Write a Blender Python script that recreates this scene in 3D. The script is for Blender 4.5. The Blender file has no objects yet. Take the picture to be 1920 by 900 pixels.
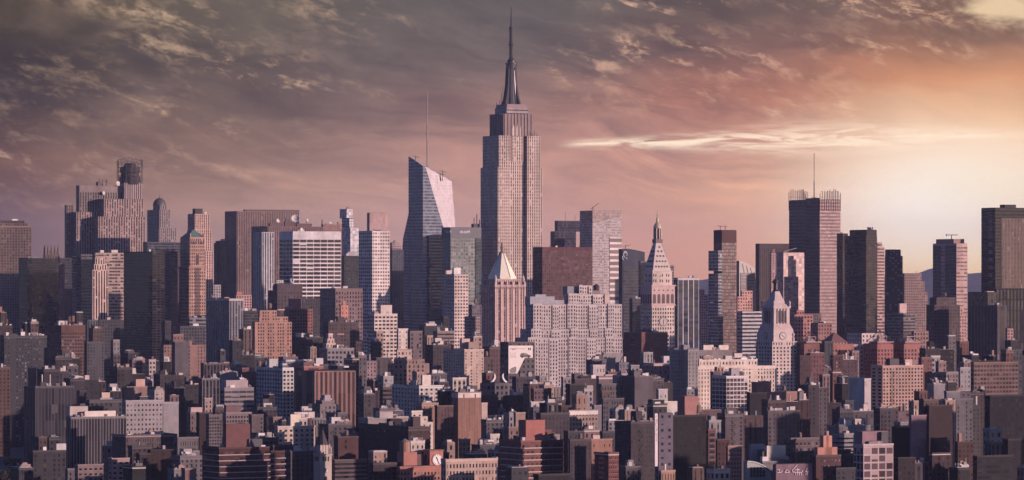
import bpy, bmesh, math, random
from mathutils import Vector

random.seed(7)
SC = bpy.context.scene
COL = SC.collection
R = math.radians

# ------------------------------------------------------------------ camera, sky, sun, exposure
EYE = 130.0            # the camera stands on a high roof, metres above the street
F = 7245.0             # focal length in photograph pixels (1920 wide), a long lens
YH = 520.0             # eye level in the photograph
cam_d = bpy.data.cameras.new("camera")
cam = bpy.data.objects.new("camera", cam_d)
COL.objects.link(cam)
cam.location = (0, 0, EYE)
cam.rotation_euler = (R(90), 0, 0)
cam_d.sensor_width = 36.0
cam_d.lens = 36.0 * F / 1920.0
cam_d.shift_y = (YH - 450.0) / 1920.0
cam_d.clip_start = 1.0
cam_d.clip_end = 60000.0
SC.camera = cam

SUN_EL = R(8)
SUN_DIR = Vector((0.915, -0.40, 0)).normalized()      # towards the sun, on the ground plan
sun_d = bpy.data.lights.new("sun", 'SUN')
sun_d.energy = 4.7
sun_d.angle = R(0.5)
sun_d.color = (1.0, 0.70, 0.615)
sun = bpy.data.objects.new("sun", sun_d)
COL.objects.link(sun)
sv = Vector((SUN_DIR.x * math.cos(SUN_EL), SUN_DIR.y * math.cos(SUN_EL), math.sin(SUN_EL)))
sun.rotation_euler = (-sv).to_track_quat('-Z', 'Y').to_euler()
sun.location = (800, -300, 900)

SC.view_settings.view_transform = 'Standard'
SC.view_settings.look = 'None'
SC.view_settings.exposure = 0.22
SC.view_settings.gamma = 1.0
SC.cycles.use_denoising = True
SC.cycles.max_bounces = 5
SC.cycles.diffuse_bounces = 3
SC.cycles.glossy_bounces = 3
SC.cycles.volume_bounces = 1
SC.cycles.sample_clamp_indirect = 4.0
SC.cycles.use_adaptive_sampling = True
SC.cycles.adaptive_threshold = 0.015


def lin(c):
    return tuple((v / 255 / 12.92) if v / 255 <= 0.04045 else ((v / 255 + 0.055) / 1.055) ** 2.4 for v in c)


class NT:
    """small helper that chains shader nodes"""
    def __init__(s, tree):
        s.t = tree

    def n(s, typ, **kw):
        nd = s.t.nodes.new(typ)
        for k, v in kw.items():
            setattr(nd, k, v)
        return nd

    def put(s, sock, v):
        if hasattr(v, 'is_output') or isinstance(v, bpy.types.NodeSocket):
            s.t.links.new(v, sock)
        elif isinstance(v, (tuple, list)) and len(v) == 3 and sock.type == 'RGBA':
            sock.default_value = (*v, 1)
        else:
            sock.default_value = v

    def m(s, op, a, b=None, c=None, clamp=False):
        nd = s.n('ShaderNodeMath', operation=op, use_clamp=clamp)
        for i, v in enumerate((a, b, c)):
            if v is not None:
                s.put(nd.inputs[i], v)
        return nd.outputs[0]

    def mix(s, fac, a, b, blend='MIX'):
        nd = s.n('ShaderNodeMix', data_type='RGBA', blend_type=blend)
        s.put(nd.inputs[0], fac); s.put(nd.inputs[6], a); s.put(nd.inputs[7], b)
        return nd.outputs[2]

    def mr(s, v, a, b, c=0.0, d=1.0, interp='SMOOTHSTEP'):
        nd = s.n('ShaderNodeMapRange', interpolation_type=interp)
        for i, x in enumerate((v, a, b, c, d)):
            s.put(nd.inputs[i], x)
        return nd.outputs[0]

    def xyz(s, x, y, z):
        nd = s.n('ShaderNodeCombineXYZ')
        for i, v in enumerate((x, y, z)):
            s.put(nd.inputs[i], v)
        return nd.outputs[0]

    def noise(s, vec, scale, detail=4, rough=0.55, dist=0.0):
        nd = s.n('ShaderNodeTexNoise')
        s.put(nd.inputs['Vector'], vec)
        nd.inputs['Scale'].default_value = scale
        nd.inputs['Detail'].default_value = detail
        nd.inputs['Roughness'].default_value = rough
        nd.inputs['Distortion'].default_value = dist
        return nd.outputs[0]

    def ramp(s, v, stops):
        nd = s.n('ShaderNodeValToRGB')
        s.put(nd.inputs[0], v)
        e = nd.color_ramp.elements
        while len(e) > 1:
            e.remove(e[-1])
        e[0].position, e[0].color = stops[0][0], (*stops[0][1], 1)
        for p, c in stops[1:]:
            x = e.new(p); x.color = (*c, 1)
        return nd.outputs[0]


def make_sky():
    w = bpy.data.worlds.new("World")
    SC.world = w
    w.use_nodes = True
    t = w.node_tree
    t.nodes.clear()
    N = NT(t)
    out = N.n('ShaderNodeOutputWorld')
    sky = N.n('ShaderNodeTexSky', sky_type='NISHITA', sun_disc=False)
    sky.sun_elevation = SUN_EL
    sky.sun_rotation = math.atan2(SUN_DIR.x, SUN_DIR.y)
    sky.air_density = 1.0
    sky.dust_density = 0.8
    bg0 = N.n('ShaderNodeBackground')
    tint = N.mix(1.0, sky.outputs[0], (0.47, 0.60, 1.30), 'MULTIPLY')
    N.put(bg0.inputs[0], tint)
    bg0.inputs[1].default_value = 0.082
    geo = N.n('ShaderNodeTexCoord')
    sep = N.n('ShaderNodeSeparateXYZ')
    N.put(sep.inputs[0], geo.outputs['Generated'])
    x, y, z = sep.outputs
    yc = N.m('MAXIMUM', y, 0.05)
    # bearing and height of the view direction over the western sky, in units of 1/F
    U = N.m('MULTIPLY_ADD', N.m('DIVIDE', x, yc), F, 960.0)
    V = N.m('MULTIPLY_ADD', N.m('DIVIDE', z, yc), -F, YH)
    P = N.xyz(U, V, 0.0)
    # slow waviness so that the bands of cloud are not ruled lines
    wob = N.noise(N.xyz(N.m('MULTIPLY', U, .35), V, 0.0), 0.006, 5, 0.55)
    Vw = N.m('MULTIPLY_ADD', N.m('SUBTRACT', wob, 0.5), 150.0, V)
    vf = N.m('MULTIPLY', N.m('ADD', Vw, 300.0), 1 / 900.0)   # V -300..600

    def col(stops):
        return N.ramp(vf, [((v + 300) / 900.0, lin(c)) for v, c in stops])
    c0 = col([(-300, (70, 68, 66)), (0, (82, 78, 70)), (70, (58, 57, 55)), (190, (60, 55, 52)), (265, (84, 68, 61)), (310, (122, 94, 82)), (380, (108, 84, 76)), (520, (110, 85, 76))])
    c1 = col([(-300, (90, 86, 82)), (0, (90, 86, 80)), (90, (80, 74, 72)), (180, (88, 77, 75)), (290, (132, 108, 97)), (380, (164, 132, 116)), (520, (170, 136, 120))])
    c2 = col([(-300, (85, 84, 86)), (0, (86, 84, 86)), (100, (100, 91, 92)), (200, (134, 108, 105)), (300, (178, 140, 132)), (400, (196, 155, 143)), (520, (200, 156, 142))])
    c3 = col([(-300, (95, 85, 84)), (0, (94, 82, 80)), (90, (122, 96, 92)), (180, (166, 118, 106)), (260, (204, 156, 144)), (350, (216, 168, 148)), (520, (216, 158, 134))])
    c4 = col([(-300, (110, 90, 82)), (0, (112, 90, 82)), (70, (126, 98, 86)), (150, (196, 142, 114)), (215, (220, 182, 156)), (290, (232, 214, 202)), (400, (226, 218, 222)), (440, (240, 226, 200)), (480, (244, 222, 176)), (520, (238, 206, 156))])
    c0 = N.mix(1.0, c0, (.62, .55, .45), 'MULTIPLY')
    a = N.mix(N.mr(U, -60, 430), c0, c1)
    a = N.mix(1.0, a, N.mix(N.mr(U, 200, 900), (1.06, .98, .84), (1.0, 1.0, 1.0)), 'MULTIPLY')
    a = N.mix(N.mr(U, 380, 960), a, c2)
    a = N.mix(N.mr(U, 940, 1420), a, c3)
    a = N.mix(N.mr(U, 1400, 1790), a, c4)
    # big soft darker masses
    big = N.noise(N.xyz(N.m('MULTIPLY', U, .55), Vw, 3.0), 0.0075, 6, 0.55, 0.4)
    dark = N.m('MULTIPLY', N.mr(big, 0.45, 0.75), N.mr(V, 330, 120))
    a = N.mix(N.m('MULTIPLY', dark, 0.44), a, (0.055, 0.048, 0.05))
    lite = N.m('MULTIPLY', N.mr(big, 0.50, 0.25), N.mr(V, 430, 200))
    a = N.mix(N.m('MULTIPLY', lite, 0.16), a, (0.50, 0.36, 0.30))
    # long layered bands
    cb, sb_ = math.cos(R(9)), math.sin(R(9))
    band = N.noise(N.xyz(N.m('MULTIPLY', N.m('ADD', N.m('MULTIPLY', U, cb), N.m('MULTIPLY', V, sb_)), .16), N.m('SUBTRACT', N.m('MULTIPLY', Vw, cb), N.m('MULTIPLY', U, sb_)), 17.0), 0.021, 8, 0.6, 0.5)
    bk = N.m('MULTIPLY_ADD', N.m('SUBTRACT', band, .5), 1.7, 1.0)
    bk = N.m('MULTIPLY_ADD', N.m('SUBTRACT', bk, 1.0), N.m('MULTIPLY', N.mr(V, 500, 300), N.mr(U, 1950, 1200, .25, 1.0)), 1.0)
    a = N.mix(1.0, a, N.xyz(bk, N.m('MULTIPLY_ADD', N.m('SUBTRACT', bk, 1.0), .92, 1.0), N.m('MULTIPLY_ADD', N.m('SUBTRACT', bk, 1.0), .8, 1.0)), 'MULTIPLY')
    # torn, sunlit cloud edges: streaks that fall towards the right of this sky
    ca, sa = math.cos(R(16)), math.sin(R(16))
    A = N.m('ADD', N.m('MULTIPLY', U, ca), N.m('MULTIPLY', V, sa))
    Bq = N.m('SUBTRACT', N.m('MULTIPLY', V, ca), N.m('MULTIPLY', U, sa))
    nz = N.noise(N.xyz(N.m('MULTIPLY', A, .33), Bq, 9.0), 0.030, 10, 0.64, 0.55)
    nz2 = N.noise(N.xyz(N.m('MULTIPLY', A, .5), Bq, 2.0), 0.075, 8, 0.65, 0.6)
    streak = N.mr(N.m('ADD', N.m('MULTIPLY', nz, .65), N.m('MULTIPLY', nz2, .35)), 0.47, 0.66)

    def blob(u, v, su, sv_, rot=20.0):
        cr, sr = math.cos(R(rot)), math.sin(R(rot))
        du = N.m('SUBTRACT', U, u); dv = N.m('SUBTRACT', V, v)
        p = N.m('MULTIPLY_ADD', du, cr / su, N.m('MULTIPLY', dv, sr / su))
        q = N.m('MULTIPLY_ADD', dv, cr / sv_, N.m('MULTIPLY', du, -sr / sv_))
        r2 = N.m('ADD', N.m('MULTIPLY', p, p), N.m('MULTIPLY', q, q))
        return N.m('POWER', 2.71828, N.m('MULTIPLY', r2, -1.0))
    spots = [(190, 14, 110, 16, .5, 14), (320, 36, 90, 18, .9, 20), (395, 26, 60, 12, .7, 26), (285, 84, 45, 14, .6, 15), (345, 95, 50, 9, .4, 24),
             (470, 136, 90, 17, .9, 14), (590, 158, 60, 10, .6, 20), (320, 212, 60, 14, .7, 24), (425, 240, 75, 15, .9, 18), (560, 236, 30, 8, .5, 20),
             (80, 300, 160, 18, .75, 8), (60, 340, 130, 18, .45, 6), (420, 322, 150, 16, .7, 10), (590, 300, 70, 14, .7, 16), (330, 280, 50, 7, .5, 5),
             (130, 385, 140, 10, .4, 4), (640, 20, 120, 24, .5, 6), (700, 170, 60, 9, .5, 16), (705, 265, 40, 9, .6, 18),
             (1190, 10, 70, 12, 1.0, 8), (1300, 5, 50, 10, .8, 0), (1190, 97, 34, 15, 1.0, 28), (1040, 122, 26, 10, .9, 35), (1120, 118, 30, 14, .6, 30), (1256, 105, 26, 12, .8, 25),
             (1330, 85, 40, 16, .6, 30), (1340, 108, 60, 11, .7, 25), (1440, 108, 30, 12, .6, 30), (1330, 188, 22, 9, .7, 25), (1440, 205, 36, 8, .8, 30), (1530, 204, 46, 10, .8, 18), (1580, 206, 24, 12, .9, 30),
             (1640, 100, 20, 14, .7, 40), (1700, 88, 60, 10, .7, 4), (1780, 92, 40, 12, .7, 8), (1550, 8, 120, 10, .8, 6), (1700, 14, 140, 22, 1.0, 8)]
    tot = None
    for u, v, su, s2, amp, rot in spots:
        g = N.m('MULTIPLY', blob(u, v, su * 1.25, s2 * 1.25, rot), amp)
        tot = g if tot is None else N.m('ADD', tot, g)
    wide = N.m('MULTIPLY', N.m('MULTIPLY', N.mr(V, 450, 330), N.mr(V, -60, 120)), N.mr(U, 900, 500))
    tot = N.m('ADD', tot, N.m('MULTIPLY', wide, N.m('MULTIPLY', N.mr(wob, .40, .60), 0.42)))
    wide2 = N.m('MULTIPLY', N.m('MULTIPLY', N.mr(V, 260, 180), N.mr(V, 20, 80)), N.m('MULTIPLY', N.mr(U, 980, 1080), N.mr(U, 1720, 1560)))
    tot = N.m('ADD', tot, N.m('MULTIPLY', wide2, 0.30))
    cl = N.m('MULTIPLY', N.m('MINIMUM', tot, 1.0), streak)
    hi = N.mix(N.mr(U, 300, 1300), lin((196, 168, 142)), lin((238, 200, 178)))
    hi = N.mix(N.m('MULTIPLY', N.mr(V, 120, 330), .75), hi, lin((184, 148, 128)))
    a = N.mix(N.m('MULTIPLY', cl, 0.86), a, hi)
    # bright opening in the upper right
    op = N.noise(N.xyz(N.m('MULTIPLY', U, .5), V, 5.0), 0.02, 9, 0.62, 0.5)
    ur = N.mr(N.m('ADD', blob(1930, 10, 150, 62, 12), N.m('MULTIPLY', N.m('SUBTRACT', op, .5), 1.7)), 0.22, 0.95)
    a = N.mix(N.m('MULTIPLY', ur, 0.9), a, lin((226, 206, 178)))
    # long white streak above the sun
    tx = N.noise(N.xyz(N.m('MULTIPLY', U, .12), V, 8.0), 0.06, 8, 0.6, 0.8)
    width = N.m('MULTIPLY_ADD', blob(1540, 270, 250, 4000, 0), 17.0, 6.0)
    mid = N.m('MULTIPLY_ADD', N.m('SUBTRACT', U, 1040.0), -0.020, 271.0)
    dd = N.m('DIVIDE', N.m('SUBTRACT', V, mid), width)
    tr = N.m('POWER', 2.71828, N.m('MULTIPLY', N.m('MULTIPLY', dd, dd), -1.0))
    tr = N.m('MULTIPLY', tr, N.m('MULTIPLY', N.mr(U, 1035, 1120), N.mr(U, 1990, 1780)))
    tr = N.m('MULTIPLY', tr, N.mr(tx, 0.36, 0.58))
    a = N.mix(N.m('MULTIPLY', tr, 0.9), a, lin((252, 230, 208)))
    # glow of the low sun behind thin cloud
    a = N.mix(N.m('MULTIPLY', blob(1790, 350, 340, 150, -12), 0.72), a, lin((252, 216, 178)))
    a = N.mix(N.m('MULTIPLY', blob(1755, 380, 205, 104, -8), 0.98), a, lin((254, 249, 247)))
    a = N.mix(N.m('MULTIPLY', blob(1870, 345, 120, 50, 0), 0.7), a, lin((248, 238, 222)))
    a = N.mix(N.m('MULTIPLY', tr, 0.55), a, lin((255, 244, 232)))
    hs = N.n('ShaderNodeHueSaturation')
    N.put(hs.inputs['Saturation'], N.mr(U, 250, 1250, 1.0, 1.10))
    N.put(hs.inputs['Color'], N.mix(1.0, a, (1.07, 1.0, .90), 'MULTIPLY'))
    a = hs.outputs[0]
    bg1 = N.n('ShaderNodeBackground')
    N.put(bg1.inputs[0], a)
    bg1.inputs[1].default_value = 0.96
    # the sunset part of the sky gives way to the plain sky elsewhere
    k = N.m('MULTIPLY', N.m('MULTIPLY', N.mr(U, -1100, -150), N.mr(U, 3200, 2050)), N.m('MULTIPLY', N.mr(V, -1000, -80), N.mr(y, 0.05, 0.2)))
    mx = N.n('ShaderNodeMixShader')
    N.put(mx.inputs[0], k)
    t.links.new(bg0.outputs[0], mx.inputs[1])
    t.links.new(bg1.outputs[0], mx.inputs[2])
    t.links.new(mx.outputs[0], out.inputs[0])


make_sky()

# ------------------------------------------------------------------ materials
PAL = {
    'cream': (.56, .47, .40), 'stone': (.42, .35, .31), 'pink': (.50, .32, .27), 'white': (.66, .63, .61), 'grey': (.27, .26, .28),
    'dgrey': (.12, .12, .135), 'brown': (.19, .115, .095), 'dbrown': (.10, .065, .058), 'brick': (.27, .10, .072), 'dbrick': (.13, .055, .048),
    'orange': (.42, .205, .135), 'tan': (.40, .26, .19), 'dark': (.055, .056, .068), 'black': (.022, .023, .030), 'blue': (.055, .07, .105),
    'redglass': (.15, .05, .052), 'steel': (.46, .45, .47), 'mauve': (.30, .22, .24), 'teal': (.10, .15, .15), 'red': (.38, .10, .08),
}
MATS = {}


def facade_group():
    g = bpy.data.node_groups.new("facade", 'ShaderNodeTree')
    I = g.interface
    for nm, ty, dv in (('Wall', 'NodeSocketColor', (.4, .35, .3, 1)), ('Spandrel', 'NodeSocketColor', (.1, .1, .1, 1)), ('Glass', 'NodeSocketColor', (.02, .025, .035, 1)),
                       ('Blind', 'NodeSocketColor', (.25, .22, .2, 1)), ('WinW', 'NodeSocketFloat', .5), ('WinH', 'NodeSocketFloat', .55), ('BlindFrac', 'NodeSocketFloat', .2),
                       ('Lit', 'NodeSocketFloat', 0.0), ('Rough', 'NodeSocketFloat', .12), ('Seed', 'NodeSocketFloat', 0.0), ('Group', 'NodeSocketFloat', 0.0), ('Jitter', 'NodeSocketFloat', .018), ('ColVar', 'NodeSocketFloat', 0.0), ('GlassVar', 'NodeSocketFloat', 1.1)):
        s = I.new_socket(nm, in_out='INPUT', socket_type=ty)
        s.default_value = dv
    I.new_socket('BSDF', in_out='OUTPUT', socket_type='NodeSocketShader')
    N = NT(g)
    gi = N.n('NodeGroupInput'); go = N.n('NodeGroupOutput')
    i = gi.outputs
    uv = N.n('ShaderNodeUVMap'); uv.uv_map = 'UVMap'
    sp = N.n('ShaderNodeSeparateXYZ'); N.put(sp.inputs[0], uv.outputs[0])
    u, v = sp.outputs[0], sp.outputs[1]
    fu = N.m('ABSOLUTE', N.m('SUBTRACT', N.m('FRACT', u), .5))
    fv = N.m('ABSOLUTE', N.m('SUBTRACT', N.m('FRACT', v), .5))
    # columns of windows differ in width and some bays are bare wall
    wc = N.n('ShaderNodeTexWhiteNoise', noise_dimensions='2D'); N.put(wc.inputs[0], N.xyz(N.m('FLOOR', u), i['Seed'], 0.0))
    cv = N.m('SUBTRACT', 1.0, N.m('MULTIPLY', i['ColVar'], N.m('MULTIPLY', wc.outputs[0], .55)))
    cv = N.m('MULTIPLY', cv, N.m('SUBTRACT', 1.0, N.m('MULTIPLY', i['ColVar'], N.m('LESS_THAN', wc.outputs[0], .13))))
    inu = N.m('LESS_THAN', fu, N.m('MULTIPLY', N.m('MULTIPLY', i['WinW'], .5), cv))
    inv = N.m('LESS_THAN', fv, N.m('MULTIPLY', i['WinH'], .5))
    # every Group-th bay is a solid pier
    gm = N.m('MULTIPLY', N.m('GREATER_THAN', i['Group'], 0.5), N.m('LESS_THAN', N.m('MODULO', N.m('FLOOR', N.m('ADD', u, 1000.0)), N.m('MAXIMUM', i['Group'], 1.0)), 0.5))
    inu = N.m('MULTIPLY', inu, N.m('SUBTRACT', 1.0, gm))
    pos = N.m('GREATER_THAN', v, 0.0)
    inu = N.m('MULTIPLY', inu, pos)
    win = N.m('MULTIPLY', inu, inv)
    cell = N.xyz(N.m('FLOOR', u), N.m('FLOOR', v), i['Seed'])
    wn = N.n('ShaderNodeTexWhiteNoise', noise_dimensions='3D'); N.put(wn.inputs[0], cell)
    r1 = wn.outputs[0]
    wn2 = N.n('ShaderNodeTexWhiteNoise', noise_dimensions='3D'); N.put(wn2.inputs[0], N.xyz(N.m('ADD', N.m('FLOOR', u), 31.7), N.m('FLOOR', v), i['Seed']))
    r2 = wn2.outputs[0]
    geo = N.n('ShaderNodeNewGeometry')
    p = geo.outputs['Position']
    sp2 = N.n('ShaderNodeSeparateXYZ'); N.put(sp2.inputs[0], p)
    st = N.noise(N.xyz(sp2.outputs[0], sp2.outputs[1], N.m('MULTIPLY', sp2.outputs[2], .3)), 0.07, 5, .6)
    st2 = N.noise(p, 0.5, 4, .6)
    var = N.m('MULTIPLY_ADD', st, 1.1, .42)
    var = N.m('MULTIPLY', var, N.m('MULTIPLY_ADD', st2, .5, .76))
    var = N.m('MULTIPLY', var, N.m('MULTIPLY_ADD', r2, .18, .91))
    wall = N.mix(1.0, i['Wall'], N.xyz(var, var, var), 'MULTIPLY')
    spn = N.mix(1.0, i['Spandrel'], N.xyz(var, var, var), 'MULTIPLY')
    opaque = N.mix(inu, wall, spn)
    # glass: dark, some with pale blinds pulled part of the way down
    part = N.m('LESS_THAN', N.m('FRACT', v), N.m('MULTIPLY_ADD', r2, .8, .15))
    bl = N.m('MULTIPLY', N.m('LESS_THAN', r1, i['BlindFrac']), part)
    gb = N.m('MULTIPLY_ADD', N.m('SUBTRACT', r2, .5), i['GlassVar'], 1.0)
    gl = N.mix(1.0, i['Glass'], N.xyz(gb, gb, gb), 'MULTIPLY')
    gcol = N.mix(bl, gl, i['Blind'])
    b1 = N.n('ShaderNodeBsdfPrincipled'); N.put(b1.inputs['Base Color'], opaque); b1.inputs['Roughness'].default_value = .82
    b1.inputs['Specular IOR Level'].default_value = .25
    b2 = N.n('ShaderNodeBsdfPrincipled'); N.put(b2.inputs['Base Color'], gcol)
    N.put(b2.inputs['Roughness'], N.m('MULTIPLY_ADD', r2, .02, i['Rough']))
    b2.inputs['Specular IOR Level'].default_value = .32
    b2.inputs['Emission Color'].default_value = (1, .68, .4, 1)
    N.put(b2.inputs['Emission Strength'], N.m('MULTIPLY', N.m('LESS_THAN', r1, i['Lit']), .8))
    # each pane sits at a slightly different angle
    wn3 = N.n('ShaderNodeTexWhiteNoise', noise_dimensions='3D'); N.put(wn3.inputs[0], cell)
    off = N.n('ShaderNodeVectorMath', operation='MULTIPLY_ADD')
    sb = N.n('ShaderNodeVectorMath', operation='SUBTRACT'); N.put(sb.inputs[0], wn3.outputs[1]); sb.inputs[1].default_value = (.5, .5, .5)
    N.put(off.inputs[0], sb.outputs[0]); N.put(off.inputs[1], N.xyz(i['Jitter'], i['Jitter'], i['Jitter'])); off.inputs[2].default_value = (0, 0, 0)
    ad = N.n('ShaderNodeVectorMath', operation='ADD'); N.put(ad.inputs[0], geo.outputs['Normal']); N.put(ad.inputs[1], off.outputs[0])
    nm = N.n('ShaderNodeVectorMath', operation='NORMALIZE'); N.put(nm.inputs[0], ad.outputs[0])
    N.put(b2.inputs['Normal'], nm.outputs[0])
    mx = N.n('ShaderNodeMixShader'); N.put(mx.inputs[0], win)
    g.links.new(b1.outputs[0], mx.inputs[1]); g.links.new(b2.outputs[0], mx.inputs[2])
    g.links.new(mx.outputs[0], go.inputs[0])
    return g


FG = facade_group()
STY = {   # window width, window height, share of blinds
    'punch': dict(ww=.52, wh=.56, bl=.14), 'pier': dict(ww=.50, wh=.60, bl=.12), 'band': dict(ww=1.0, wh=.50, bl=.06), 'grid': dict(ww=.84, wh=.66, bl=.06),
    'glass': dict(ww=.88, wh=.80, bl=.05), 'blank': dict(ww=0.0, wh=0.0, bl=0.0), 'fins': dict(ww=.62, wh=.90, bl=.05),
}


def C(c):
    if isinstance(c, str):
        c = PAL[c]
    y = .3 * c[0] + .55 * c[1] + .15 * c[2]
    k = .22                                    # the city's brick is duller than fresh brick
    return tuple(v + (y * t - v) * k for v, t in zip(c, (1.0, .97, 1.06)))


_seed = [0]


def facade(wall, style, spandrel=None, glass=(.020, .023, .032), blind=None, lit=0.0, rough=.03, group=0, jit=.018, cv=0.0, gvar=1.1, **kw):
    p = dict(STY[style]); p.update(kw)
    wall = C(wall)
    if spandrel is None:
        spandrel = tuple(v * .38 for v in wall) if style in ('pier', 'fins') else wall
    spandrel = C(spandrel)
    glass = C(glass)
    blind = C(blind) if blind else tuple(min(.5, v * .8 + .04) for v in wall)
    _seed[0] += 1
    m = bpy.data.materials.new("facade_%s" % style)
    m.use_nodes = True
    t = m.node_tree
    t.nodes.clear()
    o = t.nodes.new('ShaderNodeOutputMaterial')
    g = t.nodes.new('ShaderNodeGroup'); g.node_tree = FG
    for k, v in (('Wall', (*wall, 1)), ('Spandrel', (*spandrel, 1)), ('Glass', (*glass, 1)), ('Blind', (*blind, 1)), ('WinW', p['ww']), ('WinH', p['wh']),
                 ('BlindFrac', p['bl']), ('Lit', lit), ('Rough', rough), ('Seed', _seed[0] * 1.37), ('Group', group), ('Jitter', jit), ('ColVar', cv), ('GlassVar', gvar)):
        g.inputs[k].default_value = v
    t.links.new(g.outputs[0], o.inputs[0])
    return m


def plain(c, rough=.85, metal=0.0, var=.35, scale=.25, spec=.3):
    c = C(c)
    key = (c, rough, metal, var, scale)
    if key in MATS:
        return MATS[key]
    m = bpy.data.materials.new("plain")
    m.use_nodes = True
    N = NT(m.node_tree)
    b = m.node_tree.nodes['Principled BSDF']
    geo = N.n('ShaderNodeNewGeometry')
    nz = N.noise(geo.outputs['Position'], scale, 5, .6)
    k = N.m('MULTIPLY_ADD', nz, var * 2, 1 - var)
    N.put(b.inputs['Base Color'], N.mix(1.0, c, N.xyz(k, k, k), 'MULTIPLY'))
    b.inputs['Roughness'].default_value = rough
    b.inputs['Metallic'].default_value = metal
    b.inputs['Specular IOR Level'].default_value = spec
    MATS[key] = m
    return m


def glow_mat(c, s):
    m = bpy.data.materials.new("lamp")
    m.use_nodes = True
    b = m.node_tree.nodes['Principled BSDF']
    b.inputs['Emission Color'].default_value = (*c, 1)
    b.inputs['Emission Strength'].default_value = s
    return m


ROOFS = {'tar': (.060, .058, .066), 'gravel': (.20, .18, .175), 'silver': (.42, .40, .40)}
GLASS_DARK = plain((.022, .025, .035), .15, 0, .2, .5, .5)
WIN_SILL = plain((.36, .31, .29), .8)

# ------------------------------------------------------------------ mesh helpers
TH = R(28)                                   # the street grid is turned against the view
CT, ST = math.cos(TH), math.sin(TH)


def kpx(px):
    return (px - 960.0) / F


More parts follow.
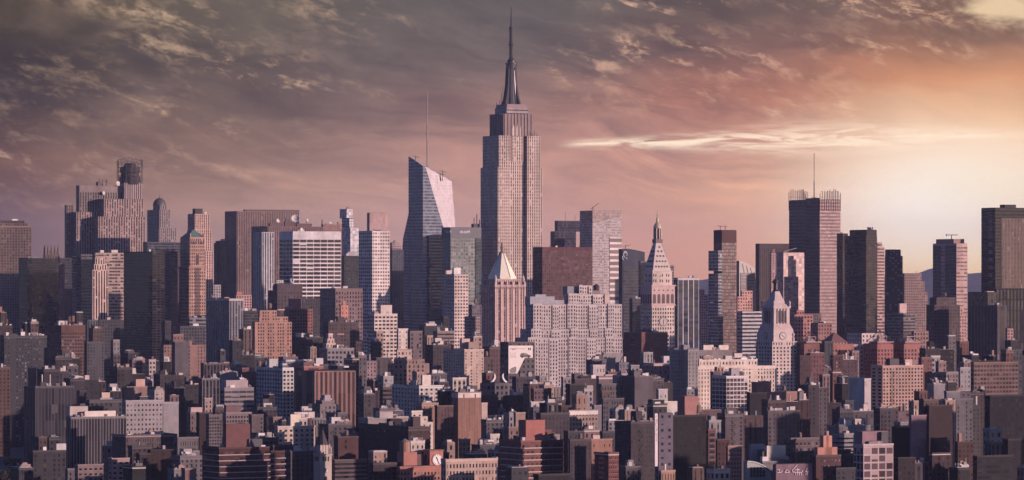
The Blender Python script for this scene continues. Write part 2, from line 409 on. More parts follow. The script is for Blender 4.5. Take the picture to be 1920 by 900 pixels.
class Mesh:
    def __init__(s):
        s.bm = bmesh.new()
        s.uv = s.bm.loops.layers.uv.new('UVMap')

    def quad(s, pts, uvs=None, mi=0):
        f = s.bm.faces.new([s.bm.verts.new(p) for p in pts])
        f.material_index = mi
        for l, q in zip(f.loops, uvs or [(0, -9)] * len(pts)):
            l[s.uv].uv = q
        return f

    def box(s, x0, x1, y0, y1, z0, z1, bay=3.5, st=3.6, cap=0.0, nR=None, nL=None, bottom=False, top=True, mi=0, ztop=None):
        zt = (z1 if ztop is None else ztop) - cap
        n1 = nR or max(1, round((x1 - x0) / bay)); n2 = nL or max(1, round((y1 - y0) / bay))
        va, vb = (zt - z0) / st, (zt - z1) / st
        s.quad([(x0, y0, z0), (x1, y0, z0), (x1, y0, z1), (x0, y0, z1)], [(0, va), (n1, va), (n1, vb), (0, vb)], mi)
        s.quad([(x0, y1, z0), (x0, y0, z0), (x0, y0, z1), (x0, y1, z1)], [(-n2, va), (0, va), (0, vb), (-n2, vb)], mi)
        s.quad([(x1, y0, z0), (x1, y1, z0), (x1, y1, z1), (x1, y0, z1)], [(n1, va), (n1 + n2, va), (n1 + n2, vb), (n1, vb)], mi)
        s.quad([(x1, y1, z0), (x0, y1, z0), (x0, y1, z1), (x1, y1, z1)], [(0, va), (n1, va), (n1, vb), (0, vb)], mi)
        if top:
            s.quad([(x0, y0, z1), (x1, y0, z1), (x1, y1, z1), (x0, y1, z1)], None, mi)
        if bottom:
            s.quad([(x0, y1, z0), (x1, y1, z0), (x1, y0, z0), (x0, y0, z0)], None, mi)
        return s

    def frustum(s, a, z0, b, z1, st=3.6, bay=3.5, top=True, mi=0):
        """a, b = (x0, x1, y0, y1) at z0 and z1"""
        A = [(a[0], a[2], z0), (a[1], a[2], z0), (a[1], a[3], z0), (a[0], a[3], z0)]
        B = [(b[0], b[2], z1), (b[1], b[2], z1), (b[1], b[3], z1), (b[0], b[3], z1)]
        for i in range(4):
            j = (i + 1) % 4
            w = (Vector(A[i]) - Vector(A[j])).length
            n = max(1, round(w / bay)); h = (z1 - z0) / st
            q = [A[i], A[j], B[j], B[i]]
            if (Vector(B[i]) - Vector(B[j])).length < 1e-3:
                s.quad(q[:3], [(0, h), (n, h), (n / 2, 0)], mi)
            else:
                s.quad(q, [(0, h), (n, h), (n * .75, .02), (n * .25, .02)], mi)
        if top and b[1] - b[0] > 1e-3:
            s.quad(B, None, mi)
        return s

    def lathe(s, cx, cy, prof, n=16, mi=0, rot=0.0, st=3.6, bay=3.0):
        z9 = prof[-1][1]
        for (r0, z0), (r1, z1) in zip(prof, prof[1:]):
            nb = max(1, round(2 * math.pi * max(r0, r1) / n / bay))
            for i in range(n):
                a0 = rot + 2 * math.pi * i / n; a1 = rot + 2 * math.pi * (i + 1) / n
                p = [(cx + r0 * math.cos(a0), cy + r0 * math.sin(a0), z0), (cx + r0 * math.cos(a1), cy + r0 * math.sin(a1), z0),
                     (cx + r1 * math.cos(a1), cy + r1 * math.sin(a1), z1), (cx + r1 * math.cos(a0), cy + r1 * math.sin(a0), z1)]
                uvs = [(i * nb, (z9 - z0) / st), ((i + 1) * nb, (z9 - z0) / st), ((i + 1) * nb, (z9 - z1) / st), (i * nb, (z9 - z1) / st)]
                if r1 < 1e-4:
                    s.quad(p[:3], uvs[:3], mi)
                elif r0 < 1e-4:
                    s.quad([p[0], p[2], p[3]], [uvs[0], uvs[2], uvs[3]], mi)
                else:
                    s.quad(p, uvs, mi)
        r, z = prof[-1]
        if r > 1e-4:
            s.quad([(cx + r * math.cos(rot + 2 * math.pi * i / n), cy + r * math.sin(rot + 2 * math.pi * i / n), z) for i in range(n)], None, mi)
        return s

    def bar(s, p, q, r, n=4, mi=0):
        p, q = Vector(p), Vector(q)
        d = (q - p)
        if d.length < 1e-6:
            return s
        d.normalize()
        e = d.cross(Vector((0, 0, 1)) if abs(d.z) < .9 else Vector((1, 0, 0))).normalized()
        g = d.cross(e)
        ring = lambda c: [c + (e * math.cos(2 * math.pi * (i + .5) / n) + g * math.sin(2 * math.pi * (i + .5) / n)) * r for i in range(n)]
        a, b = ring(p), ring(q)
        for i in range(n):
            j = (i + 1) % n
            s.quad([a[j], a[i], b[i], b[j]], None, mi)
        s.quad(a, None, mi); s.quad(list(reversed(b)), None, mi)
        return s

    def prism(s, pts, y0, y1, mi=0):
        """polygon in local x,z pushed from y0 to y1"""
        n = len(pts)
        s.quad([(x, y0, z) for x, z in pts], None, mi)
        s.quad([(x, y1, z) for x, z in reversed(pts)], None, mi)
        for i in range(n):
            (x0, z0), (x1, z1) = pts[i], pts[(i + 1) % n]
            s.quad([(x1, y0, z1), (x0, y0, z0), (x0, y1, z0), (x1, y1, z1)], None, mi)
        return s

    def build(s, name, mats, parent=None, loc=(0, 0, 0), kind=None, label=None):
        bmesh.ops.remove_doubles(s.bm, verts=s.bm.verts, dist=1e-4)
        bmesh.ops.recalc_face_normals(s.bm, faces=s.bm.faces)
        me = bpy.data.meshes.new(name)
        s.bm.to_mesh(me)
        s.bm.free()
        for m in (mats if isinstance(mats, (list, tuple)) else [mats]):
            me.materials.append(m)
        o = bpy.data.objects.new(name, me)
        COL.objects.link(o)
        o.location = loc
        if parent is not None:
            o.parent = parent
        if kind:
            o['kind'] = kind
        if label:
            o['label'] = label
        return o


# ------------------------------------------------------------------ placing things
FOOT = []          # taken ground: rectangles in street-grid axes


def grid(x, y):
    return x * CT + y * ST, -x * ST + y * CT


def corner_dims(d, l, c, r):
    X = kpx(c) * d
    wR = (kpx(r) * d - X) / (CT - kpx(r) * ST)
    wL = (X - kpx(l) * d) / (ST + kpx(l) * CT)
    return X, wR, wL


class Building:
    """Root Empty at the corner that faces the camera; local x runs along the sunny street front, local y along the shaded one."""
    def __init__(s, name, label, cat, d, l, c, r, group=None, minL=None, gap=1.5):
        if c - l < .6:
            l = c - .6
        while True:
            X, wR, wL = corner_dims(d, l, c, r)
            if minL and wL < minL:
                wL = minL
            wR = max(wR, 1.0); wL = max(wL, 1.0)
            g0, h0 = grid(X, d)
            hit = False
            for a in FOOT:
                if g0 < a[1] + gap and g0 + wR > a[0] - gap and h0 < a[3] + gap and h0 + wL > a[2] - gap:
                    hit = True
                    break
            if not hit:
                break
            d += 4.0
        FOOT.append((g0, g0 + wR, h0, h0 + wL))
        s.X, s.d, s.wR, s.wL, s.l, s.c, s.r = X, d, wR, wL, l, c, r
        s.root = bpy.data.objects.new(name, None)
        s.root.empty_display_size = 5
        COL.objects.link(s.root)
        s.root.location = (X, d, 0)
        s.root.rotation_euler = (0, 0, TH)
        s.root['label'] = label
        s.root['category'] = cat
        if group:
            s.root['group'] = group
        s.top = 0.0
        s.mpp = d / F

    def depth(s, x=0, y=0):
        return s.d + x * ST + y * CT

    def z(s, py, x=0, y=0):
        return EYE - (py - YH) / F * s.depth(x, y)

    def lx(s, px, y=0):
        k = kpx(px)
        return (k * (s.d + y * CT) - s.X + y * ST) / (CT - k * ST)

    def ly(s, px, x=0):
        k = kpx(px)
        return (s.X + x * CT - k * (s.d + x * ST)) / (ST + k * CT)

    def world(s, x, y, z=0):
        return (s.X + x * CT - y * ST, s.d + x * ST + y * CT, z)

    def place(s, l, c, r, inset=0.0):
        """rectangle (x0, x1, y0, y1) whose corner shows at c, set back at least inset from both fronts"""
        k = kpx(c)
        x = s.lx(c, inset); y = inset
        if x < inset:
            x = inset; y = s.ly(c, inset)
        x1 = s.lx(r, y)
        y1 = s.ly(l, x) if l < c - .3 else None
        if y1 is None or y1 < y + 1:
            y1 = max(y + 1.0, min(s.wL, y + (x1 - x) * .8))
        return x, x1, y, y1

    def roof(s, x0, x1, y0, y1, z, kind='tar', h=.25, parent=None, ins=.45):
        if x1 - x0 < 2 * ins + .5 or y1 - y0 < 2 * ins + .5:
            return None
        m = Mesh().box(x0 + ins, x1 - ins, y0 + ins, y1 - ins, z + .004, z + h)
        return m.build('roof', plain(ROOFS.get(kind, kind) if isinstance(kind, str) else kind, .9, 0, .5, .12), parent or s.root)


def cornice(b, x0, x1, y0, y1, z, h, out, mat, name='cornice'):
    m = Mesh().box(x0 - out, x1 + out, y0 - out, y1 + out, z - h, z + .02, bottom=True)
    return m.build(name, mat, b.root)


TANKS = []


def water_tank(where, px, ptop, pbot, bld, y=None, x=None, label=None, col=(.20, .13, .10), legs=True):
    """wooden barrel on steel legs that stands on a roof"""
    yy = bld.wL * .45 if y is None else y
    xx = bld.lx(px, yy) if x is None else x
    z0 = bld.top + .25 if where is None else where
    z1 = bld.z(ptop, xx, yy)
    if z1 - z0 < 3:
        z1 = z0 + 5
    zb = z0 + (z1 - z0) * .32 if legs else z0
    h = z1 - zb
    r = h * .36
    root = bpy.data.objects.new('water_tank', None)
    COL.objects.link(root)
    root.location = bld.world(xx, yy, z0)
    root.rotation_euler = (0, 0, TH)
    root['label'] = label or 'wooden water tank'
    root['category'] = 'water tank'
    root['group'] = 'water tanks on the rooftops'
    m = Mesh().lathe(0, 0, [(r, zb - z0), (r * 1.02, zb - z0 + h * .4), (r * .97, zb - z0 + h * .78)], 14)
    m.build('barrel', plain(col, .85, 0, .4, 1.2), root)
    m = Mesh().lathe(0, 0, [(r * 1.08, zb - z0 + h * .78 + .01), (0, z1 - z0)], 14)
    m.build('roof', plain((.24, .2, .19), .7), root)
    if legs:
        for sx in (-1, 1):
            for sy in (-1, 1):
                Mesh().bar((sx * r * .7, sy * r * .7, 0), (sx * r * .6, sy * r * .6, zb - z0), .16).build('leg', plain((.05, .05, .055), .6), root)
        Mesh().box(-r * .95, r * .95, -r * .95, r * .95, zb - z0 - .25, zb - z0 - .01, bottom=True).build('platform', plain((.06, .055, .055), .7), root)
    TANKS.append(root)
    return root


def win_mesh(w, h):
    m = Mesh()
    m.box(-w / 2, w / 2, -.06, .10, 0, h, bottom=True, mi=0)
    m.box(-w / 2 - .12, w / 2 + .12, -.16, .10, -.16, -.01, bottom=True, mi=1)
    bmesh.ops.remove_doubles(m.bm, verts=m.bm.verts, dist=1e-4)
    bmesh.ops.recalc_face_normals(m.bm, faces=m.bm.faces)
    me = bpy.data.meshes.new('window')
    m.bm.to_mesh(me); m.bm.free()
    return me


PANE = [plain((.020, .023, .032), .04, 0, .2, .5, .35), plain((.035, .036, .046), .05, 0, .2, .5, .35), plain((.13, .11, .11), .6, 0, .3, .5), plain((.012, .013, .018), .03, 0, .2, .5, .35)]


def window_parts(b, rect, z0, z1, nR, nL, st, ww, wh, cap, budget=100):
    """the panes of a near facade, each its own mesh; the rest of a big facade as one part"""
    x0, x1, y0, y1 = rect
    spots = []
    bR = (x1 - x0) / max(1, nR); bL = (y1 - y0) / max(1, nL)
    rows = int((z1 - cap - max(z0, 0)) / st)
    for j in range(rows):
        zc = z1 - cap - st * (j + .5)
        for i in range(nR):
            spots.append((j, x0 + bR * (i + .5), y0, zc, 0))
        for i in range(nL):
            spots.append((j, x0, y0 + bL * (i + .5), zc, 1))
    spots.sort(key=lambda q: (q[0], q[4]))
    wR = bR * ww; wL = bL * ww; h = st * wh
    var = []
    for w in (wR, wL):
        vs = []
        for pm in PANE:
            me = win_mesh(w, h)
            me.materials.append(pm); me.materials.append(WIN_SILL)
            vs.append(me)
        var.append(vs)
    rest = Mesh(); nrest = 0
    for n, (j, x, y, zc, side) in enumerate(spots):
        if n < budget:
            o = bpy.data.objects.new('window', random.choices(var[side], (5, 3, 2, 3))[0])
            COL.objects.link(o)
            o.parent = b.root
            o.location = (x, y, zc - h / 2)
            o.rotation_euler = (0, 0, 0 if side == 0 else -math.pi / 2)
        else:
            nrest += 1
            if side == 0:
                rest.box(x - wR / 2, x + wR / 2, y - .06, y + .1, zc - h / 2, zc + h / 2, bottom=True)
            else:
                rest.box(x - .06, x + .1, y - wL / 2, y + wL / 2, zc - h / 2, zc + h / 2, bottom=True)
    if nrest:
        rest.build('lower_windows', PANE[0], b.root, kind='stuff')
    else:
        rest.bm.free()


BY = {}


def B(key, name, label, cat, d, lcrt, wall='stone', style='punch', st=None, nR=None, nL=None, tiers=(), roof='tar', tanks=(), bulk=(), w=False,
      corn=None, base=None, ac=0, cap_px=0.0, minL=None, side=None, chim=(), mast=(), slabs=None, wings=None, **fk):
    """st = storey height in photograph pixels; tiers / bulk = further blocks (l, c, r, top[, colour])"""
    l, c, r, t = lcrt
    if d < 3400:                                # shade over the low town, put into its wall colours
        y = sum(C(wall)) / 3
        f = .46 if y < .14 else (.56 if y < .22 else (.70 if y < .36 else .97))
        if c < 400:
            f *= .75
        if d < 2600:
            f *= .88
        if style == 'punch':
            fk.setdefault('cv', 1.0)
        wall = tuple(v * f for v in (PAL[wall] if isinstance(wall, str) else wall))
    b = Building(name, label, cat, d, l, c, r, minL=minL)
    BY[key] = b
    mpp = b.mpp
    stm = (st * mpp) if st else 3.5
    bay = fk.pop('bay', None)
    baym = bay * mpp / CT if bay else max(2.6, stm * .9)
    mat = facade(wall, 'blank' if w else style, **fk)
    ztop = b.z(t)
    cap = cap_px * mpp
    n1 = nR or max(1, round(b.wR / baym)); n2 = nL or max(1, round(b.wL / baym))
    ov = cap if cap else .7
    if wings is None:
        wings = d < 3300 and style == 'punch' and not (w or corn or tiers or bulk or tanks) and b.wR > 14 and key[:4] in ('dusk', 'shad', 'dark', 'dim ', 'deep', 'brow', 'grey', 'tank', 'slat', 'blue', 'slat', 'maro', 'fron', 'lowe', 'bott', 'low ')
    rw = random.Random(sum(map(ord, key)) * 7 + 1)
    xr = b.wR
    if wings:
        cuts = [0.0]
        while b.wR - cuts[-1] > 16:
            cuts.append(cuts[-1] + 6 + rw.random() * 9)
        cuts.append(b.wR)
        for k_, (xa, xb) in enumerate(zip(cuts, cuts[1:])):
            if k_ == 0:
                xr = xb
                continue
            tone = rw.choice([.55, .75, .9, 1.15, 1.5, 2.0, 2.6])
            tint = rw.choice([(1, 1, 1), (1.25, .9, .85), (.9, .95, 1.12), (1.1, 1, .9)])
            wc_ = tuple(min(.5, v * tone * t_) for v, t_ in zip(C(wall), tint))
            zz = ztop - rw.random() ** 1.5 * min(13, ztop * .3) + (2.5 if rw.random() < .3 else 0)
            y0 = rw.random() * 1.2
            wm = facade(wc_, rw.choice(['punch', 'punch', 'punch', 'band', 'pier', 'blank']), ww=.3 + .3 * rw.random(), wh=.4 + .2 * rw.random(), cv=.8)
            Mesh().box(xa + .003, xb, y0, b.wL * (.75 + .25 * rw.random()), 0, zz, st=stm * (.85 + .4 * rw.random()), bay=2.4 + 2 * rw.random(), cap=.6 + rw.random()).build('wing', wm, b.root)
            rk = rw.choice(['tar', 'tar', 'gravel', 'silver'])
            b.roof(xa, xb, y0, b.wL * .75, zz, rk)
            for _ in range(rw.randint(1, 4)):
                a_ = .8 + rw.random() * 2.4; x_ = xa + .5 + rw.random() * max(.1, xb - xa - 1 - a_); y_ = y0 + .8 + rw.random() * b.wL * .4
                Mesh().box(x_, x_ + a_, y_, y_ + a_ * .8, zz + .2, zz + .9 + rw.random() ** 2 * 4.5).build(rw.choice(['roof_shed', 'air_unit', 'air_unit']), plain(rw.choice([(.45, .41, .40), (.16, .15, .17), (.3, .26, .26), (.5, .4, .34), (.30, .14, .11)]), .8), b.root)
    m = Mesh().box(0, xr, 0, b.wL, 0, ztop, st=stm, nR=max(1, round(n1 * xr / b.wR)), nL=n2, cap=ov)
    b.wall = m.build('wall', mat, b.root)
    b.mat = mat; b.stm = stm; b.baym = baym
    b.rects = [(0, xr, 0, b.wL)]
    b.top = ztop
    if w:
        p = dict(STY[style]); p.update({k: v for k, v in fk.items() if k in ('ww', 'wh')})
        window_parts(b, (0, b.wR, 0, b.wL), b.z(905) if b.z(905) < ztop - 8 else 0, ztop, n1, n2, stm, p['ww'], p['wh'], ov)
    if corn:
        cornice(b, 0, b.wR, 0, b.wL, ztop, corn[1] * mpp, corn[2] * mpp if len(corn) > 2 else .5, plain(corn[0], .8))
    b.roof(0, xr, 0, b.wL, ztop + (.02 if corn else 0), roof)
    zb = ztop
    for tr in tiers:
        tl, tc, trr, tt = tr[:4]
        rc = b.place(tl, tc, trr, .02)
        z1 = b.z(tt, rc[0], rc[2])
        m = Mesh().box(*rc, zb - .01, z1, st=stm, bay=baym, cap=ov)
        mm = mat if len(tr) < 5 else (tr[4] if not isinstance(tr[4], (str, tuple)) else facade(tr[4], style, **fk))
        m.build('upper_wall', mm, b.root)
        b.roof(*rc, z1, roof)
        b.rects.append(rc)
        zb = z1
    b.top2 = zb
    for k in bulk:
        bl_, bc, br, bt = k[:4]
        rc = b.place(bl_, bc, br, min(2.5, b.wL * .2))
        z1 = b.z(bt, rc[0], rc[2])
        zz = zb if len(k) < 6 else b.z(k[5])
        Mesh().box(*rc, zz, max(z1, zz + 1)).build('stair_head', plain(k[4] if len(k) > 4 else wall, .85), b.root)
    for tk in tanks:
        water_tank(zb + .25, tk[0], tk[1], tk[2] if len(tk) > 2 else None, b, label=tk[3] if len(tk) > 3 else 'wooden water tank on the %s' % key)
    for ch in chim:
        x = b.lx(ch[0], b.wL * .4)
        h = b.z(ch[1], x, b.wL * .4)
        s = (ch[2] if len(ch) > 2 else 3) * mpp / 2
        Mesh().box(x - s, x + s, b.wL * .4 - s, b.wL * .4 + s, zb, max(h, zb + 1)).build('chimney', plain(ch[3] if len(ch) > 3 else 'brick', .9), b.root)
    for ms in mast:
        x = b.lx(ms[0], b.wL * .5)
        Mesh().bar((x, b.wL * .5, zb), (x, b.wL * .5, b.z(ms[1], x, b.wL * .5)), max(.12, (ms[2] if len(ms) > 2 else .5) * mpp / 2), 6).build('mast', plain('dark', .6), b.root)
    rr = random.Random(sum(map(ord, key)))
    if slabs:
        n = int(ztop / stm)
        mb = plain(slabs, .75, 0, .15)
        for j in range(min(n, 14)):
            z = ztop - ov - stm * (j + .86)
            if z < b.z(912):
                break
            Mesh().box(-.45, b.wR + .45, -.45, b.wL * .9, z, z + .42, bottom=True).build('balcony_band', mb, b.root)
    near = d < 3400
    top = b.rects[-1]
    tw, tl_ = top[1] - top[0], top[3] - top[2]
    if near and roof != 'silver':
        pm = plain(tuple(min(.6, v * 1.15 + .02) for v in C(wall)), .85)
        cop = Mesh()
        for q0 in ((top[0] - .15, top[1] + .15, top[2] - .15, top[2] + .3), (top[0] - .15, top[0] + .3, top[2] + .31, top[3] + .15), (top[1] - .3, top[1] + .15, top[2] + .31, top[3] + .15)):
            cop.box(*q0, zb + .03, zb + .03 + .5 + .6 * rr.random(), bottom=True)
        cop.build('parapet', pm, b.root)
    n_ac = ac + (rr.randint(3, 7) if near else rr.randint(0, 3))
    tones = [(.45, .42, .42), (.2, .19, .2), (.3, .27, .26), (.6, .57, .55), (.12, .11, .12), (.33, .2, .16)]
    if tw > 6 and tl_ > 6:
        for i in range(n_ac):
            a = (1.0 + rr.random() * 2.0) * (1 if near else 1.5)
            x = top[0] + .8 + rr.random() * max(.1, tw - 1.6 - a); y = top[2] + .8 + rr.random() * max(.1, tl_ - 1.6 - a) * .55
            Mesh().box(x, x + a * (.8 + rr.random()), y, y + a * .8, zb + .2, zb + .2 + .8 + rr.random() ** 2 * 2.6).build('air_unit', plain(rr.choice(tones), .7), b.root)
        if near:
            for i in range(rr.randint(1, 4)):
                x = top[0] + .8 + rr.random() * (tw - 1.6); y = top[2] + .8 + rr.random() * (tl_ - 1.6) * .6
                Mesh().bar((x, y, zb), (x, y, zb + 1.2 + rr.random() * 3.2), .12 + .14 * rr.random(), 6).build('vent_pipe', plain(rr.choice([(.5, .46, .45), (.1, .09, .1)]), .6), b.root)
            sh = [plain(tuple(v * k_ for v in C(wall)), .85) for k_ in (.6, 1.0, 1.5)] + [plain((.34, .31, .31), .8), plain((.09, .085, .10), .8), plain((.5, .46, .44), .8)]
            for i in range(rr.randint(1, 3) + (not bulk)):
                if tw < 8 or tl_ < 8:
                    break
                w_ = 2.5 + rr.random() * min(6, tw * .35); dp = 2.5 + rr.random() * 3
                x = top[0] + 1 + rr.random() * max(.1, tw - 2 - w_); y = top[2] + 1.5 + rr.random() * max(.1, tl_ - 3 - dp) * .8
                Mesh().box(x, x + w_, y, y + dp, zb + .2, zb + 1.8 + rr.random() ** 2 * 4.5).build('roof_shed', rr.choice(sh), b.root)
            if d < 2500 and style == 'punch' and tw > 8 and rr.random() < .55:
                x0 = xr * (.08 + .4 * rr.random()); m = Mesh(); dkm = plain((.04, .035, .04), .6)
                n = min(14, int((ztop - max(0, b.z(910))) / stm))
                for j in range(1, n):
                    z = ztop - ov - stm * (j + .12)
                    m.box(x0, x0 + 3.2, -1.0, -.05, z, z + .12, bottom=True)
                    m.bar((x0, -1.0, z + 1), (x0 + 3.2, -1.0, z + 1), .05)
                    if j < n - 1:
                        m.bar((x0 + (.3 if j % 2 else 2.9), -.6, z), (x0 + (2.9 if j % 2 else .3), -.6, z - stm), .1)
                m.build('fire_escape', dkm, b.root)
            if d < 3000 and style == 'punch' and not corn and rr.random() < .5:
                pm2 = plain(tuple(min(.6, v * 1.3 + .03) for v in C(wall)), .8)
                Mesh().box(-.18, xr + (.18 if not wings else -.05), -.18, b.wL + .18, ztop - 1.1, ztop - .35, bottom=True, top=True).build('cornice', pm2, b.root)
    return b

# ------------------------------------------------------------------ ground and far hills
def ground_mat():
    m = bpy.data.materials.new("ground")
    m.use_nodes = True
    N = NT(m.node_tree)
    b = m.node_tree.nodes['Principled BSDF']
    geo = N.n('ShaderNodeNewGeometry')
    nz = N.noise(geo.outputs['Position'], .01, 8, .65)
    N.put(b.inputs['Base Color'], N.ramp(nz, [(.3, (.030, .030, .034)), (.55, (.055, .053, .054)), (.75, (.085, .078, .074))]))
    b.inputs['Roughness'].default_value = .9
    return m


g = Mesh(); g.quad([(-6000, -900, 0), (6000, -900, 0), (6000, 24000, 0), (-6000, 24000, 0)])
g.build('ground', ground_mat(), kind='structure')


def hills():
    m = Mesh()
    rnd = random.Random(3)
    nx, ny = 140, 14
    def h(px, j):
        ridge = 10 + 22 * math.exp(-((px - 1755) / 60) ** 2) + 17 * math.exp(-((px - 1850) / 90) ** 2) + 8 * math.exp(-((px - 1350) / 200) ** 2) + 6 * math.sin(px * .013) + 3 * math.sin(px * .061 + 1)
        return max(2, ridge) * math.sin(math.pi * min(1, (j + .5) / ny) * .5) if j < ny else 0
    rows = []
    for j in range(ny + 1):
        d = 19000 + j * 220
        row = []
        for i in range(nx + 1):
            px = -300 + 2600 * i / nx
            top = h(px, j) * (j / ny) ** .6
            z = EYE + (top - 15) / F * d if j else -1
            row.append(m.bm.verts.new((kpx(px) * d, d, max(z, -1) + (rnd.random() - .5) * 6 * (j > 0))))
        rows.append(row)
    for j in range(ny):
        for i in range(nx):
            m.bm.faces.new((rows[j][i], rows[j][i + 1], rows[j + 1][i + 1], rows[j + 1][i]))
    o = m.build('hills', plain((.035, .038, .03), .95, 0, .4, .01), kind='structure')
    return o


hills()

Q = []                                     # every building, later built from the nearest to the farthest


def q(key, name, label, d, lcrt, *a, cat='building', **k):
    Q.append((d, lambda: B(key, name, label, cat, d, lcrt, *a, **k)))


def hero(d):
    def deco(fn):
        Q.append((d, lambda: fn(d)))
        return fn
    return deco


def own(key, name, label, cat, d, l, c, r, minL=None):
    b = Building(name, label, cat, d, l, c, r, minL=minL)
    BY[key] = b
    return b


def thing(name, label, cat, loc, rz=TH, group=None):
    o = bpy.data.objects.new(name, None)
    COL.objects.link(o)
    o.location = loc; o.rotation_euler = (0, 0, rz)
    o['label'] = label; o['category'] = cat
    if group:
        o['group'] = group
    return o


def text_mesh(body, h, mat, parent, loc, rot, mirror=False, name='lettering', extrude=.15):
    cu = bpy.data.curves.new(name, 'FONT')
    cu.body = body
    cu.size = h
    cu.extrude = extrude
    cu.align_x = 'CENTER'
    o = bpy.data.objects.new(name, cu)
    dg = bpy.context.evaluated_depsgraph_get()
    COL.objects.link(o)
    dg.update()
    me = bpy.data.meshes.new_from_object(o.evaluated_get(dg))
    bpy.data.objects.remove(o)
    me.materials.clear(); me.materials.append(mat)
    n = bpy.data.objects.new(name, me)
    COL.objects.link(n)
    n.parent = parent
    n.location = loc
    n.rotation_euler = rot
    if mirror:
        me.transform(__import__('mathutils').Matrix.Diagonal((-1, 1, 1, 1)))
        me.flip_normals()
    return n


def clock(b, x, y, z, r, side='R', face=(.62, .58, .54), hand=(.02, .02, .025), hour=(-.35, -.6), minute=(-.45, .75), rim=(.10, .08, .08), name='clock_face'):
    """round dial proud of a wall; hand directions in (right, up)"""
    e = bpy.data.objects.new('clock', None)
    COL.objects.link(e); e.parent = b.root
    e.location = (x, y, z)
    e.rotation_euler = (R(90), 0, 0 if side == 'R' else R(-90))
    Mesh().lathe(0, 0, [(r * 1.14, -.2), (r * 1.14, .25)], 28).build('clock_rim', plain(rim, .6), e)
    Mesh().lathe(0, 0, [(r, 0), (r, .38)], 28).build('dial', plain(face, .6, 0, .1), e)
    m = Mesh()
    for i in range(12):
        a = i * math.pi / 6
        m.bar((r * .76 * math.cos(a), r * .76 * math.sin(a), .42), (r * .93 * math.cos(a), r * .93 * math.sin(a), .42), r * .045)
    m.build('hour_marks', plain(hand, .6), e)
    for nm, v, w in (('hour_hand', hour, .085), ('minute_hand', minute, .06)):
        Mesh().bar((-v[0] * r * .2, -v[1] * r * .2, .5), (v[0] * r, v[1] * r, .5), r * w).build(nm, plain(hand, .6), e)
    return e

# ------------------------------------------------------------------ landmark towers
def hull(pts, st=3.6, bay=3.0, mats=None, name='wall', parent=None):
    m = Mesh()
    for p in pts:
        m.bm.verts.new(p)
    r = bmesh.ops.convex_hull(m.bm, input=m.bm.verts)
    bmesh.ops.delete(m.bm, geom=[v for v in m.bm.verts if not v.link_faces], context='VERTS')
    bmesh.ops.dissolve_limit(m.bm, angle_limit=R(1), verts=m.bm.verts, edges=m.bm.edges)
    bmesh.ops.recalc_face_normals(m.bm, faces=m.bm.faces)
    zt = max(p[2] for p in pts)
    for f in m.bm.faces:
        n = f.normal
        h = Vector((-n.y, n.x, 0))
        if h.length < .05:
            for l in f.loops:
                l[m.uv].uv = (0, -9)
            continue
        h.normalize()
        for l in f.loops:
            l[m.uv].uv = (l.vert.co.dot(h) / bay, (zt - l.vert.co.z) / st)
    return m.build(name, mats, parent)


def rectz(b, l, c, r, t, inset=.02):
    rc = b.place(l, c, r, inset)
    return rc, b.z(t, rc[0], rc[2])


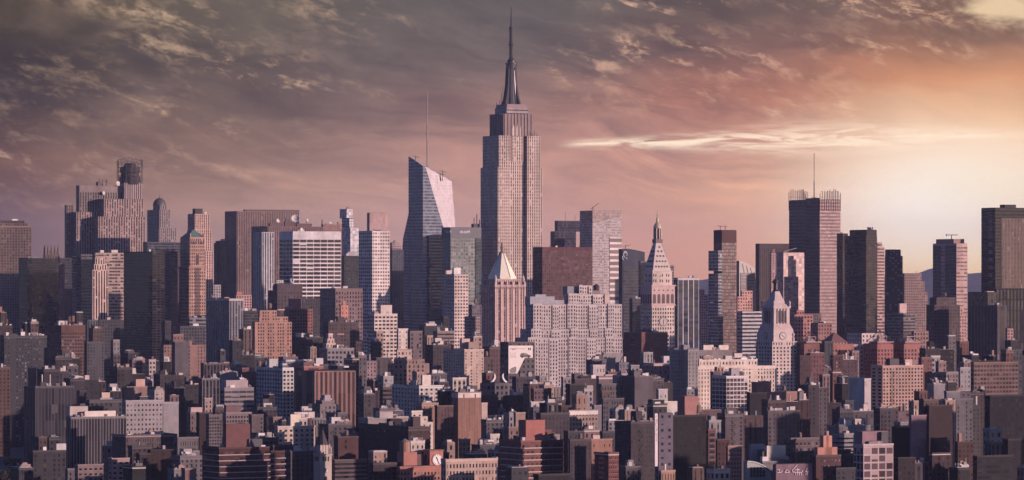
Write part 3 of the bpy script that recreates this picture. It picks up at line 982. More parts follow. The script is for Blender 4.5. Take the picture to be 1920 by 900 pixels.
@hero(4500)
def empire_tower(d):
    b = own('great stepped tower', 'skyscraper', 'tallest skyscraper, stepped pale limestone tower with a metal mast and long antenna', 'skyscraper', d, 901, 933.5, 1017)
    mat = facade((.55, .42, .355), 'pier', spandrel=(.33, .245, .215), ww=.46, wh=.60, bl=.10)
    wr, wl = b.wR, b.wL
    st, bay = 3.75, 2.85

    def winged(x0, x1, y0, y1, z0, z1, name):
        xa = x0 + (x1 - x0) * .27
        xb = b.lx(988.5, y0)
        rec = 4.8
        m = Mesh()
        m.box(x0, xa, y0, y1, z0, z1, st=st, bay=bay)
        m.box(xb, x1, y0, y1, z0, z1, st=st, bay=bay)
        m.box(xa, xb, y0 + rec, y1 - .2, z0, z1 - .05, st=st, bay=bay)
        m.build(name, mat, b.root)
        return xa, xb, rec
    z1 = b.z(313.5)
    winged(0, wr, 0, wl, 0, z1, 'wall')
    b.roof(0, wr, 9, wl, z1)
    rc, z2 = rectz(b, 905, 935.5, 1013, 254, .6)
    xa, xb, rec = winged(*rc, z1 - .01, z2, 'upper_wall')
    b.roof(rc[0], rc[1], rc[2] + 9, rc[3], z2)
    # crown block with rounded-headed windows over the middle bay
    rc3, z3 = rectz(b, 918, 944, 1000, 213.5, 4)
    dark = facade((.24, .165, .155), 'pier', spandrel=(.08, .06, .065), ww=.44, wh=.78)
    Mesh().box(*rc3, z2 - .01, z3, st=9, bay=4.2, cap=3).build('crown_wall', dark, b.root)
    m = Mesh()
    mx0, mx1 = b.lx(958.5, rc[2] + rec), b.lx(980, rc[2] + rec)
    m.box(mx0, mx1, rc[2] + rec - 1.2, rc3[2] + 4, z2 - 30, b.z(233), st=st, bay=bay)
    m.build('middle_bay', mat, b.root)
    wd = (mx1 - mx0) / 3
    for i in range(3):
        x = mx0 + wd * (i + .5)
        pts = [(x - wd * .3, z2 + .2), (x + wd * .3, z2 + .2), (x + wd * .3, z2 + 9), (x, z2 + 13.5), (x - wd * .3, z2 + 9)]
        Mesh().prism(pts, rc[2] + rec - 1.6, rc[2] + rec - 1.1).build('arched_crest', plain((.55, .45, .40), .7), b.root)
    for i in range(9):
        x = rc3[0] + (rc3[1] - rc3[0]) * (i + .5) / 9
        Mesh().box(x - .7, x + .7, rc3[2] - .8, rc3[2] + .1, z2 + .3, z3 + .6).build('buttress', plain((.27, .2, .19), .8), b.root)
    for i in range(6):
        y = rc3[2] + (rc3[3] - rc3[2]) * (i + .5) / 6
        Mesh().box(rc3[0] - .8, rc3[0] + .1, y - .7, y + .7, z2 + .3, z3 + .6).build('buttress', plain((.27, .2, .19), .8), b.root)
    b.roof(*rc3, z3)
    # observation deck and base of the mast
    rc4, z4 = rectz(b, 928, 950, 990, 203, 7)
    Mesh().box(*rc4, z3 - .01, z4, st=4, bay=2.5).build('deck_wall', facade((.36, .27, .27), 'band', wh=.3), b.root)
    rc5, z5 = rectz(b, 932, 951, 985, 195, 9)
    Mesh().frustum(rc4, z4 - .01, rc5, z5).build('mast_base', plain((.27, .19, .185), .6), b.root)
    cx, cy = (rc5[0] + rc5[1]) / 2, (rc5[2] + rc5[3]) / 2
    zz = lambda py: b.z(py, cx, cy)
    metal = plain((.060, .052, .056), .4, .3, .2)
    # the mast: tall glazed shaft between four winged metal buttresses
    r0 = 7.5
    Mesh().lathe(cx, cy, [(r0, zz(197)), (6.0, zz(160)), (5.3, zz(128))], 12, rot=TH).build('mast', plain((.10, .095, .10), .35, .4), b.root)
    for k in range(4):
        a = math.pi / 2 * k + R(45) - R(20)
        ca_, sa_ = math.cos(a), math.sin(a)
        m = Mesh()
        for (ra, za), (rb, zb_) in zip([(13.5, 197), (10.5, 182), (8.0, 160), (6.8, 127)], [(10.5, 182), (8.0, 160), (6.8, 127), (5.8, 120)]):
            w = 1.5
            pa = [(cx + ca_ * 3 - sa_ * w, cy + sa_ * 3 + ca_ * w), (cx + ca_ * 3 + sa_ * w, cy + sa_ * 3 - ca_ * w)]
            for sgn in (1,):
                A = [(cx + ca_ * q_ + s_ * -sa_ * w, cy + sa_ * q_ + s_ * ca_ * w, zz(py)) for (q_, py) in ((3, za), (ra, za), (rb, zb_), (3, zb_)) for s_ in (1, -1)]
                m.quad([A[2], A[3], A[5], A[4]]); m.quad([A[0], A[2], A[4], A[6]]); m.quad([A[1], A[3], A[5], A[7]]); m.quad([A[4], A[5], A[7], A[6]])
        m.build('mast_buttress', metal, b.root)
    for k in (0, 1, 2, 3):
        a = math.pi / 2 * k - R(20) - R(52)
        Mesh().bar((cx + 8.1 * math.cos(a), cy + 8.1 * math.sin(a), zz(196)), (cx + 5.7 * math.cos(a), cy + 5.7 * math.sin(a), zz(132)), 1.25).build('glazed_strip', plain((.62, .56, .52), .3, .3), b.root)
    Mesh().lathe(cx, cy, [(6.2, zz(128)), (6.2, zz(121)), (7.4, zz(120.5)), (7.4, zz(119)), (4.9, zz(118)), (4.6, zz(113)), (2.2, zz(109))], 16).build('mast_top', metal, b.root)
    m = Mesh()
    prof = [(2.3, zz(110)), (2.1, zz(86)), (3.3, zz(85.5)), (3.3, zz(82)), (1.9, zz(81.5)), (1.8, zz(54)), (2.8, zz(53.5)), (2.8, zz(50.5)), (1.0, zz(50)), (.75, zz(30)), (.4, zz(12))]
    m.lathe(cx, cy, prof, 8)
    m.build('antenna', plain((.05, .045, .05), .5, .3), b.root)
    for py in (108, 102, 96, 90, 80, 75, 70, 65, 60, 56):
        Mesh().lathe(cx, cy, [(2.9, zz(py)), (2.9, zz(py - 1.6))], 8).build('antenna_ring', plain((.07, .06, .065), .5), b.root)
    x, y = rc4[0] + 2, rc4[3] * .5
    for px_, tp in ((943, 160), (940, 175), (937, 188), (931, 192)):
        yy = b.ly(px_, rc4[0] + 1.5)
        Mesh().bar((rc4[0] + 1.5, yy, z4 - 1), (rc4[0] + 1.5, yy, b.z(tp, rc4[0], yy)), .35).build('small_antenna', plain((.05, .05, .055), .5), b.root)
    for i in range(5):
        x = rc[1] - 2 - i * 2.2
        Mesh().bar((x, rc[2] + 2, z2), (x, rc[2] + 2, z2 + 2 + (i * 37 % 5)), .4).build('small_antenna', plain((.05, .05, .055), .5), b.root)


@hero(4750)
def crystal_tower(d):
    b = own('faceted glass tower', 'glass_tower', 'faceted glass skyscraper with slanting top and tall thin spire', 'skyscraper', d, 766, 793, 862)
    z = lambda y, x=0, yy=0: b.z(y, x, yy)
    wl = b.ly(766, 0)
    W = b.wR
    P1 = (b.lx(798), 0, z(313, b.lx(798), 0))
    P2 = (W, 0, z(530, W, 0))
    y1 = b.ly(847, W)
    Q1 = (W, y1, z(340, W, y1))
    pts = [(0, 0, 0), (W, 0, 0), (W, wl, 0), (0, wl, 0), (0, 0, z(311)), P1, P2, Q1, (0, wl, z(292.5, 0, wl)), (W, wl, z(338, W, wl))]
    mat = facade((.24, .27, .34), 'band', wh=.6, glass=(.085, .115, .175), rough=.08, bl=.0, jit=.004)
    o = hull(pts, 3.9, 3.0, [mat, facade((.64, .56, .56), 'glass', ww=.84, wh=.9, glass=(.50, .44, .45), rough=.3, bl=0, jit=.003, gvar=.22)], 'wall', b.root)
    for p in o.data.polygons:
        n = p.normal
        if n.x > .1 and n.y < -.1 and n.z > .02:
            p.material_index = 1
    wl2 = b.ly(741, 0)
    yy = b.ly(768, 0)
    hull([(-.4, yy * .98, 0), (-.4, wl2, 0), (W * .7, wl2, 0), (W * .7, yy, 0), (-.4, yy * .98, z(392, 0, yy)), (W * .7, yy, z(392, 0, yy)), (-.4, b.ly(756, 0), z(448, 0, wl)), (W * .6, b.ly(756, 0), z(448, 0, wl))], 3.9, 3.0, mat, 'flared_wall', b.root)
    # a darker wing folds against the lower right
    x0 = b.lx(804, -3)
    Mesh().box(x0, W * .98, -3, -.05, 0, b.z(442, W * .5, 0), st=3.9, bay=3).build('lower_wing', facade((.06, .09, .14), 'band', glass=(.02, .035, .06)), b.root)
    cx = b.lx(801.3, 12)
    m = Mesh(); m.bar((cx, 12, z(318)), (cx, 12, b.z(235, cx, 12)), .95, 6); m.bar((cx, 12, b.z(235, cx, 12)), (cx, 12, b.z(171.5, cx, 12)), .5, 6)
    m.build('spire', plain((.16, .14, .15), .5, .3), b.root)
    for i in range(14):
        zc = b.z(312 - i * 9.5, cx, 12)
        Mesh().lathe(cx, 12, [(1.25, zc), (1.25, zc + .7)], 6).build('spire_ring', plain((.2, .17, .18), .5), b.root)
    for px_, h in ((779, 7), (826, 5), (830, 8)):
        x = b.lx(px_, 10) if px_ > 793 else 1.5
        y = 10 if px_ > 793 else b.ly(px_, 1.5)
        zb = z(302) if px_ < 793 else b.z(332, x, y)
        Mesh().bar((x, y, zb - 5), (x, y, zb + h), .5).bar((x - 4, y, zb + h), (x + 5, y, zb + h - 2), .4).build('roof_crane', plain((.06, .055, .06), .6), b.root)


@hero(4480)
def mirror_text_tower(d):
    b = own('tower with white rooftop lettering', 'office_tower', 'greenish glass office tower with white lettering along its dark top', 'office building', d, 829, 845, 901.5)
    t = b.z(427)
    mat = facade((.20, .23, .22), 'grid', ww=.7, wh=.62, glass=(.09, .10, .09), bl=.35, blind=(.28, .26, .24), rough=.2)
    m = Mesh().box(0, b.wR, 0, b.wL, 0, t, st=3.9, bay=3.2, cap=13)
    m.build('wall', mat, b.root)
    Mesh().box(-.5, b.wR + .5, -.5, b.wL + .5, t - 12, t + .4, bottom=True).build('top_band', plain((.075, .085, .105), .5), b.root)
    Mesh().box(b.wR * .82, b.wR + .7, -.7, b.wL * .5, 0, t - 12.1, st=3.9, bay=3.2).build('corner_bay', facade((.07, .10, .12), 'glass', glass=(.03, .05, .065)), b.root)
    b.roof(0, b.wR, 0, b.wL, t + .4)
    wm = plain((.80, .78, .80), .5, 0, .05)
    text_mesh("MetLife", 4.3, wm, b.root, (b.lx(871), -.75, b.z(437, b.lx(871), 0)), (R(90), 0, 0), True)
    text_mesh("MetLife", 4.3, wm, b.root, (-.75, b.ly(841, 0), b.z(437, 0, b.ly(841, 0))), (R(90), 0, R(-90)), True)
    for px_, h in ((889, 12), (894, 16), (899, 10)):
        x = b.lx(px_, 14)
        Mesh().bar((x, 14, t), (x, 14, t + h), .5).build('small_antenna', plain((.07, .06, .06), .6), b.root)
    Mesh().box(b.lx(888, 12), b.lx(899, 12), 12, 18, t + .4, t + 5).build('plant_room', plain((.1, .1, .11)), b.root)


@hero(3900)
def gold_pyramid_tower(d):
    b = own('gold pyramid tower', 'skyscraper', 'pinkish stone tower topped by a pale gold eight-sided pyramid roof and lantern', 'skyscraper', d, 901, 928, 985)
    mat = facade((.50, .335, .30), 'pier', spandrel=(.20, .12, .12), ww=.50, wh=.62, bl=.15)
    z1 = b.z(534)
    Mesh().box(0, b.wR, 0, b.wL, 0, z1, st=3.4, nR=11, nL=9, cap=2).build('wall', mat, b.root)
    rc, z2 = rectz(b, 904, 931, 981, 523, 1.5)
    Mesh().box(*rc, z1 - .01, z2, st=6, bay=2.6, cap=1.2).build('upper_wall', mat, b.root)
    cornice(b, 0, b.wR, 0, b.wL, z1, 1.4, .7, plain((.45, .32, .29)))
    b.roof(0, b.wR, 0, b.wL, z1 + .02); b.roof(*rc, z2)
    for i in range(6):
        x = b.wR * i / 5.0 * .96 + .6
        Mesh().box(x - .9, x + .9, -.9, .05, b.z(660), z1 + 3.2).build('pier', plain((.52, .36, .32), .8), b.root)
    rr = (b.lx(965.5, 6) - b.lx(918, 6)) * .495
    cx = b.lx(941.5, b.wL * .45); cy = b.wL * .45
    gold = plain((.82, .77, .58), .5, 0, .10)
    Mesh().lathe(cx, cy, [(rr * 1.02, z2), (rr * 1.02, z2 + 1.2), (rr, z2 + 1.3), (rr * .17, b.z(474.5, cx, cy))], 8, rot=R(22.5 - 14)).build('pyramid_roof', gold, b.root)
    zz = lambda py: b.z(py, cx, cy)
    Mesh().lathe(cx, cy, [(rr * .20, zz(475)), (rr * .20, zz(472.5)), (rr * .13, zz(472)), (rr * .13, zz(465)), (rr * .17, zz(464.5)), (rr * .1, zz(461)), (0, zz(452.5))], 8).build('lantern', plain((.30, .22, .16), .5, .3), b.root)
    for k in range(8):
        a = R(22.5 - 14) + k * math.pi / 4
        Mesh().bar((cx + rr * 1.01 * math.cos(a), cy + rr * 1.01 * math.sin(a), z2 + 1.3), (cx + rr * .18 * math.cos(a), cy + rr * .18 * math.sin(a), zz(474.5)), .28).build('roof_rib', plain((.40, .36, .25), .5), b.root)
    for x, y in ((1.6, 1.6), (b.wR - 1.6, 1.6), (1.6, b.wL - 1.6)):
        Mesh().lathe(x, y, [(1.5, z1), (1.5, z1 + 5), (1.9, z1 + 5.1), (0, z1 + 11)], 8).build('pinnacle', plain((.46, .40, .36), .7), b.root)
    for s_, e_ in ((927, 985),):
        Mesh().box(b.lx(929), b.lx(984), -1.5, -.9, b.z(541), b.z(538.5)).build('balcony', plain((.24, .16, .15), .8), b.root)


def arches(b, xs, w, z0, z1, y, side, mat, name='arch_opening'):
    for p in xs:
        pts = [(-w / 2, 0), (w / 2, 0), (w / 2, (z1 - z0) - w / 2)] + [(w / 2 * math.cos(a), (z1 - z0) - w / 2 + w / 2 * math.sin(a)) for a in (R(45), R(90), R(135))] + [(-w / 2, (z1 - z0) - w / 2)]
        o = Mesh().prism(pts, -.12, .3).build(name, mat, b.root)
        if side == 'R':
            o.location = (p, y, z0)
        else:
            o.location = (y, p, z0); o.rotation_euler = (0, 0, R(-90))


@hero(3950)
def arcade_clock_tower(d):
    b = own('arcaded clock tower', 'clock_tower', 'slim pale stone campanile with large clock face, arched gallery and steep pyramid spire', 'clock tower', d, 1201.5, 1222.5, 1264.5)
    pale = (.54, .43, .37)
    mat = facade(pale, 'punch', ww=.52, wh=.58, bl=.15)
    W, L = b.wR, b.wL
    z1 = b.z(571.5)
    Mesh().box(0, W, 0, L, 0, z1, st=3.95, nR=9, nL=7, cap=2.5).build('wall', mat, b.root)
    z2 = b.z(534.5)
    Mesh().box(-.35, W + .35, -.35, L + .35, z1 - .4, z2, bottom=True).build('gallery_wall', plain((.52, .36, .32), .8), b.root)
    cornice(b, -.35, W + .35, -.35, L + .35, z1, .9, 1.0, plain((.55, .38, .34)), 'gallery_sill')
    cornice(b, -.35, W + .35, -.35, L + .35, z2, 1.0, 1.0, plain((.55, .40, .35)))
    dk = plain((.10, .065, .07), .7)
    a0, a1 = b.z(569), b.z(551)
    arches(b, [W * (i + .5) / 5 for i in range(5)], W * .135, a0, a1, -.37, 'R', dk)
    arches(b, [L * (i + .5) / 5 for i in range(5)], L * .135, a0, a1, -.37, 'L', dk)
    for i in range(5):
        x = W * (i + .5) / 5
        Mesh().box(x - .7, x + .7, -.5, -.3, b.z(546), b.z(543), bottom=True).build('window', dk, b.root)
    rc, z3 = rectz(b, 1206, 1223.6, 1260, 507.5, 1.3)
    Mesh().box(*rc, z2 - .01, z3, st=5.6, nR=9, nL=7, cap=2).build('upper_wall', facade(pale, 'punch', ww=.5, wh=.5, group=3), b.root)
    cornice(b, *rc, z3, .8, .6, plain(pale))
    rp, zp = rectz(b, 1219.5, 1229.5, 1240.5, 455.5, 6)
    rb, _ = rectz(b, 1207, 1224.2, 1258.5, 507, 1.8)
    cxm, cym = (rb[0] + rb[1]) / 2, (rb[2] + rb[3]) / 2
    hw, hl = (rp[1] - rp[0]) / 2, (rb[3] - rb[2]) * (rp[1] - rp[0]) / (rb[1] - rb[0]) / 2
    rt = (cxm - hw, cxm + hw, cym - hl, cym + hl)
    Mesh().frustum(rb, z3, rt, zp).build('pyramid_roof', plain((.50, .415, .37), .7, 0, .25), b.root)
    for row, n in ((.12, 5), (.31, 4), (.50, 3), (.67, 2), (.82, 1)):
        zc = z3 + (zp - z3) * row
        xa = rb[0] + (rt[0] - rb[0]) * row; xb = rb[1] + (rt[1] - rb[1]) * row
        ya = rb[2] + (rt[2] - rb[2]) * row; yb = rb[3] + (rt[3] - rb[3]) * row
        for i in range(n):
            x = xa + (xb - xa) * (i + 1) / (n + 1)
            Mesh().box(x - .75, x + .75, ya - .35, ya + 1.6, zc, zc + 1.7, bottom=True).build('dormer', dk, b.root)
            y = ya + (yb - ya) * (i + 1) / (n + 1)
            Mesh().box(xa - .35, xa + 1.6, y - .65, y + .65, zc, zc + 1.7, bottom=True).build('dormer', dk, b.root)
    Mesh().bar((rb[1] - .4, rb[2] + .3, z3), (rt[1] - .3, rt[2] + .2, zp), .35).build('roof_edge', plain((.2, .15, .16)), b.root)
    zz = lambda py: b.z(py, cxm, cym)
    Mesh().box(rt[0] - .6, rt[1] + .6, rt[2] - .6, rt[3] + .6, zp, zz(448.5), st=1.5, bay=1.6, bottom=True).build('lantern_base', plain((.16, .12, .125), .7), b.root)
    Mesh().lathe(cxm, cym, [(3.7, zz(448.5)), (3.5, zz(428))], 8).build('lantern', plain((.13, .095, .10), .7), b.root)
    for k in range(8):
        a = math.pi / 4 * k
        Mesh().bar((cxm + 4 * math.cos(a), cym + 4 * math.sin(a), zz(448)), (cxm + 3.8 * math.cos(a), cym + 3.8 * math.sin(a), zz(428)), .45).build('lantern_column', plain(pale, .7), b.root)
    gold = plain((.55, .45, .28), .4, .3)
    Mesh().lathe(cxm, cym, [(4.3, zz(428)), (4.3, zz(426.5)), (3.4, zz(422)), (2.1, zz(418)), (1.3, zz(416)), (1.3, zz(410)), (.7, zz(408)), (.35, zz(393))], 12).build('gilded_dome', gold, b.root)
    Mesh().lathe(cxm, cym, [(.2, zz(405)), (1.1, zz(403)), (.2, zz(401))], 8).build('finial_ball', gold, b.root)
    xc = b.lx(1243.4)
    clock(b, xc, -.1, b.z(603, xc, 0), 4.3, 'R', (.42, .35, .33), (.06, .05, .055), (.1, .5), (.02, -.75))
    yc = b.ly(1212, 0)
    clock(b, -.1, yc, b.z(603, 0, yc), 4.3, 'L', (.42, .35, .33), (.06, .05, .055), (.1, .5), (.02, -.75))


@hero(3300)
def urn_clock_tower(d):
    b = own('urn-topped clock tower', 'clock_tower', 'pale stone clock tower with columned belfry, concave roof and dark bronze lantern', 'clock tower', d, 1417, 1448, 1494)
    pale = (.52, .42, .385)
    W, L = b.wR, b.wL
    mat = facade(pale, 'blank')
    z1 = b.z(648)
    Mesh().box(0, W, 0, L, 0, z1).build('wall', mat, b.root)
    window_parts(b, (0, W, 0, L), b.z(735), z1, 7, 6, 6.5 * b.mpp, .46, .52, .6, budget=140)
    cornice(b, 0, W, 0, L, z1, .6, .6, plain(pale))
    z1b = b.z(640.5)
    Mesh().box(.25, W - .25, .25, L - .25, z1 - .01, z1b, st=3.3, nR=9, nL=7, cap=.3).build('attic_wall', facade(pale, 'punch', ww=.4, wh=.6), b.root)
    cornice(b, .25, W - .25, .25, L - .25, z1b, .5, .7, plain(pale))
    rc, z2 = rectz(b, 1421.5, 1450.6, 1487.5, 619, 1.6)
    Mesh().box(*rc, z1b - .01, z2).build('clock_stage', plain(pale, .8, 0, .25), b.root)
    rd, z3 = rectz(b, 1428.5, 1448.6 + 2.4, 1480.5, 607, 3)
    Mesh().frustum(rc, z2 - .01, rd, z3).build('sloping_stage', plain((.50, .36, .34), .8), b.root)
    z4 = b.z(575)
    Mesh().box(*rd, z3 - .01, z4).build('belfry_wall', plain(pale, .8), b.root)
    dk = plain((.085, .07, .08), .7)
    w = rd[1] - rd[0]; l = rd[3] - rd[2]
    for i in (-1, 0, 1):
        for sd in 'RL':
            a = (rd[0] + w * (.5 + i * .19)) if sd == 'R' else (rd[2] + l * (.5 + i * .19))
            arches(b, [a], (w if sd == 'R' else l) * .115, b.z(605.5), b.z(582.5), rd[2] - .02 if sd == 'R' else rd[0] - .02, sd, dk, 'belfry_opening')
            for o_ in (-.095, .095):
                q_ = a + (w if sd == 'R' else l) * o_
                p = (q_, rd[2] - .5) if sd == 'R' else (rd[0] - .5, q_)
                Mesh().bar((*p, z3), (*p, b.z(579)), .42, 8).build('column', plain(pale, .7), b.root)
    cornice(b, *rd, z4, 1.2, .9, plain(pale))
    cx, cy = (rd[0] + rd[1]) / 2, (rd[2] + rd[3]) / 2
    zz = lambda py: b.z(py, cx, cy)
    prev = (rd[0] + .5, rd[1] - .5, rd[2] + .5, rd[3] - .5); pz = z4
    for f, py in ((.72, 568), (.54, 561), (.40, 554), (.28, 546.5), (.20, 545.8)):
        nx = (cx - w / 2 * f, cx + w / 2 * f, cy - l / 2 * f, cy + l / 2 * f)
        Mesh().frustum(prev, pz - .01, nx, zz(py)).build('concave_roof', plain((.50, .40, .37), .7), b.root)
        prev, pz = nx, zz(py)
    br = plain((.050, .042, .045), .5, .4)
    r = w * .17
    Mesh().lathe(cx, cy, [(r * 1.1, zz(546)), (r * .8, zz(543)), (r * .75, zz(531)), (r * 1.15, zz(530)), (r * .95, zz(526)), (r * .35, zz(523)), (r * .25, zz(521)), (0, zz(516))], 10).build('bronze_lantern', br, b.root)
    for x, y in ((rd[0], rd[2]), (rd[1], rd[2]), (rd[0], rd[3])):
        Mesh().lathe(x, y, [(.9, z4), (.9, z4 + 1.4), (.5, z4 + 1.6), (1.1, z4 + 3), (.9, z4 + 4), (0, z4 + 5.2)], 8).build('urn', plain(pale, .7), b.root)
    for x, y in ((rc[0], rc[2]), (rc[1], rc[2]), (rc[0], rc[3])):
        Mesh().lathe(x, y, [(1.0, z1b), (1.0, z1b + 3.5), (.6, z1b + 4), (1.2, z1b + 6), (0, z1b + 8.5)], 8).build('urn', plain(pale, .7), b.root)
    xc = b.lx(1467.5, rc[2])
    clock(b, xc, rc[2] - .1, b.z(630, xc, rc[2]), 3.0, 'R', (.52, .43, .40), (.05, .04, .045), (-.45, .35), (.55, -.5))
    yc = b.ly(1435, rc[0])
    clock(b, rc[0] - .1, yc, b.z(630, rc[0], yc), 3.0, 'L', (.52, .43, .40), (.05, .04, .045), (-.45, .35), (.55, -.5))


@hero(5150)
def rock_slab_tower(d):
    b = own('broad slab tower with scaffolded drum', 'skyscraper', 'broad striped stone slab tower with a round scaffolded drum on its roof', 'skyscraper', d, 133, 147, 272)
    mat = facade((.37, .255, .22), 'pier', spandrel=(.09, .065, .065), ww=.5, wh=.6, bl=.3)
    dkm = facade((.21, .16, .145), 'pier', ww=.5, wh=.6)
    st, bay = 4.0, 3.6
    zA, zB, zB2, zC = b.z(397), b.z(406), b.z(373), b.z(347)
    xs = b.lx(194)
    Mesh().box(0, xs, 7, b.wL, 0, zA, st=st, bay=bay).build('wall', mat, b.root)
    # the right-hand block stands forward of the rest
    xb = b.lx(184, -14)
    xe = b.lx(272.5, -14)
    Mesh().box(xb, xe, -14, b.wL * .8, 0, zB, st=st, bay=bay).build('front_wall', mat, b.root)
    x2 = b.lx(195, -8)
    Mesh().box(x2, xe - .2, -8, b.wL * .75, zB - .01, zB2, st=st, bay=bay).build('front_upper_wall', mat, b.root)
    x3, x4 = b.lx(149, 12), b.lx(239, 12)
    Mesh().box(x3, x4, 12, b.wL * .9, zA - 5, zC, st=st, bay=bay, cap=9).build('rear_slab', dkm, b.root)
    Mesh().box(x2, xe, -8 + 1, b.wL * .7, zB2, zB2 + .5).build('roof', plain(ROOFS['tar']), b.root)
    y = b.ly(134, -.5)
    Mesh().box(-9, .2, 20, b.wL, 0, b.z(384), st=st, bay=bay).build('shoulder', dkm, b.root)
    cy = 16.0
    cx = b.lx(243.5, cy)
    r = (b.lx(266, cy) - b.lx(221, cy)) * .44
    zz = lambda py: b.z(py, cx, cy)
    Mesh().box(b.lx(233, cy - 12), b.lx(265, cy - 12), cy - 12, cy + 12, zB2, zz(343), st=30, bay=2.6).build('drum_base', facade((.40, .30, .28), 'fins', ww=.5), b.root)
    Mesh().lathe(cx, cy, [(r * .94, zz(346)), (r * .94, zz(332)), (r * .80, zz(331.5)), (r * .80, zz(324)), (r * .9, zz(323.5)), (r * .86, zz(314)), (r * .6, zz(313.5)), (r * .5, zz(306))], 20).build('drum', plain((.04, .03, .032), .8, 0, .6, .3), b.root)
    dk = plain((.05, .04, .042), .6)
    n = 14
    for k in range(n):
        a = 2 * math.pi * k / n
        p = (cx + r * 1.12 * math.cos(a), cy + r * 1.12 * math.sin(a))
        m = Mesh(); m.bar((*p, zz(345)), (*p, zz(299 + (k * 5 % 7))), .32)
        m.build('scaffold_post', dk, b.root)
    for py in (338, 330, 322, 314, 306, 300):
        m = Mesh()
        for k in range(n):
            a0, a1 = 2 * math.pi * k / n, 2 * math.pi * (k + 1) / n
            m.bar((cx + r * 1.12 * math.cos(a0), cy + r * 1.12 * math.sin(a0), zz(py)), (cx + r * 1.12 * math.cos(a1), cy + r * 1.12 * math.sin(a1), zz(py) + (0 if py > 312 else 4 * math.sin(a0 * 2))), .3)
        m.build('scaffold_ring', dk, b.root)
    m = Mesh()
    for k in range(7):
        x = cx + r * (-.9 + .3 * k)
        m.bar((x, cy - 3, zz(311)), (x + 2, cy - 3, zz(297)), .4); m.bar((x, cy + 3, zz(297)), (x + 3, cy + 3, zz(306)), .35)
    m.bar((cx - r, cy, zz(297)), (cx + r * .6, cy, zz(297)), .4)
    m.build('roof_truss', plain((.16, .12, .115), .6), b.root)
    for px_, py, rr in ((222, 344, 3.4), (195, 362, 2.5), (243, 364, 3)):
        x = b.lx(px_, 8)
        e = Mesh().lathe(0, 0, [(0, -.6), (rr * .6, -.3), (rr, .3), (rr * .97, .35), (0, -.3)], 14).build('dish', plain((.5, .44, .4), .5), b.root)
        e.location = (x, 9, b.z(py, x, 9)); e.rotation_euler = (R(80), 0, R(20))
    for px_ in (186, 192, 199):
        x = b.lx(px_, 30)
        Mesh().bar((x, 30, zC), (x, 30, b.z(336, x, 30)), .5).bar((x - 3, 30, b.z(340, x, 30)), (x + 3, 30, b.z(340, x, 30)), .35).build('small_antenna', dk, b.root)
    Mesh().box(b.lx(184, 26), b.lx(193, 26), 26, 34, zC, b.z(341, b.lx(188, 26), 26)).build('plant_room', plain((.16, .10, .09)), b.root)


@hero(5330)
def dome_tower(d):
    b = own('domed stone tower', 'skyscraper', 'slender grey stone tower with a dark rounded dome', 'skyscraper', d, 276, 298, 331)
    mat = facade((.27, .22, .225), 'pier', ww=.45, wh=.6, bl=.2)
    z0 = b.z(427)
    Mesh().box(0, b.wR, 0, b.wL, 0, z0, st=4, bay=3).build('wall', mat, b.root)
    rc, z1 = rectz(b, 276, 299, 319, 393, 1)
    Mesh().box(*rc, z0 - .01, z1, st=4, bay=3).build('upper_wall', mat, b.root)
    rd = b.place(287, 300, 313, 4)
    z2 = b.z(385)
    Mesh().box(*rd, z1 - .01, z2, st=4, bay=3).build('drum', mat, b.root)
    cx, cy = (rd[0] + rd[1]) / 2, (rd[2] + rd[3]) / 2
    cx = b.lx(299, cy)
    r = (b.lx(311.5, cy) - b.lx(287.5, cy)) * .48
    prof = [(r * math.cos(R(a)), z2 + r * 1.15 * math.sin(R(a))) for a in (0, 15, 30, 45, 60, 75, 88)]
    Mesh().lathe(cx, cy, prof + [(.5, z2 + r * 1.2), (.2, z2 + r * 1.2 + 4)], 16).build('dome', plain((.085, .075, .08), .5), b.root)


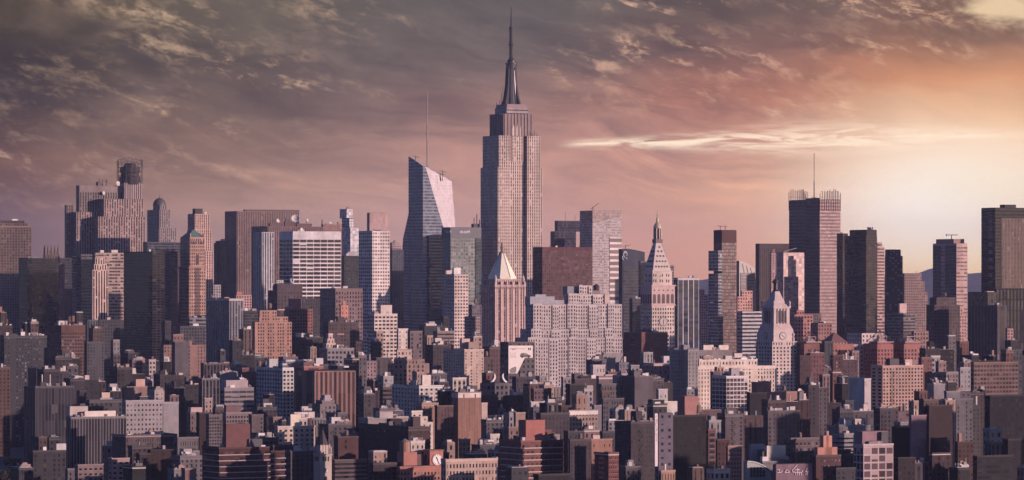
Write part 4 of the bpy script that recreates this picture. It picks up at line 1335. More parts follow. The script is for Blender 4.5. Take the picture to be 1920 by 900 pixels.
@hero(4000)
def green_roof_tower(d):
    b = own('orange tower with green peaked roof', 'skyscraper', 'narrow orange brick tower with arched window bays and a small green peaked roof', 'skyscraper', d, 336, 354.5, 386)
    br = (.42, .235, .165)
    mat = facade(br, 'punch', ww=.5, wh=.56, bl=.15, group=0)
    z1 = b.z(500)
    Mesh().box(0, b.wR, 0, b.wL, 0, z1, st=3.5, nR=8, nL=9, cap=1).build('wall', mat, b.root)
    Mesh().box(b.wR * .36, b.wR * .64, -.25, .1, b.z(597), z1 - 1, st=3.5, nR=4, bottom=True).build('middle_bay', facade((.17, .10, .085), 'punch', ww=.5, wh=.55), b.root)
    cornice(b, 0, b.wR, 0, b.wL, z1, 1.3, .7, plain((.30, .17, .13)))
    rc, z2 = rectz(b, 338, 356, 384, 444.5, .8)
    Mesh().box(*rc, z1 - .01, z2, st=3.6, nR=8, nL=8, cap=1).build('upper_wall', mat, b.root)
    cornice(b, *rc, b.z(470), 1.0, .6, plain((.26, .15, .12)))
    dk = plain((.06, .042, .045), .7)
    arches(b, [(rc[0] + rc[1]) / 2], (rc[1] - rc[0]) * .22, b.z(496), b.z(477), rc[2] - .05, 'R', dk)
    arches(b, [rc[0] + (rc[1] - rc[0]) * (i + .5) / 6 for i in range(6)], (rc[1] - rc[0]) * .09, b.z(458), b.z(451), rc[2] - .05, 'R', dk)
    cx = b.lx(363, (rc[2] + rc[3]) / 2); cy = (rc[2] + rc[3]) / 2
    hw = (rc[1] - rc[0]) * .48; hl = (rc[3] - rc[2]) * .48
    mx = (rc[0] + rc[1]) / 2
    Mesh().frustum((mx - hw, mx + hw, cy - hl, cy + hl), z2, (mx - hw * .15, mx + hw * .15, cy - hl * .15, cy + hl * .15), b.z(431, mx, cy)).build('peaked_roof', plain((.10, .20, .17), .6), b.root)
    for x in (rc[0] + .8, rc[1] - .8):
        Mesh().lathe(x, rc[2] + .8, [(1, z2), (1, z2 + 2.5), (0, z2 + 5)], 6).build('pinnacle', plain(br), b.root)


@hero(4650)
def slanted_top_tower(d):
    b = own('slant-topped grey tower', 'office_tower', 'grey glass tower with its top cut on a slant and pale bands down one side', 'office building', d, 1087, 1111, 1165.5)
    W, L = b.wR, b.wL
    za, zr, zl, zt = b.z(419), b.z(405, W, 0), b.z(399.5, 0, L), b.z(394.5)
    mat = facade((.36, .29, .29), 'grid', ww=.78, wh=.45, glass=(.13, .11, .115), bl=.35, blind=(.40, .33, .32), rough=.3)
    hull([(0, 0, 0), (W, 0, 0), (W, L, 0), (0, L, 0), (0, 0, za), (W, 0, zr), (0, L, zl), (W, L, zr)], 3.2, 2.6, mat, 'wall', b.root)
    cr = facade((.22, .12, .12), 'glass', glass=(.16, .09, .095), rough=.3, bl=0)
    hull([(.15, .15, za - .2), (W - .2, .15, zr), (.15, L - .2, zl), (.15, .15, zt), (W - .2, .15, zt), (.15, L - .2, zt), (W - .2, L - .2, zt), (W - .2, L - .2, zr)], 3.2, 2.6, cr, 'slanted_crown', b.root)
    x0 = b.lx(1143)
    Mesh().box(x0, W + .15, -.5, L * .5, 0, b.z(445, x0), st=7, bay=30).build('banded_bay', facade((.66, .54, .53), 'band', ww=1, wh=.62, glass=(.20, .15, .15)), b.root)
    x = b.lx(1116, 6)
    Mesh().bar((x - 3, 6, zt), (x - 3, 6, zt + 4), .5).bar((x - 6, 6, zt + 2), (x + 5, 6, zt + 9), .4).build('roof_crane', plain((.10, .06, .06)), b.root)


@hero(4700)
def screen_crown_tower(d):
    b = own('tower with spiky roof screens', 'skyscraper', 'tall pink and dark tower crowned by spiky rod screens and one thin mast', 'skyscraper', d, 1480, 1537, 1576)
    W, L = b.wR, b.wL
    zt = b.z(374)
    mat = facade((.31, .155, .14), 'band', wh=.42, ww=.92, glass=(.15, .075, .072), bl=.10, blind=(.34, .19, .17), rough=.35)
    m = Mesh().box(0, W, 0, L, 0, zt, st=4.2, bay=3)
    m.build('wall', mat, b.root)
    y0, y1 = b.ly(1535.5, -.6), b.ly(1511, -.6)
    Mesh().box(-.6, .3, y0, y1, 0, b.z(371), st=4.2, bay=8).build('recessed_bay', facade((.10, .075, .085), 'band', glass=(.03, .03, .045)), b.root)
    Mesh().box(-.5, .3, y1 + .05, L, 0, zt - 1, st=4.2, bay=3).build('side_screen', facade((.15, .10, .11), 'band', wh=.5, glass=(.05, .045, .055)), b.root)
    dk = plain((.22, .13, .12), .6)
    rnd = random.Random(5)
    def screen(p0, p1, n, zb):
        for i in range(n):
            t = i / (n - 1)
            x = p0[0] + (p1[0] - p0[0]) * t; y = p0[1] + (p1[1] - p0[1]) * t
            h = b.z(354 + rnd.random() * 5 + (5 if i in (0, n - 1) else 0), x, y)
            Mesh().bar((x, y, zb), (x, y, h), .42).build('screen_rod', dk, b.root)
        for py in (360, 364, 368, 371):
            m = Mesh(); m.bar((*p0, b.z(py, *p0)), (*p1, b.z(py, *p1)), .26); m.build('screen_rail', dk, b.root)
    screen((0.3, -.3), (W - .3, -.3), 10, zt - 14)
    screen((-.8, y1 + .5), (-.8, L - .3), 9, zt - 12)
    screen((W - .2, .5), (W - .2, L * .5), 7, zt - 12)
    screen((3, L * .8), (W * .6, L * .8), 7, zt - 1)
    b.roof(0, W, 0, L, zt)
    cy = L * .35; cx = b.lx(1526.5, cy)
    m = Mesh(); m.bar((cx, cy, zt), (cx, cy, b.z(340, cx, cy)), .75, 6); m.bar((cx, cy, b.z(340, cx, cy)), (cx, cy, b.z(287, cx, cy)), .42, 6)
    m.build('mast', plain((.11, .075, .07), .5), b.root)
    Mesh().bar((cx - 4, cy, zt + 3), (cx + 8, cy, zt + 2), .5).build('mast_boom', dk, b.root)


@hero(4050)
def slender_pod_tower(d):
    b = own('slender bronze tower', 'skyscraper', 'very slender bronze glass tower with stacked grey glass pods down one side', 'skyscraper', d, 1338, 1353.5, 1381)
    W, L = b.wR, b.wL
    zt = b.z(431.5)
    Mesh().box(0, W, 0, L, 0, zt, st=3.5, bay=2.6, cap=13).build('wall', facade((.095, .042, .038), 'glass', glass=(.085, .034, .034), rough=.2, bl=.12, blind=(.2, .11, .10)), b.root)
    b.roof(0, W, 0, L, zt)
    p = b.lx(1353, 0) + 2.6
    for i, (t, u) in enumerate(((470, 508), (513, 566), (568.5, 600), (602.5, 646))):
        Mesh().box(-4.5, -.05, -.15, L + 3.0, b.z(u), b.z(t), st=3.5, bay=2.8, bottom=True).build('glass_pod', facade((.36, .37, .42), 'grid', ww=.86, wh=.74, glass=(.05, .065, .095), bl=.08), b.root)
    for dx in (-3, 3):
        x = b.lx(1355, L * .4) + dx
        Mesh().bar((x, L * .4, zt), (x, L * .4, zt + 5), .35).bar((x - 3, L * .4, zt + 4.5), (x + 3, L * .4, zt + 3.6), .3).build('roof_crane', plain((.08, .06, .06)), b.root)


@hero(4600)
def curved_roof_block(d):
    b = own('dark block with curved roof', 'office_tower', 'dark reflective block with a curving sloped roof beside the slender bronze tower', 'office building', d, 1380, 1386, 1417)
    W, L = b.wR, b.wL
    pts = [(0, b.z(600))]
    top = []
    for i in range(9):
        t = i / 8
        px = 1386 + 30 * t
        x = b.lx(px)
        top.append((x, b.z(489 + 14 * t ** 1.5 + (0 if t < 1 else 1), x)))
    m = Mesh()
    m.prism([(0, 0), (top[-1][0], 0)] + list(reversed(top)), 0, L)
    m.build('wall', plain((.12, .095, .10), .3, 0, .5, .12, .5), b.root)
    for t in (.2, .45, .7):
        x = top[-1][0] * t
        Mesh().bar((x, -.2, b.z(492 + 14 * t)), (x + 8, -.2, b.z(545)), .35).build('roof_rib', plain((.3, .22, .2)), b.root)
    Mesh().box(b.lx(1389, -.6), b.lx(1414, -.6), -.6, -.02, b.z(560), b.z(512)).build('glass_front', facade((.22, .16, .15), 'band', glass=(.10, .08, .09), rough=.3), b.root)


@hero(4550)
def rounded_blue_block(d):
    b = own('dark rounded block', 'office_tower', 'dark blue office block with gently curved roofline and a pale looping emblem', 'office building', d, 1160, 1167, 1209)
    W, L = b.wR, b.wL
    top = []
    for i in range(9):
        t = i / 8
        x = W * t
        top.append((x, b.z(466.5 + 9 * max(0, t - .25) ** 1.3, x)))
    Mesh().prism([(0, 0), (W, 0)] + list(reversed(top)), 0, L).build('wall', facade((.05, .055, .08), 'blank'), b.root)
    Mesh().box(W * .05, W * .97, -.3, .1, 0, b.z(500), st=3.8, bay=3, bottom=True).build('window_front', facade((.06, .065, .095), 'band', glass=(.025, .03, .05)), b.root)
    path = [[(415, 390), (470, 360), (530, 400), (480, 440), (415, 390), (395, 480), (405, 580), (435, 620)], [(540, 420), (545, 480), (520, 560)], [(480, 620), (520, 650), (550, 700)], [(340, 560), (360, 680), (400, 720)]]
    m = Mesh()
    for pl in path:
        for (a, c_), (e, f) in zip(pl, pl[1:]):
            x0, x1 = b.lx(1150 + a / 22.5 + 1.2), b.lx(1150 + e / 22.5 + 1.2)
            m.bar((x0, -.5, b.z(455 + c_ / 22.5, x0)), (x1, -.5, b.z(455 + f / 22.5, x1)), .38)
    m.build('emblem', plain((.60, .58, .62), .5), b.root)
    x = b.lx(1173, 8)
    Mesh().bar((x, 8, b.z(470)), (x, 8, b.z(459.5)), .5).bar((x - 3, 8, b.z(461.5)), (x + 7, 8, b.z(459)), .4).build('roof_crane', plain((.2, .1, .09)), b.root)


@hero(3500)
def cream_complex(d):
    b = own('vast cream stepped block', 'office_block', 'vast cream stone block of many stepped and notched bays with dark windows', 'office building', d, 975, 990, 1168)
    pale = (.43, .365, .36)
    mat = facade(pale, 'punch', ww=.46, wh=.60, bl=.12)
    st = 6.9 * b.mpp; bay = 4.7 * b.mpp / CT
    W, L = b.wR, b.wL

    def bays(c_list, t, u, y, back, name, proud):
        z1 = b.z(t, 0, y); z0 = 0 if u is None else b.z(u, 0, y)
        x0, x1 = b.lx(c_list[0], y), b.lx(c_list[-1], y)
        Mesh().box(x0, x1, y, back, z0, z1, st=st, bay=bay, cap=1.0).build(name, mat, b.root)
        for i, (pa, pb) in enumerate(zip(c_list, c_list[1:])):
            if i % 2 == 0:
                xa, xb = b.lx(pa, y - proud), b.lx(pb, y - proud)
                Mesh().box(xa + .05, xb, y - proud, y + .3, z0, z1 + (.7 if i % 4 == 0 else -1.0), st=st, bay=bay, cap=1.2).build('bay', mat, b.root)
        b.roof(x0, x1, y, back, z1)
    bays([990, 1008, 1030, 1046, 1066, 1080, 1100, 1118, 1136, 1150, 1167], 634, None, 0, L + 10, 'wall', .8)
    bays([996, 1014, 1034, 1050, 1070, 1084, 1106, 1120, 1134, 1149, 1166], 618, 640, 4, L + 10, 'middle_wall', .9)
    bays([1000, 1016, 1036, 1048, 1064, 1080, 1104, 1122, 1140, 1152, 1166], 571, 622, 9, L + 9, 'upper_wall', 1.1)
    bays([1066, 1085, 1112, 1130, 1142], 552, 575, 13, L + 6, 'attic_wall', 1.4)
    bays([1086, 1092, 1104, 1110], 535.5, 556, 15, L + 3, 'crown_wall', 1.2)
    y = 18
    Mesh().box(b.lx(1064, y), b.lx(1086, y), y, y + 9, b.z(554), b.z(537, 0, y)).build('plant_room', plain((.22, .22, .25), .7), b.root)
    Mesh().box(b.lx(1110, y), b.lx(1125, y), y, y + 9, b.z(556), b.z(545, 0, y)).build('plant_room', plain((.20, .15, .16), .7), b.root)
    Mesh().box(b.lx(1134, 12), b.lx(1143, 12), 12, 20, b.z(572), b.z(552, 0, 12)).build('chimney', plain((.50, .36, .32), .8), b.root)
    yy = 14
    for i, (pa, pb, t) in enumerate(((994, 1004, 556), (1004, 1024, 552), (1024, 1040, 556), (1040, 1058, 563))):
        Mesh().box(b.lx(pa, yy), b.lx(pb, yy) - .1, yy, yy + 10, b.z(572, 0, yy) - 1, b.z(t, 0, yy)).build('roof_duct', plain((.27, .27, .31), .6), b.root)
    cy = 24; cx = b.lx(1118, cy); r = 2.9
    root = thing('water_tank', 'big dark round water tank at the top of the vast cream stepped block', 'water tank', b.world(cx, cy, b.z(552, 0, 13) + .3), TH, 'water tanks on the rooftops')
    Mesh().lathe(0, 0, [(r, 1.5), (r, 7.5)], 14).build('barrel', plain((.055, .045, .048)), root)
    Mesh().lathe(0, 0, [(r * 1.08, 7.5), (0, 9.3)], 14).build('roof', plain((.07, .055, .055)), root)
    for sx in (-1, 1):
        for sy in (-1, 1):
            Mesh().bar((sx * 2, sy * 2, 0), (sx * 2, sy * 2, 1.5), .2).build('leg', plain((.05, .05, .05)), root)


@hero(3300)
def four_pyramid_blocks(d):
    """four brick blocks of one complex, each under a pyramid"""
    spec = [(1497, 1508, 1537, 645, 1517, 622, (.20, .08, .07), 'open', 'red brick block under the open steel pyramid nearest the urn-topped clock tower'),
            (1555, 1559, 1601, 645, 1564, 622, (.36, .13, .10), 'solid', 'red brick block under a solid reddish pyramid roof'),
            (1637, 1645, 1675, 645, 1650, 619, (.33, .11, .09), 'open', 'red brick block with dark flank under the tallest open steel pyramid'),
            (1688, 1695, 1726, 645, 1702, 621, (.31, .115, .095), 'open', 'red brick block under an open steel pyramid beside the dark tank tower')]
    for i, (l, c, r, t, ax, ay, col, kind, lab) in enumerate(spec):
        b = own('pyramid block %d' % i, 'brick_apartment_tower', lab, 'apartment building', d + 8 * i, l, c, r, minL=22)
        mat = facade(col, 'punch', ww=.5, wh=.55, lit=.02 if i == 1 else 0, bl=.15)
        zt = b.z(t)
        Mesh().box(0, b.wR, 0, b.wL, 0, zt, st=3.4, bay=3.4, cap=4).build('wall', mat, b.root)
        b.roof(0, b.wR, 0, b.wL, zt)
        cy = b.wL * .45; cx = b.lx(ax, cy)
        hw = 20 * b.mpp / 1.0
        hw = (b.lx(ax + 21, cy) - b.lx(ax - 21, cy)) * .37
        zb = b.z(641, cx, cy); za = b.z(ay, cx, cy)
        Mesh().box(cx - hw * .8, cx + hw * .8, cy - hw * .8, cy + hw * .8, zt + .3, zb - .4).build('roof_house', plain(col, .85), b.root)
        base = [(cx - hw, cy - hw, zb), (cx + hw, cy - hw, zb), (cx + hw, cy + hw, zb), (cx - hw, cy + hw, zb)]
        stl = plain((.18, .10, .10), .6)
        if kind == 'solid':
            Mesh().frustum((cx - hw, cx + hw, cy - hw, cy + hw), zb - .38, (cx, cx, cy, cy), za, top=False).build('pyramid_roof', plain((.20, .085, .08), .7), b.root)
            for x in range(6):
                Mesh().box(cx - hw + x * hw * .36, cx - hw + x * hw * .36 + .8, cy - hw - .2, cy - hw, zb - 3, zb - .5).build('gable_post', plain((.55, .45, .42)), b.root)
        else:
            ap = (cx, cy, za)
            for p in base:
                Mesh().bar(p, ap, .38).build('pyramid_edge', stl, b.root)
            for k in range(4):
                p, q_ = Vector(base[k]), Vector(base[(k + 1) % 4])
                m = Mesh()
                m.bar(p, q_, .34)
                A = Vector(ap)
                m.bar(p.lerp(A, .5), q_.lerp(A, .5), .26); m.bar(p.lerp(q_, .5), p.lerp(A, .5), .26); m.bar(p.lerp(q_, .5), q_.lerp(A, .5), .26)
                m.build('pyramid_bracing', plain((.50, .36, .33), .6) if k == 0 else stl, b.root)
            Mesh().frustum((cx - hw * .55, cx + hw * .55, cy - hw * .55, cy + hw * .55), zb - .38, (cx - .2, cx + .2, cy - .2, cy + .2), zb + (za - zb) * .55).build('inner_pyramid', plain((.42, .30, .28), .7), b.root)


@hero(1840)
def church(d):
    b = own('slim church tower', 'church_tower', 'slim pale church tower with small round clock, corner pinnacles and dark pointed spire', 'church', d, 588, 600, 622)
    pale = (.46, .37, .31)
    W, L = b.wR, b.wL
    z1 = b.z(852)
    st = plain(pale, .85, 0, .3)
    Mesh().box(0, W, 0, L, 0, z1).build('wall', st, b.root)
    rc, z2 = rectz(b, 593, 601.5, 617, 835, .7)
    Mesh().box(*rc, z1 - .01, z2).build('belfry_wall', st, b.root)
    cornice(b, 0, W, 0, L, z1, .4, .35, st)
    for i in range(4):
        x = rc[0] + (rc[1] - rc[0]) * i / 3
        Mesh().box(x - .22, x + .22, rc[2] - .25, rc[2] + .05, z1, z2 + .3).build('pilaster', plain((.52, .43, .37)), b.root)
    dk = plain((.04, .035, .04))
    arches(b, [W * f for f in (.28, .5, .72)], W * .1, b.z(865), b.z(856), -.05, 'R', dk)
    arches(b, [W * .5], W * .2, b.z(905), b.z(893), -.05, 'R', dk, 'doorway_arch')
    arches(b, [L * f for f in (.28, .5, .72)], L * .1, b.z(865), b.z(856), -.05, 'L', dk)
    cx, cy = (rc[0] + rc[1]) / 2, (rc[2] + rc[3]) / 2
    h = min(rc[1] - rc[0], rc[3] - rc[2]) / 2 * 1.05
    Mesh().lathe(cx, cy, [(h * 1.2, z2), (0, b.z(803, cx, cy))], 8, rot=R(22.5)).build('spire', plain((.060, .052, .062), .7), b.root)
    for x, y in ((.4, .4), (W - .4, .4), (.4, L - .4)):
        Mesh().lathe(x, y, [(.5, z1), (.5, z1 + 2.2), (.6, z1 + 2.3), (0, z1 + 4.6)], 6).build('pinnacle', st, b.root)
    clock(b, b.lx(611), -.05, b.z(882, b.lx(611)), .92, 'R', (.66, .62, .56), (.05, .045, .05), (.3, .45), (.1, .75))


@hero(1800)
def red_clock_block(d):
    b = own('red clock block', 'brick_building', 'orange red brick block with a large white clock dial on its square corner tower', 'apartment building', d, 744, 750, 832)
    br = (.40, .155, .11)
    mat = facade(br, 'blank')
    z0 = b.z(875)
    Mesh().box(0, b.wR, 0, b.wL, 0, z0).build('wall', mat, b.root)
    window_parts(b, (0, b.wR, 0, b.wL), b.z(905), z0, 13, 2, 10 * b.mpp, .5, .5, 2.2, 100)
    cornice(b, 0, b.wR, 0, b.wL, z0, .5, .3, plain(br))
    b.roof(0, b.wR, 0, b.wL, z0 + .02)
    x0, x1 = b.lx(806, .5), b.lx(831, .5)
    z1 = b.z(847)
    Mesh().box(x0, x1, .5, 7, z0 + .02, z1).build('clock_tower_wall', plain(br, .85), b.root)
    Mesh().box(x0 - .3, x1 + .3, .2, 7.3, z1, z1 + .5, bottom=True).build('coping', plain((.30, .13, .10)), b.root)
    clock(b, b.lx(819.5, .5), .48, b.z(862, b.lx(819.5, .5), .5), 2.45, 'R', (.74, .70, .66), (.03, .05, .06), (-.2, .55), (.35, -.8), (.36, .14, .10))
    xa, xb = b.lx(757, 3), b.lx(782, 3)
    Mesh().box(xa, xb, 3, 10, z0 + .02, b.z(848, xa, 3)).build('stair_head', plain(br, .85), b.root)
    Mesh().box(xb + .05, x0 - .05, 4, 10, z0 + .02, b.z(852, xb, 3)).build('roof_house', plain((.15, .08, .08), .85), b.root)
    water_tank(b.z(849, xa, 5), 759, 822, None, b, y=6.0, label='round wooden water tank with cone roof on the red clock block', col=(.34, .17, .12), legs=False)


@hero(2700)
def billboard_block(d):
    b = own('dark block behind the car billboard', 'loft_building', 'dark loft building carrying a big white car billboard on its side', 'building', d, 938, 953, 1003)
    t = b.z(642)
    Mesh().box(0, b.wR, 0, b.wL, 0, t, st=3.8, bay=3.4).build('wall', facade((.10, .085, .095), 'punch', ww=.45, wh=.5), b.root)
    b.roof(0, b.wR, 0, b.wL, t, (.25, .10, .10))
    e = thing('billboard', 'white billboard with a dark car picture, slanted along its lower edge', 'billboard', b.world(0, -.45, 0), TH)
    X = lambda px: b.lx(px, -.45)
    Zf = lambda px, py: b.z(py, X(px), -.45)
    P = [(953.5, 700), (970, 700), (984, 671), (999, 671), (999, 648), (953.5, 648)]
    Mesh().prism([(X(a), Zf(a, c_)) for a, c_ in P], 0, .4).build('panel', plain((.66, .60, .57), .7, 0, .12), e)
    # picture of a car, a lamp-like shape and faint lines of lettering
    car = [(975.4, 669.2), (975.2, 665), (978, 662.2), (982, 661.6), (987, 662), (989.5, 664.5), (993.5, 665.6), (995, 667), (994.6, 669.2), (991, 669.8), (980, 669.8)]
    Mesh().prism([(X(a), Zf(a, c_)) for a, c_ in car], -.10, -.003).build('car_picture', plain((.06, .05, .055), .5), e)
    win = [(981.5, 664), (983, 662.6), (986.6, 662.8), (988.4, 664.8)]
    Mesh().prism([(X(a), Zf(a, c_)) for a, c_ in win], -.14, -.103).build('car_window', plain((.30, .24, .23), .4), e)
    for a in (979.2, 991):
        w = X(a); z_ = Zf(a, 669.2)
        Mesh().prism([(w + .75 * math.cos(R(k)), z_ + .75 * math.sin(R(k))) for k in range(0, 360, 45)], -.16, -.105).build('car_wheel', plain((.02, .02, .022)), e)
    lamp = [(956, 699), (955.5, 693), (960, 689.5), (967, 687), (968.2, 690), (968, 697), (965, 699.5)]
    Mesh().prism([(X(a), Zf(a, c_)) for a, c_ in lamp], -.10, -.003).build('dark_picture', plain((.10, .085, .09), .4), e)
    m = Mesh()
    for a, c_, f in ((956, 971, 653.5), (973, 985, 653.8)):
        m.prism([(X(a), Zf(a, f + .7)), (X(c_), Zf(c_, f + .7)), (X(c_), Zf(c_, f - .5)), (X(a), Zf(a, f - .5))], -.08, -.003)
    m.prism([(X(958), Zf(958, 654)), (X(962), Zf(962, 657)), (X(968), Zf(968, 654))], -.07, -.003)
    for a in (957, 960, 963.5, 966):
        m.prism([(X(a), Zf(a, 670)), (X(a + .5), Zf(a, 670)), (X(a + .5), Zf(a, 661)), (X(a), Zf(a, 661))], -.08, -.003)
    m.prism([(X(957), Zf(957, 670)), (X(969), Zf(969, 670)), (X(969), Zf(969, 669.3)), (X(957), Zf(957, 669.3))], -.075, -.003)
    m.build('lettering', plain((.42, .27, .20), .7), e)
    for a in (990, 993.2):
        Mesh().prism([(X(a), Zf(a, 656.5)), (X(a + 2), Zf(a, 656.5)), (X(a + 2), Zf(a, 652)), (X(a), Zf(a, 652))], -.09, -.003).build('dark_mark', plain((.05, .045, .05)), e)


@hero(2620)
def horn_signs(d):
    b = own('low roof with white horns', 'low_building', 'low dark roofed hall carrying two white curved horns', 'building', d, 900, 912, 962)
    t = b.z(719)
    Mesh().box(0, b.wR, 0, b.wL, 0, t, st=3.8, bay=3.4, cap=1).build('wall', facade((.13, .12, .135), 'punch'), b.root)
    b.roof(0, b.wR, 0, b.wL, t)
    for px_, s_ in ((924, 1), (946, -1)):
        e = thing('roof_ornament', 'white curved horn on the dark hall roof, %s' % ('its tip bending away from the billboard' if s_ > 0 else 'the one closer to the white billboard'), 'ornament', b.world(b.lx(px_, 2), 2, t + .25), TH, 'pair of white horns on a roof')
        pts = []
        for k in range(9):
            a = R(-80 + 100 * k / 8)
            pts.append((s_ * (4.6 * math.cos(a) - 2.6), 4.6 + 4.6 * math.sin(a) - .08))
        for k in range(9):
            a = R(20 - 100 * k / 8)
            pts.append((s_ * (3.2 * math.cos(a) - 2.2), 5.0 + 3.9 * math.sin(a) + .6 - .08 * k))
        Mesh().prism([(x, z * .93) for x, z in pts], -.6, .6).build('horn', plain((.66, .63, .63), .5), e)


@hero(1750)
def outline_sign_block(d):
    b = own('low block with outline sign', 'low_building', 'low purple brick block with pale outline lettering across its front', 'building', d, 1449, 1455, 1523)
    t = b.z(871)
    Mesh().box(0, b.wR, 0, b.wL, 0, t, st=4.2, bay=3.4, cap=7).build('wall', facade((.17, .10, .13), 'punch'), b.root)
    b.roof(0, b.wR, 0, b.wL, t)
    gl = [[(330, 490), (410, 490), (410, 580)], [(320, 590), (470, 590), (515, 530)], [(600, 575), (680, 470), (690, 520)], [(600, 590), (770, 590), (720, 520)],
          [(1060, 310), (870, 510), (890, 580), (1200, 590), (1260, 520)], [(960, 490), (1150, 490)], [(1060, 430), (1060, 690)], [(990, 600), (990, 690)], [(1130, 600), (1130, 700)], [(1200, 600), (1200, 700)],
          [(1415, 450), (1345, 560), (1470, 570)], [(1360, 600), (1360, 680)], [(1410, 560), (1410, 700)]]
    e = bpy.data.objects.new('outline_sign', None); COL.objects.link(e); e.parent = b.root
    for pl in gl:
        m = Mesh()
        for (a, c_), (f, g_) in zip(pl, pl[1:]):
            x0, x1 = b.lx(1440 + a / 19.2, -.4), b.lx(1440 + f / 19.2, -.4)
            m.bar((x0, -.4, b.z(855 + c_ / 19.2, x0)), (x1, -.4, b.z(855 + g_ / 19.2, x1)), .17)
        m.build('letter_stroke', plain((.62, .50, .58), .5), e)


@hero(1760)
def curved_glass_hall(d):
    b = own('curved glass roofed hall', 'glass_hall', 'grey green hall with a curved glazed roof at the foot of the cream plant block', 'building', d, 1394, 1401, 1446)
    W, L = b.wR, b.wL
    top = [(W * i / 10, b.z(866 + 20 * (i / 10) ** 2.2, W * i / 10)) for i in range(11)]
    zb = b.z(880)
    Mesh().prism([(0, 0), (W, 0)] + list(reversed(top)), 0, L).build('wall', plain((.24, .26, .27), .5, 0, .25), b.root)
    Mesh().prism([(x, z + .02) for x, z in top] + [(x, z + .5) for x, z in reversed(top)], -.5, L + .3).build('curved_roof', plain((.36, .39, .40), .4), b.root)
    for i in range(5):
        for j in range(3):
            x = W * (.12 + .13 * i)
            z = b.z(879 + 6.5 * j)
            if z + 1.2 < b.z(868 + 20 * ((x / W) ** 2.2), x):
                Mesh().box(x, x + 1.3, -.1, .1, z - .7, z + .7, bottom=True).build('window', PANE[1], b.root)


@hero(3880)
def sign_letter_block(d):
    b = own('dark block with rooftop letters', 'office_block', 'dark brown block with pale rooftop letters in front of the white gridded tower', 'office building', d, 512, 520, 567)
    t = b.z(533)
    Mesh().box(0, b.wR, 0, b.wL, 0, t, st=3.8, bay=3.4, cap=7).build('wall', facade((.085, .06, .068), 'punch', ww=.4), b.root)
    b.roof(0, b.wR, 0, b.wL, t)
    for body, px_, h, colr in (('ose', 525, 5.6, (.66, .62, .48)), ('U', 548, 6.4, (.74, .70, .72))):
        x = b.lx(px_, 1)
        text_mesh(body, h, plain(colr, .5, 0, .05), b.root, (x, 1, t + 1.6), (R(90), 0, 0), False, 'rooftop_letters', .5)
    m = Mesh()
    for px_ in (519, 525, 531, 545, 551):
        x = b.lx(px_, 1.4)
        m.bar((x, 1.6, t), (x, 1.6, t + 4), .14)
    m.bar((b.lx(518, 1.4), 1.3, t + 1.3), (b.lx(533, 1.4), 1.3, t + 1.3), .25)
    m.build('sign_frame', plain((.30, .26, .28)), b.root)


@hero(1700)
def vertical_sign_slab(d):
    b = own('dark slab beside a vertical sign', 'apartment_slab', 'dark purple slab with a narrow pale vertical sign running down its edge', 'apartment building', d, 1229, 1235, 1262)
    t = b.z(775)
    Mesh().box(0, b.wR, 0, b.wL, 0, t, st=3, bay=3).build('wall', facade((.12, .10, .14), 'punch', ww=.35, wh=.4), b.root)
    b.roof(0, b.wR, 0, b.wL, t)
    x0, x1 = b.lx(1228, -1.0), b.lx(1233.3, -1.0)
    e = bpy.data.objects.new('vertical_sign', None); COL.objects.link(e); e.parent = b.root
    Mesh().box(x0, x1, -1.0, -.4, b.z(874), b.z(775), bottom=True).build('panel', plain((.62, .52, .54), .6, 0, .15), e)
    xm = (x0 + x1) / 2; w = (x1 - x0) * .3
    m = Mesh()
    for k, py in enumerate((781, 786, 790, 794, 799, 803, 808, 812, 817, 821, 825)):
        z = b.z(py)
        m.bar((xm - w, -1.03, z), (xm + w, -1.03, z + (.5, -.4, .1)[k % 3]), .09)
        if k % 2:
            m.bar((xm + (w if k % 4 == 1 else -w), -1.03, z), (xm, -1.03, z - .9), .09)
    m.build('worn_lettering', plain((.15, .13, .16)), e)


@hero(4500)
def huge_edge_slab(d):
    b = own('huge edge slab', 'skyscraper', 'huge dark slab with one lit panel of fine vertical stripes, cut by the border', 'skyscraper', d, 1840, 1866, 1990)
    zt = b.z(389.5)
    Mesh().box(0, b.wR, 0, b.wL, 0, zt, st=4, bay=4).build('wall', facade((.017, .014, .018), 'band', ww=.92, wh=.6, glass=(.008, .008, .012), bl=.0), b.root)
    b.roof(0, b.wR, 0, b.wL, zt)
    x0 = b.lx(1878, -.5)
    Mesh().box(x0, b.wR * .96, -.5, .1, b.z(541), b.z(409), st=5.5, bay=2.1, bottom=True).build('striped_panel', facade((.20, .135, .115), 'fins', ww=.50, wh=.86, spandrel=(.085, .055, .05), glass=(.025, .018, .02)), b.root)
    y0, y1 = b.ly(1861, -.3), b.ly(1853, -.3)
    Mesh().box(-.3, .1, y0, y1, b.z(530), b.z(400), st=9, bay=5, bottom=True).build('side_louvres', facade((.15, .09, .10), 'band', glass=(.03, .025, .035)), b.root)
    Mesh().box(b.lx(1884, 8), b.lx(1905, 8), 8, 18, zt + .26, zt + 4).build('plant_room', plain((.05, .04, .045)), b.root)


